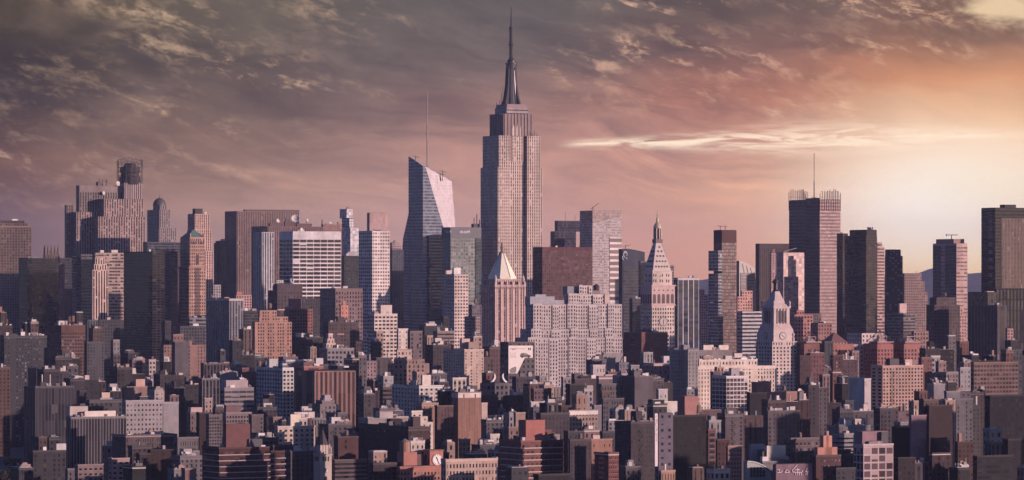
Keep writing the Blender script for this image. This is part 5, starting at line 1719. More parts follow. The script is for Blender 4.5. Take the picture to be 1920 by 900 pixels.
@hero(4500)
def twin_toned_tower(d):
    b = own('twin toned tower', 'apartment_tower', 'tower with blue shaded side and pink banded front under a roof aerial', 'apartment building', d, 1749, 1793.5, 1814)
    zt = b.z(456.5)
    Mesh().box(0, b.wR, 0, b.wL, 0, zt, st=4.2, nR=3, nL=9, cap=3).build('wall', facade((.50, .305, .265), 'band', wh=.40, ww=.9, glass=(.14, .085, .09), bl=.3), b.root)
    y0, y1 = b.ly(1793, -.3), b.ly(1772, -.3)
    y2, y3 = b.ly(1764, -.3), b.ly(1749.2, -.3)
    dk = facade((.085, .085, .12), 'grid', ww=.8, wh=.7, glass=(.035, .04, .06))  # dark blue panels: the side's shade is put into their colour
    Mesh().box(-.3, .1, y0, y1, 0, zt - 2, st=4.2, bay=3, bottom=True).build('shade_tinted_side', dk, b.root)
    Mesh().box(-.3, .1, y2, y3, 0, zt - 2, st=4.2, bay=3, bottom=True).build('shade_tinted_side', dk, b.root)
    b.roof(0, b.wR, 0, b.wL, zt)
    rc, z1 = rectz(b, 1755, 1788, 1808, 448, 4)
    Mesh().box(*rc, zt + .01, z1).build('plant_room', plain((.30, .18, .16)), b.root)
    cy = rc[2] + 3; cx = b.lx(1784, cy)
    m = Mesh(); m.bar((cx, cy, z1), (cx, cy, z1 + 4.5), .5); m.bar((cx - 8, cy, z1 + 4.5), (cx + 9, cy, z1 + 4.8), .6); m.bar((cx - 7, cy, z1 + 3.2), (cx - 7, cy, z1 + 6), .4)
    m.build('aerial', plain((.04, .03, .035)), b.root)


@hero(4420)
def pinnacled_tower(d):
    b = own('pinnacled gothic tower', 'office_tower', 'dark gothic tower crowned by a row of sharp stone pinnacles', 'office building', d, 81, 84, 112)
    zt = b.z(478)
    mat = facade((.15, .105, .095), 'pier', ww=.45)
    Mesh().box(0, b.wR, 0, b.wL, 0, zt, st=3.8, bay=3).build('wall', mat, b.root)
    b.roof(0, b.wR, 0, b.wL, zt)
    sp = plain((.14, .10, .09), .8)
    for k, px_ in enumerate((84.5, 90, 96.5, 103, 109)):
        x = b.lx(px_, .9)
        Mesh().lathe(x, .9, [(1.15, zt), (1.0, zt + 6.5), (0, b.z(457 + (k % 2), x, .9))], 6).build('pinnacle', sp, b.root)
        if k < 4:
            x2 = b.lx(px_ + 3, .9)
            Mesh().box(x - .2, b.lx(px_ + 6, .9), .6, 1.2, zt + .02, zt + 4.5 + k % 2).build('tracery_wall', sp, b.root)
    for y in (b.wL * .35, b.wL * .7):
        Mesh().lathe(.9, y, [(1.15, zt), (1.0, zt + 6.5), (0, zt + 12)], 6).build('pinnacle', sp, b.root)

# ------------------------------------------------------------------ the rest of the city, far to near
# far left
q('left edge gothic slab', 'office_tower', 'brown stone tower with flat dark mansard roof and ornate crown', 4700, (-60, -30, 59, 423), (.13, .085, .07), 'punch', st=5.2, bay=5, ww=.5, wh=.6, bl=.3, tiers=((-50, -28, 52, 418), (-40, -20, 46, 413.5, (.07, .045, .045))), corn=((.22, .15, .12), 3, 1))
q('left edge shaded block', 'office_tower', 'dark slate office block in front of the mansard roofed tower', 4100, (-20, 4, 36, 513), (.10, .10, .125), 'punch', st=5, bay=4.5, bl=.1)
q('black monolith', 'office_tower', 'sheer black glass office tower standing before the pinnacled tower', 4200, (35, 52, 110, 484), (.035, .036, .046), 'glass', st=5, bay=4, glass=(.008, .009, .014), bl=.06, blind=(.04, .04, .05))
q('slim brown pier tower', 'office_tower', 'slim brown tower with vertical piers squeezed beside the black glass tower', 4260, (108, 110.5, 121, 494), (.30, .17, .15), 'pier', st=5, bay=2.6)
q('plain dark back slab', 'office_tower', 'plain dark slab behind the slim brown pier tower', 4700, (100, 104, 135, 484), (.045, .045, .06), 'band', st=5)
q('teal banded tower', 'office_tower', 'dark teal tower with horizontal bands and two sunlit stretches', 4400, (136, 152, 173, 477), (.10, .11, .125), 'band', st=6, ww=1, wh=.5, glass=(.02, .03, .04))
q('pale ribbon block', 'office_tower', 'tan block with a row of ornate upper floors and ribbon windows', 4420, (176, 179, 236, 474), (.38, .25, .20), 'band', st=6.2, wh=.5, ww=.9, bl=.4, bulk=((186, 188, 195, 469, 'cream'), (207, 209, 221, 468.5, 'cream')))
q('white striped slim tower', 'office_tower', 'slim tower with bright vertical piers and a stepped top', 3880, (171, 173.5, 203, 506), (.56, .39, .32), 'fins', st=6, bay=4.3, ww=.5, wh=.95, spandrel=(.10, .06, .06), tiers=((174, 176.5, 200, 495), (177, 178.5, 197, 483)))
q('black chamfer tower', 'office_tower', 'broad black glass tower with lit ribs on its chamfered end', 4000, (232, 286, 309, 472), (.04, .036, .042), 'glass', st=5, bay=8, glass=(.008, .009, .013), bl=.05, blind=(.05, .05, .055))
q('low blue back slab', 'office_tower', 'wide low slate blue slab beneath the domed stone tower', 4850, (268, 276, 342, 454), (.085, .09, .115), 'band', st=5, glass=(.035, .04, .055))
q('dark tower with lit bands', 'office_tower', 'dark tower showing two reddish lit bands beside the orange green-roofed tower', 4500, (320, 333, 350, 474), (.075, .065, .075), 'band', st=5)
q('pink setback tower', 'skyscraper', 'pink stone setback tower rising behind the green peaked roof', 4500, (350, 365, 400, 470), (.50, .33, .27), 'pier', st=5, bay=4, ww=.45, wh=.6, spandrel=(.26, .15, .13), tiers=((351, 365.2, 397, 430), (352, 365.4, 393, 401)), bulk=((361, 366, 380, 391, (.06, .05, .05)),))
q('thin dark gap tower', 'office_tower', 'thin dark tower in the gap before the broad brown striped slab', 4900, (401, 408, 424, 456), (.06, .06, .08), 'pier', st=5, bay=3, tiers=((404, 410, 423, 452),))
q('broad striped slab', 'office_tower', 'very broad brown slab tower with fine vertical stripes', 5000, (421.5, 444, 561, 396), (.25, .165, .145), 'fins', st=4, bay=3.2, ww=.45, wh=.95, spandrel=(.10, .065, .065), bulk=((456, 459, 561, 392.8, (.12, .08, .08)),))
q('lower brown slab', 'office_tower', 'lower brown slab with satellite dishes crowding its roof', 4700, (471, 494, 606, 424.5), (.22, .13, .12), 'fins', st=4, bay=3.4, ww=.4, wh=.9, spandrel=(.12, .075, .07), bulk=((503, 506, 530, 418, (.13, .085, .08)), (532, 534, 552, 415, (.12, .075, .07)), (555, 557, 585, 419, (.13, .08, .075))), mast=((513, 410, .7), (541, 411, .7), (574, 410, .7)))
q('reddish end block', 'office_tower', 'small reddish block at the end of the brown dish-covered slab', 4760, (602, 606, 641, 421), (.32, .17, .15), 'punch', st=4, mast=((604, 412, 2.2),))
q('chrome striped tower', 'office_tower', 'tower of dark glass striped with bright steel vertical piers', 4150, (475, 491, 514, 435), (.42, .42, .46), 'fins', st=5, nR=5, nL=5, ww=.42, wh=.98, glass=(.02, .022, .032), spandrel=(.035, .035, .05))
q('white gridded tower', 'office_tower', 'broad white tower with a regular grid of dark windows', 4050, (524, 549, 639.5, 434), (.60, .56, .58), 'grid', st=7.6, nR=7, nL=4, ww=.93, wh=.66, glass=(.045, .032, .038), bl=.05, cap_px=14, roof='silver')
q('brick cross block', 'brick_building', 'dark red brick block with a sunlit top floor and round rooftop dome', 3700, (532, 537, 587, 580), (.27, .10, .08), 'punch', st=6, bulk=((541, 543, 564, 560, (.34, .12, .10)),))
q('dark gap infill', 'office_block', 'dark block between the rooftop letter building and the white gridded tower base', 3950, (566, 568, 600, 560), (.05, .045, .055), 'punch', st=6)
q('orange brick ziggurat', 'brick_tower', 'orange brick stepped tower with darker window bays', 3450, (473, 478, 547, 604), (.36, .185, .13), 'punch', st=6.2, bay=4.6, ww=.5, wh=.58, group=4, tiers=((483, 486, 540, 594), (484, 487, 519, 582)), bulk=((519, 521, 534, 588, (.50, .34, .26)),), tanks=((506, 568, None, 'water tank on top of the orange brick stepped tower'),))
q('dark slab with striped end', 'office_tower', 'tall slab with plain dark flank and a white striped sunlit end', 3500, (386.5, 430, 456, 560), (.20, .20, .24), 'fins', st=5.5, nR=5, nL=10, ww=.45, wh=.9, spandrel=(.09, .08, .095), corn=((.50, .42, .40), 4, .4))
q('small stone tower top', 'office_block', 'small grey stone block peeping over the slab with the striped end', 3900, (397, 400, 414, 534), (.33, .29, .29), 'punch', st=5, bay=4)
q('pink rooftop block', 'office_block', 'small pink block with a red stair tower beside the chrome striped tower', 3820, (440, 443, 472, 553), (.42, .24, .22), 'punch', st=5, bulk=((442, 444, 455, 547, (.42, .15, .13)),))
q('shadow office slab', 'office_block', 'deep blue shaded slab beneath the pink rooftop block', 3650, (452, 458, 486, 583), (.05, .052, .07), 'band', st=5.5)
q('olive dark podium', 'office_tower', 'dark podium at the foot of the chrome striped tower', 4080, (503, 509, 520, 545), (.07, .07, .09), 'punch', st=5)
q('red brick with grid', 'brick_building', 'squat reddish brown block with a square window grid and twin chimneys', 3150, (91, 115, 160, 611), (.28, .125, .10), 'punch', st=6.5, bay=5, ww=.55, bl=.35, blind=(.40, .24, .18), cap_px=12, chim=((130, 593, 5, (.10, .06, .055)), (137, 592, 5, (.2, .11, .09))), w=True, nR=9, nL=5)
q('edge orange block', 'brick_building', 'dim orange brick block against the border of the picture beneath the slate block', 3300, (-20, -6, 15, 600), (.30, .14, .09), 'punch', st=6, bulk=((-8, -6, 4, 575, (.28, .15, .08)),))
q('edge brown block', 'brick_building', 'dim brown block just below the orange block at the border', 3100, (-22, -10, 25, 612), (.14, .09, .08), 'punch', st=6)
q('dotted dark apartments', 'apartment_block', 'long dark apartment block with pale speckled windows below the black monolith', 2950, (0, 8, 88, 631), (.12, .12, .145), 'punch', st=6.5, bay=5, bl=.35, blind=(.2, .2, .23), tanks=((40, 616, None, 'water tank on the long dark apartment block with speckled windows'),))
q('grey window block', 'apartment_block', 'dim grey block with rows of small windows beside the squat reddish grid block', 2950, (158, 163, 195, 642), (.16, .16, .185), 'punch', st=6, bay=5)
q('green glass infill', 'office_block', 'dark greenish glass block under the white striped slim tower', 3400, (160, 164, 184, 600), (.09, .11, .12), 'fins', st=6, bay=5)
q('dark plinth', 'office_block', 'dark stone plinth block at the foot of the white striped slim tower', 3700, (182, 186, 232, 600), (.06, .055, .065), 'punch', st=6, bulk=((200, 201, 207, 595, (.5, .36, .3)),))
q('pink low stepped block', 'brick_building', 'low pink block stepping up to a small penthouse below the green-roofed tower', 2950, (300, 307, 386, 647), (.44, .24, .20), 'punch', st=6.5, bay=5.5, tiers=((318, 324, 360, 639), (321, 325, 344, 629)))
q('grey box before pink', 'office_block', 'plain grey box standing in front of the low pink stepped block', 2800, (322, 328, 355, 642), (.20, .18, .20), 'blank')
q('shade block below green roof', 'office_block', 'grey terrace block at the foot of the orange green-roofed tower', 3600, (350, 355, 392, 596), (.17, .17, .21), 'band', st=7)
q('shade block two', 'office_block', 'dark narrow block left of the slab with the striped end', 3400, (332, 338, 385, 612), (.075, .07, .085), 'punch', st=6)
q('deep blue midblock', 'office_block', 'dark blue office block right under the striped end of the tall slab', 3000, (430, 436, 478, 640), (.06, .06, .078), 'punch', st=6)

# centre skyline
q('glass cube tower', 'office_tower', 'white glazed tower with a boxy cube lifted above a dark neck', 5000, (641, 657, 672.5, 427), (.60, .57, .58), 'glass', st=5, glass=(.42, .40, .42), rough=.35, bl=0, tiers=((641, 655, 663, 409, (.10, .10, .12)), (637, 650, 661.5, 392)))
q('dark block under cube tower', 'office_tower', 'near black block at the foot of the white glazed cube tower', 4300, (640, 645, 673, 480), (.028, .032, .05), 'glass', st=5, glass=(.02, .025, .04))
q('grey ledge block', 'office_block', 'pale grey ledge block between the cube tower and the dark block', 4700, (646, 652, 674, 472), (.34, .33, .36), 'blank')
q('rose flat top', 'office_tower', 'rose coloured flat topped tower with a dark sign panel near its top', 4250, (688, 693, 727, 399), (.42, .27, .25), 'blank', bulk=())
q('waffle tower', 'office_tower', 'white waffle-fronted tower with a slatted crown', 3950, (672.5, 698, 731, 433), (.64, .54, .50), 'grid', st=6.6, nR=7, nL=7, ww=.62, wh=.5, glass=(.10, .08, .085), bl=.1)
q('thin blue tower', 'office_tower', 'thin dark blue striped tower between the waffle tower and the faceted glass tower', 4400, (729, 735, 757, 468), (.075, .085, .12), 'pier', st=5, bay=3, spandrel=(.03, .035, .05))
q('far rose block', 'office_block', 'far rose block glimpsed above the thin dark blue striped tower', 5400, (730, 735, 752, 455), (.40, .26, .26), 'punch', st=4)
q('brown wide hotel', 'hotel', 'wide brown hotel with arcaded top floors beneath the waffle tower', 3650, (600, 629, 680, 541), (.22, .14, .135), 'punch', st=7.5, bay=5, ww=.5, wh=.62, cap_px=5, bl=.25)
q('orange stair tower', 'brick_tower', 'narrow bright orange brick tower in front of the wide brown hotel', 3400, (637, 639, 653, 572), (.50, .20, .14), 'punch', st=9, bay=7, ww=.25, wh=.35, bulk=((642, 643, 648, 564, (.45, .2, .14)),))
q('brown lofts', 'loft_building', 'brown loft building around the foot of the orange stair tower', 3330, (606, 616, 672, 605), (.17, .115, .12), 'punch', st=7, bay=5.5)
q('white stepped block', 'office_block', 'cream building with terraces stepping down one side and a square rooftop block', 3250, (690, 702, 745, 590), (.54, .43, .37), 'grid', st=7, nR=6, nL=4, ww=.7, wh=.5, bulk=((712, 714, 735, 572, (.54, .43, .37)),), tiers=())
q('white terrace stack', 'apartment_block', 'small white stack of terraces against the cream stepped building', 3200, (744, 747, 765, 618), (.56, .46, .41), 'punch', st=7, bay=6)
q('pale balcony tower', 'apartment_tower', 'tall pale apartment tower with a column of balconies and white rooftop block', 3700, (829.5, 852, 878, 514.5), (.56, .43, .38), 'punch', st=6.4, nR=5, nL=5, ww=.58, wh=.5, bl=.04, bulk=((848, 851, 864, 502, 'white'), (834, 836, 847, 507, 'cream')), mast=((850, 491, 1.0), (860, 493, .8)))
q('red dark glass slab', 'office_tower', 'broad dark red glass slab with a flat roof full of small masts', 4300, (999.5, 1017, 1111, 463.5), (.11, .036, .042), 'grid', st=6, bay=4, ww=.8, wh=.75, glass=(.055, .018, .024), rough=.15, bl=.05, blind=(.16, .06, .06), cap_px=6, mast=((1030, 459, .8), (1044, 458, .8), (1060, 458, .8), (1072, 457, .8), (1086, 459, .8), (1098, 457, .8)))
q('notched dark tower', 'office_tower', 'dark blue tower with a notched upper block and pointed fin', 4900, (1032, 1040, 1080, 434), (.07, .06, .08), 'glass', st=5, glass=(.04, .04, .06), tiers=((1040, 1046, 1088, 414),), mast=((1060, 398, .7), (1078, 404, .7)))
q('far pink apartments', 'apartment_tower', 'far pink apartment tower between the white edged blue tower and the slender bronze one', 4700, (1308, 1311, 1331, 553), (.50, .29, .25), 'punch', st=5, bay=4, tiers=((1309, 1312, 1321, 543),))
q('blue tower with white edges', 'office_tower', 'dark blue glass tower with thin white vertical lines and pale edges', 4150, (1263, 1271, 1310.5, 521), (.48, .44, .47), 'fins', st=5, nR=4, nL=2, ww=.86, wh=1.0, glass=(.025, .035, .065), spandrel=(.025, .035, .065), bl=0, corn=((.46, .42, .44), 4, .3))
q('slate tower behind arcade', 'office_tower', 'slate blue tower half hidden behind the arcaded clock tower', 4450, (1197, 1201, 1230, 490), (.15, .15, .19), 'band', st=5)
q('sliver behind spire', 'office_tower', 'brown sliver of a tower showing beside the steep pyramid spire', 4600, (1250, 1256, 1263.5, 498), (.20, .13, .13), 'band', st=5)
q('dark block right of rounded', 'office_block', 'dark block filling the foot of the rounded emblem block', 4300, (1180, 1186, 1206, 560), (.07, .065, .09), 'punch', st=5)
q('pink stepped brick', 'brick_building', 'bright pink brick block with stepped top under the curved roof block', 4250, (1379, 1383, 1411, 556), (.50, .24, .19), 'punch', st=6, tiers=((1388, 1391, 1411, 545),))
q('grey white banded block', 'office_block', 'long pale grey block with horizontal window bands', 4015, (1383, 1392, 1430, 584), (.44, .42, .46), 'band', st=7, wh=.5)
q('brown flat tower', 'office_tower', 'dark brown flat topped tower behind the urn-topped clock tower', 4950, (1416.5, 1424, 1480, 457), (.07, .045, .05), 'pier', st=4, bay=4, cap_px=8)
q('thin rose tower', 'skyscraper', 'thin rose tower with a tiny dark cap in front of the brown flat tower', 4500, (1443, 1446, 1455, 475), (.46, .27, .25), 'pier', st=5, bay=3, bulk=((1447, 1448, 1453, 467, (.2, .12, .12)),))
q('pink glass screen', 'office_tower', 'smooth pink glass tower with mottled reflections and a roof crane', 4400, (1455, 1469, 1508, 473.5), (.54, .34, .30), 'glass', st=5, bay=5, glass=(.46, .28, .25), rough=.4, bl=0, ww=.92, wh=.9, mast=((1474, 468, .8),))
q('mottled pink block', 'office_block', 'lower mottled pink glass block in front of the smooth pink glass tower', 4300, (1470, 1472.5, 1497, 519), (.44, .25, .22), 'glass', st=5, bay=5, glass=(.30, .17, .16), rough=.3, bl=.3, blind=(.5, .33, .3))
q('russet apartments', 'brick_building', 'russet brick block beside the belfry of the urn-topped clock tower', 3800, (1478, 1490, 1524, 590), (.38, .16, .13), 'punch', st=7, tiers=((1490, 1494, 1508, 582),))
q('low brown ridge', 'brick_building', 'low brown brick row below the tower with spiky roof screens', 3700, (1520, 1534, 1560, 606), (.28, .12, .11), 'punch', st=7)
q('slate shed', 'office_block', 'shaded slate block between the pink glass tower and the spiky crowned tower', 4450, (1496, 1502, 1540, 588), (.11, .08, .09), 'punch', st=6)
q('dark slim edge tower', 'office_tower', 'slim dark tower pressed against the side of the spiky crowned tower', 4350, (1569, 1580, 1590, 438), (.028, .02, .027), 'fins', st=5, bay=4)
q('big dark corner tower', 'office_tower', 'big dark glass tower with a pale corner line and faint bands', 4250, (1584, 1624, 1644.5, 442), (.05, .036, .045), 'band', st=5, wh=.62, glass=(.012, .012, .018), tiers=((1593, 1625, 1644, 431),))
q('pink banded sliver', 'office_tower', 'narrow pink tower with strong horizontal bands beside the big dark glass tower', 4360, (1643.5, 1645, 1658.5, 463), (.52, .31, .28), 'band', st=6, wh=.55, glass=(.10, .055, .06), tiers=((1644, 1645.5, 1654, 455),))
q('dark speckled tower', 'office_tower', 'dark tower with lit speckled windows and chamfered top', 4600, (1659, 1662, 1692.5, 480), (.055, .04, .045), 'punch', st=5.5, bay=5, bl=.35, blind=(.5, .36, .34), tiers=((1659.5, 1663, 1689, 468),))
q('rose stepped block', 'office_tower', 'distant rose stepped block with ornate upper bands', 4900, (1692, 1696, 1739, 548), (.24, .145, .135), 'punch', st=5, tiers=((1692, 1696, 1734, 528), (1692, 1696, 1728, 512.5)), mast=((1718, 508, 1.2),))
q('low dark striped base', 'office_block', 'low dark striped block at the foot of the huge dark slab', 4200, (1850, 1868, 1990, 541), (.012, .009, .011), 'fins', st=20, bay=7, ww=.5)
q('dark flank tower', 'office_tower', 'wide dark tower with a pink square rooftop block', 3700, (1815, 1852, 1868, 548), (.065, .06, .075), 'fins', st=6, bay=5, bulk=((1845, 1850, 1864, 549, (.5, .3, .26)),))
q('lattice front tower', 'apartment_tower', 'dark apartment tower with a narrow lit lattice of cream balconies', 3550, (1815, 1870, 1888, 573), (.075, .065, .08), 'fins', st=6, nR=1, nL=9, ww=.5)
q('pink annexe', 'brick_building', 'small pink annexe against the lattice balconied tower', 3500, (1885, 1889, 1900, 616), (.36, .19, .17), 'punch', st=6)
q('dark tank tower', 'brick_tower', 'bulky dark brick tower carrying a fat pink lit water tank', 3600, (1737, 1752, 1800, 572), (.085, .055, .06), 'punch', st=6, bay=5, tiers=((1743, 1756, 1792, 558),), tanks=((1772, 548, None, 'fat wooden water tank crowning the bulky dark brick tower'),))
q('pink flank of tank tower', 'brick_building', 'stepped pink lit block behind the dark tank tower', 3800, (1786, 1790, 1812, 590), (.46, .25, .22), 'punch', st=6, tiers=((1787, 1791, 1805, 578),))
q('navy balcony block', 'apartment_tower', 'navy shaded apartment block with a lit pink stair tower and balconies', 3850, (1661, 1694, 1716, 588), (.20, .16, .19), 'band', st=6, wh=.55, bulk=((1684, 1687, 1700, 569, (.54, .36, .31)),))
q('brown arched lofts', 'loft_building', 'brown loft building with domes on the roof beside the pyramid blocks', 3450, (1709, 1714, 1741, 621), (.28, .15, .135), 'punch', st=8, bay=6, ww=.55)
q('white mansard hall', 'hall', 'long hall with a slate mansard roof and white dormer front between the pyramids', 3500, (1588, 1616, 1655, 625), (.50, .40, .37), 'punch', st=8, bay=7, ww=.4)
q('white gabled front', 'brick_building', 'cream gabled front beside the solid reddish pyramid', 3350, (1590, 1595, 1625, 647), (.54, .42, .37), 'punch', st=8, bay=6)

# middle distance
q('long beige depot', 'office_block', 'long beige block with a colonnaded front joining the urn-topped clock tower', 2980, (1256, 1308, 1453, 687), (.60, .48, .40), 'punch', st=8, nR=26, nL=9, ww=.5, wh=.62, corn=((.62, .50, .42), 6, 1.2), tiers=((1290, 1311, 1420, 676),), ac=6)
q('grey shaft of depot', 'office_block', 'tall plain grey windowed shaft rising from the end of the long beige block', 2900, (1255, 1290, 1309, 658), (.33, .30, .31), 'punch', st=7, bay=6, ww=.35)
q('cooling tower row', 'plant_building', 'row of three pale cooling units on a low roof behind the long beige block', 3150, (1250, 1262, 1372, 658), (.26, .22, .22), 'blank', bulk=((1317, 1319, 1338, 647, (.58, .48, .40)), (1346, 1348, 1366, 647, (.60, .50, .42)), (1262, 1264, 1310, 653, (.13, .13, .15))))
q('white grid lofts', 'office_block', 'small office block with a bright white window grid on its front', 2600, (1335, 1362, 1402, 707), (.58, .50, .50), 'grid', st=8, nR=6, nL=4, ww=.86, wh=.75, glass=(.06, .05, .055), bulk=((1355, 1358, 1366, 700, 'dgrey'),))
q('dark red corner block', 'brick_building', 'blank red brick wall of a big block with a dark shaded flank', 3350, (1169, 1203, 1252, 625), (.33, .12, .095), 'punch', st=8, nR=9, nL=1, ww=.3, wh=.4, bl=.5)
q('arched ornate lofts', 'loft_building', 'narrow ornate loft building with tall arched pink windows', 3000, (1207, 1226, 1270, 683), (.38, .235, .215), 'punch', st=9, bay=5, ww=.55, wh=.7, glass=(.12, .07, .07), corn=((.48, .33, .30), 3, .5))
q('grey flat in front of cream', 'office_block', 'plain pale grey box low against the vast cream stepped block', 3100, (1128, 1132, 1168, 663), (.34, .30, .30), 'blank')
q('beige twin tower', 'apartment_tower', 'tall beige apartment tower with shaded side and sunlit balcony front', 2800, (832, 871, 907, 657), (.53, .385, .31), 'punch', st=5.6, nR=7, nL=9, ww=.55, wh=.5, bulk=((862, 866, 881, 635, (.53, .36, .29)),), cap_px=2, tanks=((848, 645, None, 'water tank on the tall beige apartment tower'),))
q('brown brick shaft', 'telephone_building', 'windowless tan brick shaft with vertical grooves and a pale cap', 2350, (846.5, 859, 902, 746), (.38, .195, .14), 'fins', st=30, nR=9, nL=4, ww=.10, wh=1, glass=(.16, .08, .07), spandrel=(.14, .075, .065), bl=0, tiers=((846.5, 859, 902, 737, (.62, .52, .47)),))
q('deco shoulder block', 'office_block', 'rosy stone block with stepped shoulders and a tall windowed centre', 2850, (727, 739, 805, 682), (.40, .255, .215), 'punch', st=8, nR=8, ww=.5, wh=.6, bl=.3, tiers=((738, 741, 796, 674), (743, 745, 772, 657, (.50, .36, .30))), w=False, tanks=((785, 663, None, 'water tank on the rosy stone block with stepped shoulders'),))
q('white hotel', 'hotel', 'white hotel with blue shaded wings and a cream rooftop tower', 2500, (735, 786, 832, 725), (.60, .52, .47), 'punch', st=7.5, nR=5, nL=9, ww=.42, wh=.5, bulk=((789, 792, 808, 703, (.62, .53, .46)),), w=True, tanks=((760, 712, None, 'water tank on the shaded wing of the white hotel'),))
q('brown ribbed block', 'office_block', 'brown brick block with bold sunlit vertical ribs', 2700, (551, 590, 667, 696), (.36, .19, .15), 'fins', st=40, nR=9, nL=2, ww=.55, wh=1, glass=(.075, .045, .05), spandrel=(.075, .045, .05), bl=0, tiers=((551, 570, 606, 689, (.32, .09, .08)),), bulk=((643, 645, 654, 688, 'white'),))
q('pale green office', 'office_block', 'pale greenish white office block with square windows', 2800, (481, 530, 551, 692), (.52, .51, .49), 'punch', st=7.4, nR=3, nL=10, ww=.55, wh=.55, bulk=((500, 505, 521, 673, (.44, .43, .43)),), w=True, roof='gravel', tanks=((486, 676, None, 'cream water tank on the pale greenish white office'),))
q('white slanted roofs', 'low_building', 'cluster of low white slanting roofs behind the pale greenish office', 3000, (522, 530, 590, 678), (.24, .23, .25), 'blank', roof='silver', tiers=((530, 536, 585, 675, (.50, .48, .48)),))
q('beige little hotel', 'hotel', 'small beige hotel with paired windows and a cream rooftop box', 2150, (515, 521, 591, 801), (.56, .43, .35), 'punch', st=9, nR=7, nL=2, ww=.45, wh=.45, bulk=((543, 545, 564, 777, (.64, .53, .41)),), w=True)
q('grey louvre block', 'office_block', 'mauve grey block with a louvred upper floor and white tanks behind the beige little hotel', 2300, (537, 546, 610, 786), (.28, .24, .25), 'fins', st=10, bay=5, ww=.4, bulk=((548, 552, 590, 773, (.55, .48, .44)),))
q('stepped mauve block', 'office_block', 'mauve stepped block above the louvre block roof', 2420, (585, 600, 630, 758), (.30, .25, .265), 'punch', st=9, tiers=((592, 604, 627, 753),))
q('mauve shoulder', 'office_block', 'plain mauve block right of the mauve stepped block', 2400, (612, 618, 652, 776), (.23, .20, .23), 'punch', st=9)
q('cream rooftops', 'loft_building', 'run of cream rooftop sheds along a dark loft building', 2250, (672, 690, 765, 787), (.36, .30, .29), 'blank', bulk=((686, 689, 710, 782, (.50, .42, .38)), (704, 712, 737, 772, (.40, .34, .32)), (740, 743, 766, 781, (.50, .41, .37))), roof='gravel')
q('white ziggurat', 'loft_building', 'cream white stepped house tucked by the tall windowless tan shaft', 2300, (764, 768, 812, 792), (.64, .55, .46), 'punch', st=8, bay=10, ww=.5, wh=.35, tiers=((768, 771, 802, 781), (769, 772, 792, 773)))
q('orange narrow loft', 'loft_building', 'narrow orange loft with a dark brick wing next to the tan shaft', 2350, (780, 791, 822, 758), (.48, .27, .19), 'punch', st=9, nR=3, ww=.25, wh=.4)
q('dark brick wing', 'loft_building', 'dark brick wing between the narrow orange loft and the tan shaft', 2340, (815, 820, 850, 763), (.22, .12, .115), 'punch', st=9, nR=5, ww=.4)
q('small cream right of shaft', 'low_building', 'small cream house wedged to the side of the tan shaft', 2420, (900, 903, 914, 758), (.50, .37, .31), 'blank')
q('white parapet row', 'loft_building', 'low loft with a white pierced parapet past the tan shaft', 2440, (898, 903, 951, 781), (.46, .41, .39), 'punch', st=8, bay=9, ww=.6, wh=.4)
q('dark ribbed apartments', 'apartment_block', 'very broad dark brick apartment block with columns of tiny windows', 1950, (671, 766, 807, 804), (.145, .085, .09), 'punch', st=11, nR=6, nL=16, ww=.3, wh=.4, bl=.5, ac=7)
q('brown brick left of ribbed', 'brick_building', 'maroon brick house with a dark flue beside the church tower', 1950, (626, 634, 672, 821), (.19, .085, .085), 'punch', st=10, bulk=((624, 626, 634, 816, (.30, .22, .2)),), tanks=((650, 806, None, 'water tank on the maroon brick house beside the church tower'),))
q('banded dark apartments', 'apartment_block', 'dark red apartment block ringed by white balcony bands', 1850, (379, 411, 505, 842), (.17, .058, .055), 'band', st=11, wh=.42, ww=.7, glass=(.05, .03, .035), bl=.3, blind=(.12, .06, .06), bulk=((419, 424, 469, 795, (.15, .062, .06)),), ac=8, slabs=(.40, .34, .36))
q('banded side wing', 'apartment_block', 'lower dark wing with white bands joined beside the dark red banded block', 1890, (503, 508, 534, 848), (.16, .06, .06), 'band', st=11, wh=.42, ww=.7, glass=(.05, .03, .035), bl=.3, slabs=(.40, .34, .36))
q('banded red apartments', 'apartment_block', 'red brick apartment block with white balcony bands and a blank brick rooftop tower', 1850, (935.5, 977, 1062, 829), (.38, .135, .10), 'band', st=11.2, wh=.42, ww=.6, glass=(.07, .045, .05), bl=.2, bulk=((972, 986, 1022, 788, (.37, .12, .095)),), ac=8, slabs=(.56, .45, .43))
q('ornate arcaded block', 'loft_building', 'beige loft building with arched top windows and small knobs along its parapet', 1770, (827, 836, 933, 863), (.50, .335, .27), 'punch', st=13, nR=16, nL=2, ww=.42, wh=.55, cap_px=5, w=True, corn=((.52, .36, .29), 3, .5))
q('tan tower with arches', 'apartment_block', 'tan block with a dark recess between two lit strips and an arched white crown', 2150, (1064, 1067, 1121, 771), (.46, .325, .26), 'punch', st=9, nR=9, ww=.42, wh=.5, corn=((.62, .53, .48), 7, .3), w=True, tanks=((1080, 757, None, 'water tank on the tan block with the arched white crown'),))
q('tan roof house', 'loft_building', 'tan brick roof house with one arched window behind the tan arched block', 2350, (1072, 1081, 1101, 741), (.42, .25, .19), 'punch', st=18, nR=2, ww=.3)
q('slate apartments', 'apartment_block', 'dark slate brick apartment block right of the red banded apartments', 1980, (1005, 1014, 1068, 778), (.13, .10, .125), 'punch', st=9, bay=7, ww=.35, tanks=((1034, 766, None, 'water tank on the dark slate block behind the red banded apartments'),))
q('orange bit', 'brick_building', 'thin lit orange edge of a brown brick house by the blank brick rooftop tower', 2050, (963, 967, 985, 776), (.46, .30, .23), 'blank')
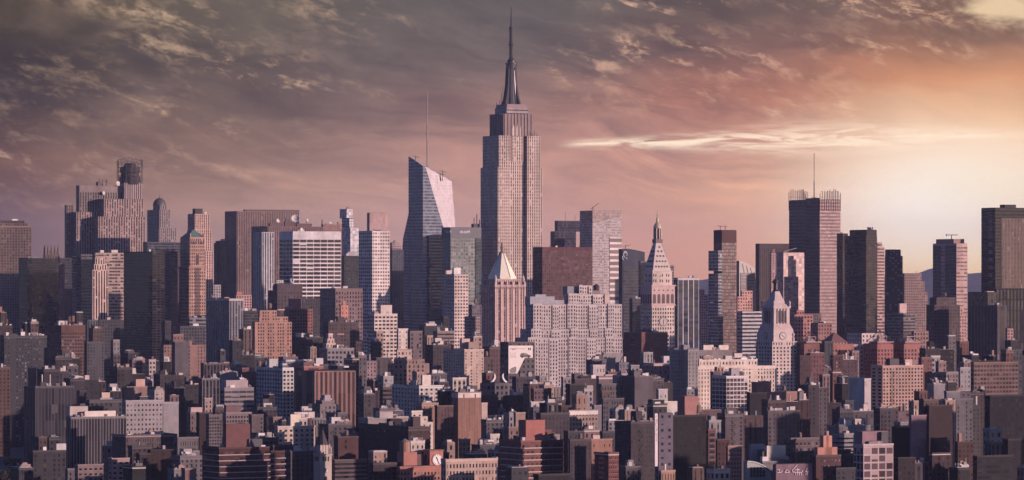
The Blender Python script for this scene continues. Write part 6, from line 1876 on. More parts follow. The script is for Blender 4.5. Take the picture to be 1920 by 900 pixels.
q('purple apartments', 'apartment_block', 'purple grey brick apartment block with small windows before the orange arched house', 1830, (1066, 1069, 1108, 827), (.155, .11, .135), 'punch', st=8, nR=6, ww=.35, tanks=((1088, 812, None, 'water tank on the purple grey brick apartment block'),))
q('orange arched house', 'brick_building', 'orange brick house with one big dark arch and a crenellated rooftop', 1860, (1107, 1109, 1148, 826), (.45, .215, .15), 'punch', st=14, nR=4, ww=.3, wh=.35, bulk=((1110, 1112, 1125, 816, (.52, .38, .32)),))
q('dark red cube', 'brick_building', 'small dark red brick cube with pale roof edge before the orange arched house', 1760, (1115, 1141, 1160, 852), (.30, .085, .075), 'punch', st=9, nR=5, nL=1, ww=.4, wh=.4, corn=((.58, .48, .46), 2, .25), w=True)
q('long slate apartments', 'apartment_block', 'long slate grey apartment slab with a column of windows', 1900, (1153, 1183, 1228, 795), (.135, .105, .125), 'punch', st=9, nR=11, nL=5, ww=.28, wh=.4, bulk=((1160, 1163, 1226, 793, (.2, .16, .17)),), ac=4)
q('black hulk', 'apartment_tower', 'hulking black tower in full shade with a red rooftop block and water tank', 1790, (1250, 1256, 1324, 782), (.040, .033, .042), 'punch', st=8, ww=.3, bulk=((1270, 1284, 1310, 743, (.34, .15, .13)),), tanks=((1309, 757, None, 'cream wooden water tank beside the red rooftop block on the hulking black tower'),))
q('framed stair strip', 'apartment_tower', 'narrow dark red tower with a ladder of white framed windows', 1800, (1322, 1328, 1342, 808), (.26, .10, .115), 'grid', st=10.6, nR=1, nL=1, ww=.66, wh=.62, glass=(.05, .03, .04), w=True)
q('maroon filler', 'brick_building', 'maroon shaded brick house beside the ladder of white framed windows', 1850, (1340, 1345, 1368, 826), (.16, .07, .075), 'punch', st=9)
q('pink little tower', 'brick_building', 'small pink brick house with dark windows by the curved glass roof', 1830, (1361, 1365, 1391, 839), (.44, .225, .19), 'punch', st=8, nR=5, nL=1, ww=.4, wh=.5, w=True)
q('cream plant block', 'plant_building', 'low grey building carrying a cream plant box with a white rim', 1900, (1404, 1430, 1482, 868), (.26, .25, .26), 'blank', bulk=((1404, 1408, 1434, 833, (.30, .29, .31)), (1433, 1438, 1473, 836, (.66, .55, .43)), (1436, 1440, 1479, 857, (.64, .54, .43))))
q('mauve windows row', 'brick_building', 'mauve brick row with square windows behind the cream plant box', 2000, (1470, 1476, 1535, 825), (.25, .17, .19), 'punch', st=11, nR=8, ww=.45, wh=.45, w=True, tanks=((1500, 810, None, 'water tank on the mauve brick row behind the cream plant box'),))
q('orange chimney house', 'brick_building', 'dark brick house with a bright orange stepped chimney tower', 1850, (1522, 1530, 1577, 857), (.20, .095, .10), 'punch', st=10, nR=7, ww=.4, wh=.4, bl=.5, blind=(.3, .22, .25), bulk=((1531, 1533, 1570, 839, (.44, .19, .14)), (1542, 1544, 1560, 817, (.50, .22, .155)), (1549, 1550, 1554, 808, (.4, .2, .15))))
q('pale stacked terraces', 'apartment_block', 'grey white stack of terraces between the orange chimney and the framed block', 1980, (1556, 1574, 1600, 816), (.36, .33, .36), 'band', st=8, wh=.4)
q('white frame block', 'apartment_block', 'apartment block with a bold pinkish white frame of balconies', 1800, (1600, 1619, 1675, 836), (.50, .36, .36), 'grid', st=14.5, nR=4, nL=3, ww=.82, wh=.78, glass=(.10, .065, .075), bl=.3, bulk=((1603, 1617, 1664, 809, (.26, .145, .17)),))
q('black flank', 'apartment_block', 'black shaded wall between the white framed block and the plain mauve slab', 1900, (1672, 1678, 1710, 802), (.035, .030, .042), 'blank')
q('plain mauve slab', 'blank_slab', 'plain windowless mauve slab with small pipes on its roof', 1880, (1706, 1709, 1737, 781), (.34, .20, .245), 'blank', chim=((1714, 767, 2, 'cream'), (1719, 768, 2, 'cream')))
q('brown wall', 'apartment_block', 'broad brown wall beside the plain mauve slab', 1950, (1737, 1742, 1786, 762), (.10, .06, .068), 'blank')
q('salmon apartments', 'apartment_block', 'salmon apartment block with regular columns of balconies', 2480, (1633, 1655, 1731, 687), (.54, .32, .25), 'punch', st=6.6, nR=13, nL=2, ww=.5, wh=.55, bulk=((1694, 1697, 1711, 674, (.54, .33, .26)),), w=True)
q('white box lofts', 'low_building', 'plain white box with a cream sunlit end wall', 2450, (1592, 1621, 1633, 712), (.50, .45, .43), 'blank', ac=3)
q('terracotta low block', 'brick_building', 'low terracotta block with a jutting rounded bay and dish on the roof', 2480, (1430, 1438, 1507, 737), (.46, .22, .165), 'punch', st=20, nR=12, ww=.3, wh=.25, cap_px=10, tanks=((1470, 722, None, 'water tank on the low terracotta block'),))
q('terracotta stub', 'brick_building', 'terracotta stub with a dark flank in front of the long beige block', 2520, (1409, 1419, 1446, 719), (.44, .19, .15), 'blank')
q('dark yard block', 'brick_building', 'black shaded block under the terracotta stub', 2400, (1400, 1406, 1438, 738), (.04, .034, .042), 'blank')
q('grey white cubes', 'low_building', 'plain grey white cube standing above a lower grey wing', 2450, (1738, 1751, 1772, 722), (.34, .31, .34), 'blank')
q('grey wing', 'low_building', 'plain grey wing stepping down from the grey white cube', 2420, (1770, 1775, 1800, 736), (.28, .26, .30), 'blank')
q('dim grid block', 'office_block', 'dim grey block with a square window grid near the black hulks', 2300, (1783, 1793, 1839, 750), (.20, .19, .215), 'punch', st=8, bay=8, ww=.6, wh=.6)
q('brown terrace hotel', 'apartment_block', 'wide brown apartment block with stacked dark terraces', 2650, (1820, 1826, 1909, 681), (.31, .165, .135), 'band', st=8, wh=.55, ww=.8, glass=(.05, .035, .04), ac=6, tanks=((1870, 664, None, 'water tank on the wide brown block with stacked dark terraces'),))
q('dome house', 'church', 'pale building with a small grey dome and jagged parapets', 2700, (1747, 1752, 1797, 700), (.30, .22, .22), 'punch', st=8)
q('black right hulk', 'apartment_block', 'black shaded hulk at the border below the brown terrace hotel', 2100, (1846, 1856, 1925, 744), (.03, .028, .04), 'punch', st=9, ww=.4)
q('dim lower right flats', 'apartment_block', 'dim maroon flats with faint windows below the brown wall', 1880, (1745, 1750, 1776, 824), (.12, .07, .08), 'punch', st=9, bl=.4)
q('dim rust flats', 'apartment_block', 'dim rust coloured flats with a slim lit chimney', 1850, (1790, 1796, 1826, 830), (.16, .075, .065), 'punch', st=9, chim=((1799, 812, 6, (.36, .17, .14)),))
q('dark border flats', 'apartment_block', 'very dark flats with faint bands at the lower border corner', 1800, (1824, 1832, 1900, 858), (.055, .045, .055), 'band', st=10)
q('low dark shops', 'low_building', 'low dark row beneath the plain mauve slab', 1850, (1676, 1684, 1745, 860), (.075, .05, .058), 'punch', st=10)
q('pale roof edge row', 'low_building', 'low maroon row with a thin white roof edge', 1830, (1742, 1748, 1782, 852), (.13, .07, .08), 'punch', st=10, corn=((.55, .47, .48), 1.5, .3))

# lower left
q('dark ribbed offices', 'office_block', 'dark office slab with thin pale ribs and twin white pipes on the roof', 2550, (45, 66, 139, 727), (.17, .16, .185), 'fins', st=30, nR=12, nL=4, ww=.72, wh=1, glass=(.035, .034, .045), spandrel=(.035, .034, .045), chim=((79, 702, 1.6, 'cream'), (94, 702, 1.6, 'cream')))
q('white finned hall', 'office_block', 'dark glass hall with closely set white fins and white penthouses', 2250, (124, 133, 237, 784), (.33, .30, .32), 'fins', st=40, nR=19, nL=3, ww=.74, wh=1, glass=(.035, .033, .042), spandrel=(.035, .033, .042), bl=0, bulk=((126, 131, 165, 762, (.44, .36, .33)), (157, 159, 217, 771, (.62, .52, .46))))
q('white institute', 'institute', 'long white walled institute with scattered square windows', 2330, (229, 236, 305, 753), (.43, .39, .41), 'punch', st=9, nR=10, ww=.4, wh=.42, cap_px=3, bulk=((186, 188, 222, 756, (.3, .28, .3)),), w=True)
q('grey flank of institute', 'institute', 'plain pale grey wing beside the long white walled institute', 2350, (302, 306, 335, 757), (.38, .35, .38), 'blank')
q('cream rooftop cube', 'low_building', 'dark roof with a single cream cube above the white finned hall', 2480, (160, 168, 230, 752), (.15, .14, .155), 'punch', bulk=((189, 191, 206, 736, (.56, .40, .30)),))
q('orange roof pavilion', 'low_building', 'dark building topped by a bright orange pavilion with two slots', 2600, (232, 238, 276, 727), (.50, .285, .225), 'punch', st=40, nR=9, ww=.12, wh=.2, bulk=((252, 255, 272, 711, (.52, .30, .24)),))
q('pale pipes roof', 'low_building', 'low dark roof lined with bright pipes', 2560, (256, 262, 292, 744), (.17, .16, .18), 'blank', roof='silver', ac=6)
q('orange slab left', 'low_building', 'single rust cube on a dark roof with a red sign mast', 2620, (309, 312, 324, 721), (.34, .17, .14), 'blank')
q('red mast house', 'low_building', 'dim maroon house under a red sign', 2800, (318, 324, 342, 700), (.19, .095, .10), 'blank', mast=((331, 683, 1.2),))
q('tan dim houses', 'low_building', 'dim brown row with a small lit rooftop by the border', 2900, (52, 54, 68, 692), (.36, .19, .17), 'blank')
q('orange dim edge', 'brick_building', 'dim ochre block on the border under the dotted dark apartments', 2800, (-10, -2, 19, 691), (.24, .13, .085), 'punch', st=7)
q('lower dark roofs', 'low_building', 'dim flat roof with a small white cube and a white sign frame', 2000, (55, 62, 124, 848), (.12, .115, .135), 'punch', st=9, bulk=((79, 81, 87, 838, 'white'), (104, 106, 124, 832, (.50, .46, .47))))
q('pink corner houses', 'row_house', 'pink house with six dark windows near the bottom border', 1900, (203, 210, 243, 861), (.50, .31, .29), 'punch', st=9.5, nR=3, nL=1, ww=.5, wh=.4, w=True)
q('pink row houses', 'row_house', 'pale pink row with dark windows beside the six windowed pink house', 1930, (140, 146, 194, 873), (.40, .27, .27), 'punch', st=9.5, nR=5, nL=1, ww=.5, wh=.4, w=True)
q('grey row tail', 'row_house', 'low grey end of the pale pink row', 1960, (122, 127, 148, 882), (.25, .22, .24), 'punch', st=9)
q('purple arcaded row', 'row_house', 'long purple grey row with an ornate cornice and slim windows', 2150, (210, 236, 332, 818), (.24, .18, .19), 'punch', st=11, nR=22, nL=5, ww=.4, wh=.6, corn=((.34, .22, .21), 2, .5))
q('dark mansion row', 'row_house', 'dim maroon row with a reddish windowed bay', 2000, (255, 262, 330, 853), (.13, .085, .09), 'punch', st=10)
q('grey clutter houses', 'row_house', 'cluttered grey rooftops left of the dark red banded block', 1950, (322, 338, 381, 858), (.24, .215, .235), 'punch', st=9, ac=5)
q('pink low cube', 'low_building', 'low pink cube in front of the cluttered grey rooftops', 1850, (340, 347, 368, 882), (.46, .29, .27), 'blank')
q('mauve left tower', 'apartment_block', 'pinkish mauve block with a square rooftop box near the banded dark block', 2200, (350, 357, 372, 776), (.33, .235, .235), 'punch', st=10, bulk=((352, 358, 379, 764, (.46, .31, .29)),))
q('dark maroon wall left', 'apartment_block', 'dark maroon windowless flank beside the lattice fire escapes', 2150, (368, 374, 398, 776), (.12, .07, .075), 'blank')
q('grid fire escapes', 'apartment_block', 'grey brick block covered in a lattice of fire escapes', 2100, (386, 392, 416, 779), (.26, .21, .23), 'grid', st=6, bay=5, ww=.7, wh=.5)
q('lit lattice loft', 'loft_building', 'loft with rows of pale lattice windows above the dark red rooftop tower', 2200, (418, 424, 472, 776), (.30, .22, .225), 'grid', st=8, bay=5, ww=.6, wh=.5, bulk=((420, 424, 452, 760, (.15, .09, .095)),))
q('purple loft right', 'loft_building', 'purple loft with small lit openings beside the lattice loft', 2150, (466, 472, 494, 779), (.22, .165, .18), 'punch', st=8)
q('slate grey offices', 'office_block', 'slate grey block with tall shaded bays', 2600, (372, 379, 412, 711), (.25, .235, .26), 'fins', st=14, bay=6)
q('ribbon parking deck', 'parking_garage', 'mauve grey garage with long open ribbon decks and a plain upper box', 2550, (414, 421, 476, 729), (.33, .28, .30), 'band', st=9, nR=4, wh=.45, ww=.95, glass=(.06, .05, .06), bulk=((415, 424, 465, 713, (.36, .28, .29)),))
q('white roof racks', 'low_building', 'low roof with bright parallel white ducts', 2750, (405, 412, 446, 699), (.30, .28, .30), 'blank', roof='silver', ac=8)
q('small red house top', 'low_building', 'small red rooftop house beside the white duct roof', 2780, (452, 454, 466, 692), (.32, .12, .115), 'blank')
q('dim lattice row', 'office_block', 'dim brown office row with vertical slots below the slab with the striped end', 2900, (376, 382, 430, 683), (.21, .16, .175), 'fins', st=9, bay=6)
q('orange window house', 'low_building', 'tiny peach gabled house with two windows on a dark roof', 2300, (381, 384, 398, 748), (.54, .37, .32), 'punch', st=8, nR=2)
q('gabled pediment hall', 'hall', 'grey hall with a broad triangular pediment', 2080, (326, 333, 372, 823), (.24, .21, .225), 'punch', st=14, nR=9, ww=.4, wh=.6)
q('brown low school', 'school', 'dim brown school block with a long row of windows under the purple arcaded row', 2080, (240, 248, 318, 838), (.16, .115, .12), 'punch', st=9)

# rooftops in the middle
q('shaded loft one', 'loft_building', 'dark brick loft with an arched top storey behind the car billboard roofs', 2500, (925, 932, 965, 752), (.145, .115, .135), 'punch', st=8)
q('white deck house', 'low_building', 'small white house with two wide windows on a dark roof', 2300, (993, 996, 1021, 755), (.56, .50, .48), 'punch', st=9, nR=2, ww=.55, wh=.3)
q('pink ornate front', 'row_house', 'pinkish ornate narrow front beside the small white house', 2470, (1030, 1036, 1064, 748), (.34, .235, .23), 'punch', st=9, nR=5, ww=.4, wh=.6)
q('maroon gabled', 'row_house', 'maroon brick house with tall windows behind the white deck house', 2420, (995, 1001, 1034, 731), (.22, .13, .14), 'punch', st=8)
q('grey stepped tank house', 'low_building', 'pale grey stepped roof house above maroon lofts', 2560, (1052, 1056, 1090, 735), (.36, .32, .33), 'punch', st=9, tiers=((1052, 1056, 1071, 709),))
q('arched white penthouse', 'low_building', 'pale mauve penthouse with three dark openings', 2750, (1107, 1112, 1135, 686), (.42, .36, .36), 'punch', st=14, nR=4, ww=.35, wh=.45)
q('long pink cornice', 'low_building', 'long low roof with a glowing pink cornice and a plain grey cube', 2650, (1118, 1123, 1192, 708), (.22, .17, .175), 'blank', corn=((.56, .35, .29), 3, .4), bulk=((1132, 1135, 1156, 702, (.38, .34, .35)),))
q('peach roof box', 'low_building', 'peach rooftop box beside striped white panels', 2700, (1174, 1179, 1203, 694), (.52, .30, .24), 'fins', st=20, nR=8, ww=.3, wh=.5)
q('square window loft', 'loft_building', 'grey loft with rows of large square windows below the pink cornice', 2450, (1122, 1128, 1168, 722), (.20, .175, .195), 'punch', st=9, nR=8, ww=.6, wh=.5, bulk=((1143, 1145, 1153, 736 - 3, (.56, .46, .43)),), tanks=((1160, 708, None, 'water tank on the grey loft with rows of large square windows'),))
q('blue brick loft', 'loft_building', 'blue grey brick loft of square windows under the square window loft', 2350, (1125, 1131, 1170, 749), (.16, .145, .175), 'punch', st=9, nR=8, ww=.6, wh=.5)
q('purple blank gable', 'loft_building', 'blank purple grey gable wall left of the white windowed tank', 2450, (1165, 1190, 1224, 708), (.20, .165, .19), 'blank')
q('narrow grey fin', 'apartment_block', 'narrow plain grey wall right of the tan arched block', 2200, (1110, 1114, 1128, 762), (.27, .25, .275), 'blank')
q('white tank house', 'low_building', 'white windowed tank house on a dark roof', 2500, (1230, 1235, 1252, 731), (.50, .45, .45), 'punch', st=20, nR=2, ww=.3, wh=.25)
q('white jagged wall', 'low_building', 'bright cream party wall with a jagged lower edge', 2350, (1236, 1241, 1270, 754), (.62, .55, .47), 'blank')
q('slate roof pair', 'loft_building', 'slate lofts with pale arched attic left of the white jagged wall', 2380, (1202, 1207, 1238, 763), (.19, .165, .195), 'fins', st=9, bay=5)
q('greenhouse roofs', 'low_building', 'low roof of pale greenhouses right of the narrow grey wall', 2120, (1136, 1141, 1172, 789), (.30, .27, .29), 'punch', st=8, bulk=((1138, 1142, 1154, 800 - 8, 'white'),), roof='silver')
q('dim brick wall one', 'apartment_block', 'dim purple brick block behind the white jagged wall', 2250, (1288, 1296, 1362, 771), (.22, .13, .145), 'blank')
q('shaded brick row', 'apartment_block', 'shaded purple brick row with soft pale window strips', 2150, (1345, 1360, 1432, 778), (.19, .15, .175), 'punch', st=8, nR=9, ww=.4)
q('tank roof row', 'apartment_block', 'shaded mauve row carrying small white tanks', 2200, (1428, 1440, 1500, 772), (.18, .14, .165), 'punch', st=8, ac=5, bulk=((1452, 1454, 1461, 766, 'cream'),))
q('maroon tall back', 'apartment_block', 'tall maroon shaded block beside the urn-topped clock tower base', 2900, (1492, 1500, 1560, 668), (.13, .065, .07), 'punch', st=7)
q('maroon tall back two', 'apartment_block', 'tall dark maroon flats beneath the solid reddish pyramid', 2950, (1556, 1562, 1608, 668), (.17, .075, .075), 'punch', st=7, nR=9, bl=.4, blind=(.35, .25, .24))
q('dusk filler one', 'apartment_block', 'broad dusky block under the maroon flats', 2650, (1500, 1516, 1592, 724), (.09, .065, .08), 'punch', st=8)
q('dusk filler two', 'apartment_block', 'dusky violet row below the plain white box', 2300, (1560, 1575, 1640, 770), (.13, .11, .14), 'punch', st=8, chim=((1586, 763, 5, (.3, .27, .3)),))
q('dusk filler three', 'apartment_block', 'dusky violet row with pale rooftop specks beneath the salmon apartments', 2250, (1638, 1650, 1710, 768), (.14, .115, .14), 'punch', st=8, ac=6)
q('pale low houses', 'row_house', 'pale grey low houses under the dusky violet row', 2080, (1550, 1570, 1632, 801), (.30, .28, .31), 'blank', roof='gravel', ac=4)
q('pale low tank', 'low_building', 'small pale blue grey box beside the plain mauve slab', 2100, (1676, 1681, 1703, 793), (.30, .29, .33), 'blank')
q('dusk right tall one', 'apartment_block', 'dark dusky tower filling the shade under the lattice balconied tower', 3000, (1800, 1822, 1876, 668), (.06, .05, .062), 'punch', st=7)
q('dusk right tall two', 'apartment_block', 'dark bulk between the dark tank tower and the dome house', 3100, (1724, 1735, 1790, 655), (.07, .048, .058), 'punch', st=7)
q('dusk right tall three', 'office_block', 'dark bulk at the border under the low striped base', 3200, (1884, 1895, 1960, 640), (.055, .042, .05), 'punch', st=7)
q('rust tower by salmon', 'brick_building', 'rust brick tower with dark windows behind the salmon apartments', 2800, (1722, 1728, 1748, 672), (.28, .12, .11), 'punch', st=7, nR=4)

# behind the central rooftops
q('brown loft c1', 'loft_building', 'pinkish brown block with dark slot windows beside the pale balcony tower foot', 3100, (812, 820, 852, 622), (.33, .22, .21), 'band', st=7, wh=.4)
q('brown loft c2', 'loft_building', 'grey brown block with two window columns under the faceted glass tower', 3150, (764, 769, 792, 622), (.25, .19, .20), 'punch', st=8, nR=3)
q('dark low c3', 'office_block', 'dark low block under the faceted glass tower', 3250, (786, 796, 832, 613), (.075, .075, .10), 'blank', roof='gravel')
q('shadow lofts c4', 'loft_building', 'deeply shaded lofts in front of the pale balcony tower', 2950, (798, 812, 850, 648), (.12, .09, .105), 'punch', st=7)
q('gold pyramid side block', 'office_block', 'slim grey block with pink end beside the gold pyramid tower', 3650, (871, 892, 900, 594), (.34, .22, .21), 'punch', st=6)
q('tank cluster block', 'office_block', 'slate block with rooftop tanks next to the gold pyramid tower', 3750, (876, 885, 903, 572), (.13, .12, .15), 'punch', st=6, tanks=((891, 560, None, 'grey rooftop tank on the slate block beside the gold pyramid tower'),))
q('dark brick c5', 'loft_building', 'dark brick loft with tall windows below the gold pyramid tower', 2950, (905, 918, 946, 652), (.19, .105, .11), 'punch', st=9, nR=5, ww=.35, wh=.6, ac=5)
q('brown lofts c6', 'loft_building', 'brown loft with sunlit edge right behind the beige twin tower', 2850, (896, 902, 925, 672), (.16, .11, .12), 'punch', st=8, tanks=((912, 658, None, 'water tank on the brown loft right behind the beige tower'),))
q('pagoda house', 'loft_building', 'pale house topped with stacked pagoda-like tiers', 2950, (604, 611, 633, 652), (.50, .36, .30), 'punch', st=8, tiers=((606, 612, 630, 643), (609, 614, 627, 635), (612, 616, 624, 628)), bulk=((630, 632, 645, 637, (.34, .22, .18)),))
q('white grid lofts west', 'apartment_block', 'pale gridded apartment block below the pagoda topped house', 2880, (598, 614, 664, 655), (.30, .27, .29), 'grid', st=9, nR=7, ww=.6, wh=.5)
q('shade lofts c7', 'loft_building', 'shaded grey lofts right of the pale gridded block', 2900, (660, 672, 735, 668), (.18, .16, .185), 'punch', st=8, roof='gravel', ac=8)
q('shade block c8', 'apartment_block', 'dark block with a round white dish on top near the white gridded tower foot', 3300, (548, 560, 606, 634), (.075, .07, .088), 'punch', st=7)
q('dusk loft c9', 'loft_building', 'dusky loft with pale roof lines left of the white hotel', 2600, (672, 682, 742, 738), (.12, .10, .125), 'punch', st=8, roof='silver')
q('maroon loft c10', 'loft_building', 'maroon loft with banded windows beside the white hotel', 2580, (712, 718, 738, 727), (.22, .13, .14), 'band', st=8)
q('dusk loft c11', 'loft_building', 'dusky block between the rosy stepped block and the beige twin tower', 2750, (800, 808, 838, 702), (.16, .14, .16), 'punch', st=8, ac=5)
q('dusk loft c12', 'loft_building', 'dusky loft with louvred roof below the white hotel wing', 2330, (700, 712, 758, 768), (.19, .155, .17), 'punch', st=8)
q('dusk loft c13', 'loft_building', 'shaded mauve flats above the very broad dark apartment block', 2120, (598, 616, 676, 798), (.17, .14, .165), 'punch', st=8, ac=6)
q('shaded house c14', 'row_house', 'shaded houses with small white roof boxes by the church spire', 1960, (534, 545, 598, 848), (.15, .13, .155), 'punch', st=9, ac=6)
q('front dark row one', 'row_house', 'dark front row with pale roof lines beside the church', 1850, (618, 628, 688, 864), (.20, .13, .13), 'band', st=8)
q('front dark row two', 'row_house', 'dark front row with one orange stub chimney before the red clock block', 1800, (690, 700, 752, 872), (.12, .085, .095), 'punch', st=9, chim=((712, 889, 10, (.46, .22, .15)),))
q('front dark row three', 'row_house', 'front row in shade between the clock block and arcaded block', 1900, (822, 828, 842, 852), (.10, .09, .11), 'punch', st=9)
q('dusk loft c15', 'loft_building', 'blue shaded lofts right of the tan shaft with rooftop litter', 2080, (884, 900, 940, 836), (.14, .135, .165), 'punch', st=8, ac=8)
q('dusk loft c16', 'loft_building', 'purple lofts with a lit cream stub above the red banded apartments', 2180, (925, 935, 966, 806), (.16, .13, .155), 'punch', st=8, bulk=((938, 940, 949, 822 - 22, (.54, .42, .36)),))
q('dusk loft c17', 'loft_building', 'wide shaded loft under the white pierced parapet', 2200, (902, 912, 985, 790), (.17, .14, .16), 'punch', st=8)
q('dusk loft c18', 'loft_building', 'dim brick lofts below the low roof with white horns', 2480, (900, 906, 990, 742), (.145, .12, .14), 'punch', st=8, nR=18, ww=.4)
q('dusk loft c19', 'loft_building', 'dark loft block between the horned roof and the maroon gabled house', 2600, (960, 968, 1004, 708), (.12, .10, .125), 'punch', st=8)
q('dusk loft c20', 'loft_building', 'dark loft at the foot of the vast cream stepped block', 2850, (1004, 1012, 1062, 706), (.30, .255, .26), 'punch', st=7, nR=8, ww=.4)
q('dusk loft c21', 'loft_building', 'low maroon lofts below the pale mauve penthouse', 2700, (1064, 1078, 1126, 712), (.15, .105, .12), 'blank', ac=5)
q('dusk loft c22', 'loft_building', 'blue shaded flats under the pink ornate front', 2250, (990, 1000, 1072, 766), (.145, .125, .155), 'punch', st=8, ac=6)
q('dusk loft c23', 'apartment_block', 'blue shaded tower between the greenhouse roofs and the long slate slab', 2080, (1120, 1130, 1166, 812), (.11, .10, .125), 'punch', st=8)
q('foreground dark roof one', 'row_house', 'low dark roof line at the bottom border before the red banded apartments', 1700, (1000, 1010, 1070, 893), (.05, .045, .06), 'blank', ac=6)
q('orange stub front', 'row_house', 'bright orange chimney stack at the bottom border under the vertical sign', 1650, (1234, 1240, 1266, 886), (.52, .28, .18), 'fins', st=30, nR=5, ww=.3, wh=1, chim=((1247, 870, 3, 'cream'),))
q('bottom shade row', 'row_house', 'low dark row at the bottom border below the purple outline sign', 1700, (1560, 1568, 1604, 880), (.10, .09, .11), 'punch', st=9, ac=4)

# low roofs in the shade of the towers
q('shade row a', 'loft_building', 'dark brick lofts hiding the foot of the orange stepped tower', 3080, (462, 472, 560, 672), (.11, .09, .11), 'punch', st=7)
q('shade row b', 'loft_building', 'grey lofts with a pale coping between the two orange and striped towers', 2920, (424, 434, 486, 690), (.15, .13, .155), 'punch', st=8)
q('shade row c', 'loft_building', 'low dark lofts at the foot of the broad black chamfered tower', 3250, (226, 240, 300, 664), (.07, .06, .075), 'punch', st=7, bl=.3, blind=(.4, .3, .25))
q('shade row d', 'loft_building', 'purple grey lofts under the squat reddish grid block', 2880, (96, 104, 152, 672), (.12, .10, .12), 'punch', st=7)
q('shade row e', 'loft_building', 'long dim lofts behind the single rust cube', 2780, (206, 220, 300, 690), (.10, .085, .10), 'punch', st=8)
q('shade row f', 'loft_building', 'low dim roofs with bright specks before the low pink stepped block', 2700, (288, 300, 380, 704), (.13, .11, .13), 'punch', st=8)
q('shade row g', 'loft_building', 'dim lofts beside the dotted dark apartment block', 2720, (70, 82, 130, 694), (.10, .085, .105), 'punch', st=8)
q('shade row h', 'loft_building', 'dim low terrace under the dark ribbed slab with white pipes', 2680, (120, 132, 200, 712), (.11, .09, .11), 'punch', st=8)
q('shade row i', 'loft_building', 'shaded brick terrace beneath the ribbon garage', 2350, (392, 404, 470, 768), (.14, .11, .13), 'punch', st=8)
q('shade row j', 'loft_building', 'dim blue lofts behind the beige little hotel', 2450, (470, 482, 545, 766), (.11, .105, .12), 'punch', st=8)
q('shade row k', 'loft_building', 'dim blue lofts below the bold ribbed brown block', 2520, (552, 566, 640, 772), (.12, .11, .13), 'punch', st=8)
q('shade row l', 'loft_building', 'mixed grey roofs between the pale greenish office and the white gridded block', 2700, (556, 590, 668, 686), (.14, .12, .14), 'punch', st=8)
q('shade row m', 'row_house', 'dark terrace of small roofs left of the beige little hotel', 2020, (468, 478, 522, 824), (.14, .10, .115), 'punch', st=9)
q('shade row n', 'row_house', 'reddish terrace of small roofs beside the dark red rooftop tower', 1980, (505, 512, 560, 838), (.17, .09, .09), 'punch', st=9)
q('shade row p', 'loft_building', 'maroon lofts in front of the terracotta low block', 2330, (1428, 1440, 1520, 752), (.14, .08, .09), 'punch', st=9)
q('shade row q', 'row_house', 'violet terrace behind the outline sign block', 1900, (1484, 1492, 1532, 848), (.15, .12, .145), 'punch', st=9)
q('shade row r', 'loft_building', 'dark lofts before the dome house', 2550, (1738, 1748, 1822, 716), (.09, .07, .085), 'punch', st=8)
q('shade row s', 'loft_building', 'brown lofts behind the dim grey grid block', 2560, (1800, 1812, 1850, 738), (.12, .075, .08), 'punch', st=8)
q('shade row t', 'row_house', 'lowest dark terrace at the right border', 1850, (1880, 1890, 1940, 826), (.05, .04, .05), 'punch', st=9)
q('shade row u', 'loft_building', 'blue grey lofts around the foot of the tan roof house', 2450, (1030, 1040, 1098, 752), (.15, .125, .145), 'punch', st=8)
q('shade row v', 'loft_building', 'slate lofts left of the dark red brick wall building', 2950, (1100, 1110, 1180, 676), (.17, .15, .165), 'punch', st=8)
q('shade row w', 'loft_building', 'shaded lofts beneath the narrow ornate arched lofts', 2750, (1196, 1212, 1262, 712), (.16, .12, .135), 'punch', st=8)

# unseen slabs added past the right border to throw shade into the view
for _i, (_d, _l, _c, _r, _t, _lab) in enumerate([
        (1640, 2700, 2740, 2900, 688, 'unseen brick apartment slab added past the right border for shade, first from the camera'),
        (1780, 2600, 2640, 2800, 675, 'unseen brick apartment slab added past the right border for shade, second from the camera'),
        (1930, 2500, 2545, 2700, 663, 'unseen grey apartment slab added past the right border for shade, third from the camera'),
        (2080, 2420, 2460, 2620, 652, 'unseen tan apartment slab added past the right border for shade, fourth from the camera')]):
    q('offside slab %d' % _i, 'apartment_block', _lab, _d, (_l, _c, _r, _t), ('dbrick', 'brick', 'dgrey', 'tan')[_i], 'punch', st=11)

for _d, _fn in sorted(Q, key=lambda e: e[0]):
    _fn()


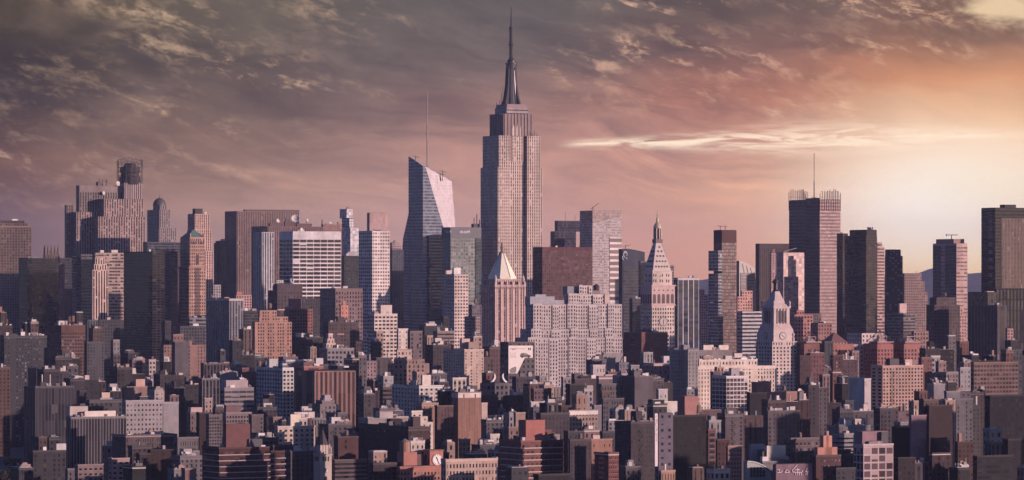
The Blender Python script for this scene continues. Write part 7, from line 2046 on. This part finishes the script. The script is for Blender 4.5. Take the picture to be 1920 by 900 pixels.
def low_town():
    """small houses on the ground that is still free between the blocks"""
    rnd = random.Random(21)
    recs = []
    for k, b in BY.items():
        hero_ = not hasattr(b, 'stm')
        if hero_:
            zs = [max(v[2] for v in ch.bound_box) for ch in b.root.children if ch.type == 'MESH' and 'wall' in ch.name]
            zt = max(zs) if zs else 60
        else:
            zt = b.top2
        recs.append([b.d, b.l, b.r, YH - (zt - EYE) * F / b.d, k, hero_])
    cut = {'below', 'behind', 'beside', 'under', 'in', 'left', 'right', 'at', 'between', 'before', 'squeezed', 'near', 'on', 'above', 'beneath', 'along', 'around', 'by', 'past', 'peeping', 'peering', 'against', 'tucked', 'wedged', 'joined', 'joining', 'standing', 'next', 'stepping', 'hiding', 'filling', 'rising', 'low', 'up', 'carrying', 'whose', 'ringed', 'over', 'the', 'of', 'and', 'covered', 'lined'}
    def phrase(lab):
        w = []
        for x in lab.split():
            if len(w) >= 2 and x in cut or len(w) == 7:
                break
            w.append(x)
        while w and w[-1] in ('with', 'a', 'an', 'one', 'its', 'of', 'and', 'two', 'long', 'by'):
            w.pop()
        return ' '.join(w)
    tones = [('cream', (.50, .42, .36), 'apartment'), ('pale grey', (.36, .34, .35), 'grey'), ('peach', (.46, .30, .24), 'peach'), ('red brick', (.24, .10, .08), ''), ('dark brick', (.12, .075, .075), ''), ('grey brick', (.19, .17, .185), ''),
             ('brown', (.20, .125, .105), ''), ('slate', (.11, .11, .135), ''), ('rose', (.32, .20, .19), ''), ('charcoal', (.06, .055, .065), '')]
    feats = ['with a rooftop shed', 'with a chimney', 'with a thin mast', 'with a flat bare roof', 'with a pale cornice']
    used, labels, n = {}, set(), 0
    for _ in range(14000):
        if n >= 125:
            break
        d = 1720 + 1600 * rnd.random() ** 1.1
        sc_ = 2300 / d
        w = (20 + 17 * rnd.random()) * sc_
        l = rnd.random() * 1920 - 6
        c, r = l + w * (.22 + .2 * rnd.random()), l + w
        front, ok = [], True
        for p in (l + 1, (l + r) / 2, r - 1):
            front.append(min([q_[3] for q_ in recs if q_[0] < d and q_[1] <= p <= q_[2]] + [903]))
        fy = sorted(front)[1]
        bh = [q_ for q_ in recs if q_[0] > d and q_[1] <= (l + r) / 2 <= q_[2] and q_[3] < fy - 16]
        if not bh:
            continue
        bq = min(bh)
        if bq[5] or used.get(bq[4], 0) >= 2:
            continue
        strip = fy - bq[3]
        poke = min(26, max(7, strip * (.25 + .35 * rnd.random())))
        if poke > strip - 8:
            continue
        t = fy - poke
        if EYE - (t - YH) / F * d < 6:
            continue
        X, wR, wL = corner_dims(d, l, c, r)
        g0, h0 = grid(X, d)
        if wL < 3 or wR < 3 or any(g0 < a[1] + 1 and g0 + wR > a[0] - 1 and h0 < a[3] + 1 and h0 + wL > a[2] - 1 for a in FOOT):
            continue
        nm, col_, _x = rnd.choice(tones)
        ft = rnd.choice(feats)
        ph = phrase(BY[bq[4]].root['label'])
        lab = '%s house %s in front of the %s' % (nm, ft, ph)
        if lab in labels or len(lab.split()) > 16:
            continue
        labels.add(lab)
        kw = {}
        if ft == feats[0]:
            kw['bulk'] = ((l + w * .3, l + w * .42, l + w * .75, t - 4 * sc_, tuple(min(.6, v * 1.5) for v in col_)),)
        elif ft == feats[1]:
            kw['chim'] = ((l + w * .6, t - 5 * sc_, 2.4 * sc_, 'brick'),)
        elif ft == feats[2]:
            kw['mast'] = ((l + w * .5, t - 8 * sc_, .7),)
        elif ft == feats[4]:
            kw['corn'] = ((.5, .44, .4), 1.6 * sc_, .3)
        key = 'house %d' % n
        b = B(key, 'town_house', lab, 'house', d, (l, c, r, t), col_, rnd.choice(['punch', 'punch', 'punch', 'band', 'pier']), st=(3.0 + rnd.random()) * F / d, wings=False, roof=rnd.choice(['tar', 'tar', 'gravel', 'silver']), **kw, ww=.35 + .25 * rnd.random(), wh=.42 + .2 * rnd.random(), cv=.7)
        b.root['group'] = 'small town houses among the blocks'
        used[bq[4]] = used.get(bq[4], 0) + 1
        recs.append([b.d, b.l, b.r, t, key, True])
        n += 1
    return n


low_town()
for _k in ('house 113', 'house 59', 'house 50'):        # these ended up wholly hidden
    for _o in list(BY[_k].root.children_recursive) + [BY[_k].root]:
        bpy.data.objects.remove(_o)
    del BY[_k]


def dish(key, px, py, r, turn):
    b = BY[key]
    y = 6.0
    x = b.lx(px, y)
    z = b.z(py, x, y)
    e = Mesh().lathe(0, 0, [(0, -.30 * r), (r * .6, -.14 * r), (r, .18 * r), (r * .96, .2 * r), (r * .55, -.06 * r), (0, -.2 * r)], 16).build('satellite_dish', plain((.58, .52, .50), .5), b.root)
    e.location = (x, y, z); e.rotation_euler = (R(72), 0, R(turn))
    Mesh().bar((x, y + .5, b.top2 - .5), (x, y + .6, z - .2), .3).build('dish_post', plain('dark', .6), b.root)


for _k, _x, _y, _r, _t in (('lower brown slab', 554, 410, 5.2, -25), ('lower brown slab', 521, 414, 2.6, 20), ('lower brown slab', 576, 413, 2.4, 40), ('lower brown slab', 535, 413, 2.0, -50), ('reddish end block', 620, 418, 1.8, 20),
                           ('shade block c8', 573, 631, 3.0, -20), ('terracotta low block', 1500, 734, 2.0, 10), ('white gridded tower', 566, 431, 2.2, 10)):
    dish(_k, _x, _y, _r, _t)


def jib(key, px, base, tip_x, tip_y):
    b = BY[key]
    y = 5.0
    x0, x1 = b.lx(px, y), b.lx(tip_x, y)
    m = Mesh()
    m.bar((x0, y, b.top2 - 1), (x0, y, b.z(base, x0, y)), .5)
    m.bar((x0 - 3, y, b.z(base, x0, y) - 1), (x1, y, b.z(tip_y, x1, y)), .42)
    m.build('roof_crane', plain((.30, .2, .18), .6), b.root)


jib('pink glass screen', 1474, 470, 1494, 465)
jib('dark slab with striped end', 405, 556, 396, 552)


# ------------------------------------------------------------------ trees in the dark gaps
def tree(px, d, h, label, seed):
    rnd = random.Random(seed)
    x, y = kpx(px) * d, d
    root = thing('tree', label, 'tree', (x, y, 0), 0, 'trees in the gaps between the buildings')
    m = Mesh()
    m.lathe(0, 0, [(.5, 0), (.32, h * .4), (.15, h * .75)], 8)
    for k in range(6):
        a = rnd.random() * 6.28
        z = h * (.3 + .08 * k)
        m.bar((0, 0, z), (math.cos(a) * h * .28, math.sin(a) * h * .28, z + h * .22), .12)
    m.build('trunk', plain((.06, .045, .038)), root)
    c = Mesh()
    lobes = [(rnd.gauss(0, h * .17), rnd.gauss(0, h * .17), h * (.45 + rnd.random() * .42), h * (.10 + rnd.random() * .10)) for _ in range(16)]
    for lx_, ly_, lz, lr in lobes:
        for _ in range(70):
            v = Vector((rnd.gauss(0, 1), rnd.gauss(0, 1), rnd.gauss(0, 1))).normalized() * lr * (.45 + .6 * rnd.random())
            p = Vector((lx_, ly_, lz)) + v
            a = Vector((rnd.gauss(0, 1), rnd.gauss(0, 1), rnd.gauss(0, 1))).normalized() * .55
            e = a.cross(Vector((rnd.gauss(0, 1), rnd.gauss(0, 1), rnd.gauss(0, 1)))).normalized() * .45
            c.quad([p - a - e, p + a - e * .6, p + a * .8 + e, p - a + e * .7])
    c.build('crown', plain((.055, .06, .04), .8, 0, .5, .4), root)


for _i, (_px, _d, _h, _l) in enumerate([
        (28, 2420, 17, 'round dark tree below the ribbed dark office slab'), (6, 2330, 15, 'dark bushy tree cut by the border below the dim ochre block')]):
    tree(_px, _d, _h, _l, 40 + _i)

# ------------------------------------------------------------------ evening haze between the near roofs and the far towers
def haze():
    m = bpy.data.materials.new('haze')
    m.use_nodes = True
    t = m.node_tree
    t.nodes.clear()
    o = t.nodes.new('ShaderNodeOutputMaterial')
    v = t.nodes.new('ShaderNodeVolumePrincipled')
    v.inputs['Color'].default_value = (.56, .60, .92, 1)
    v.inputs['Density'].default_value = HAZE
    v.inputs['Anisotropy'].default_value = 0.0
    t.links.new(v.outputs[0], o.inputs['Volume'])
    Mesh().box(-6100, 6100, -950, 24100, -1.2, 470, bottom=True).build('haze', m, kind='stuff')


HAZE = 2.1e-5
if HAZE:
    haze()
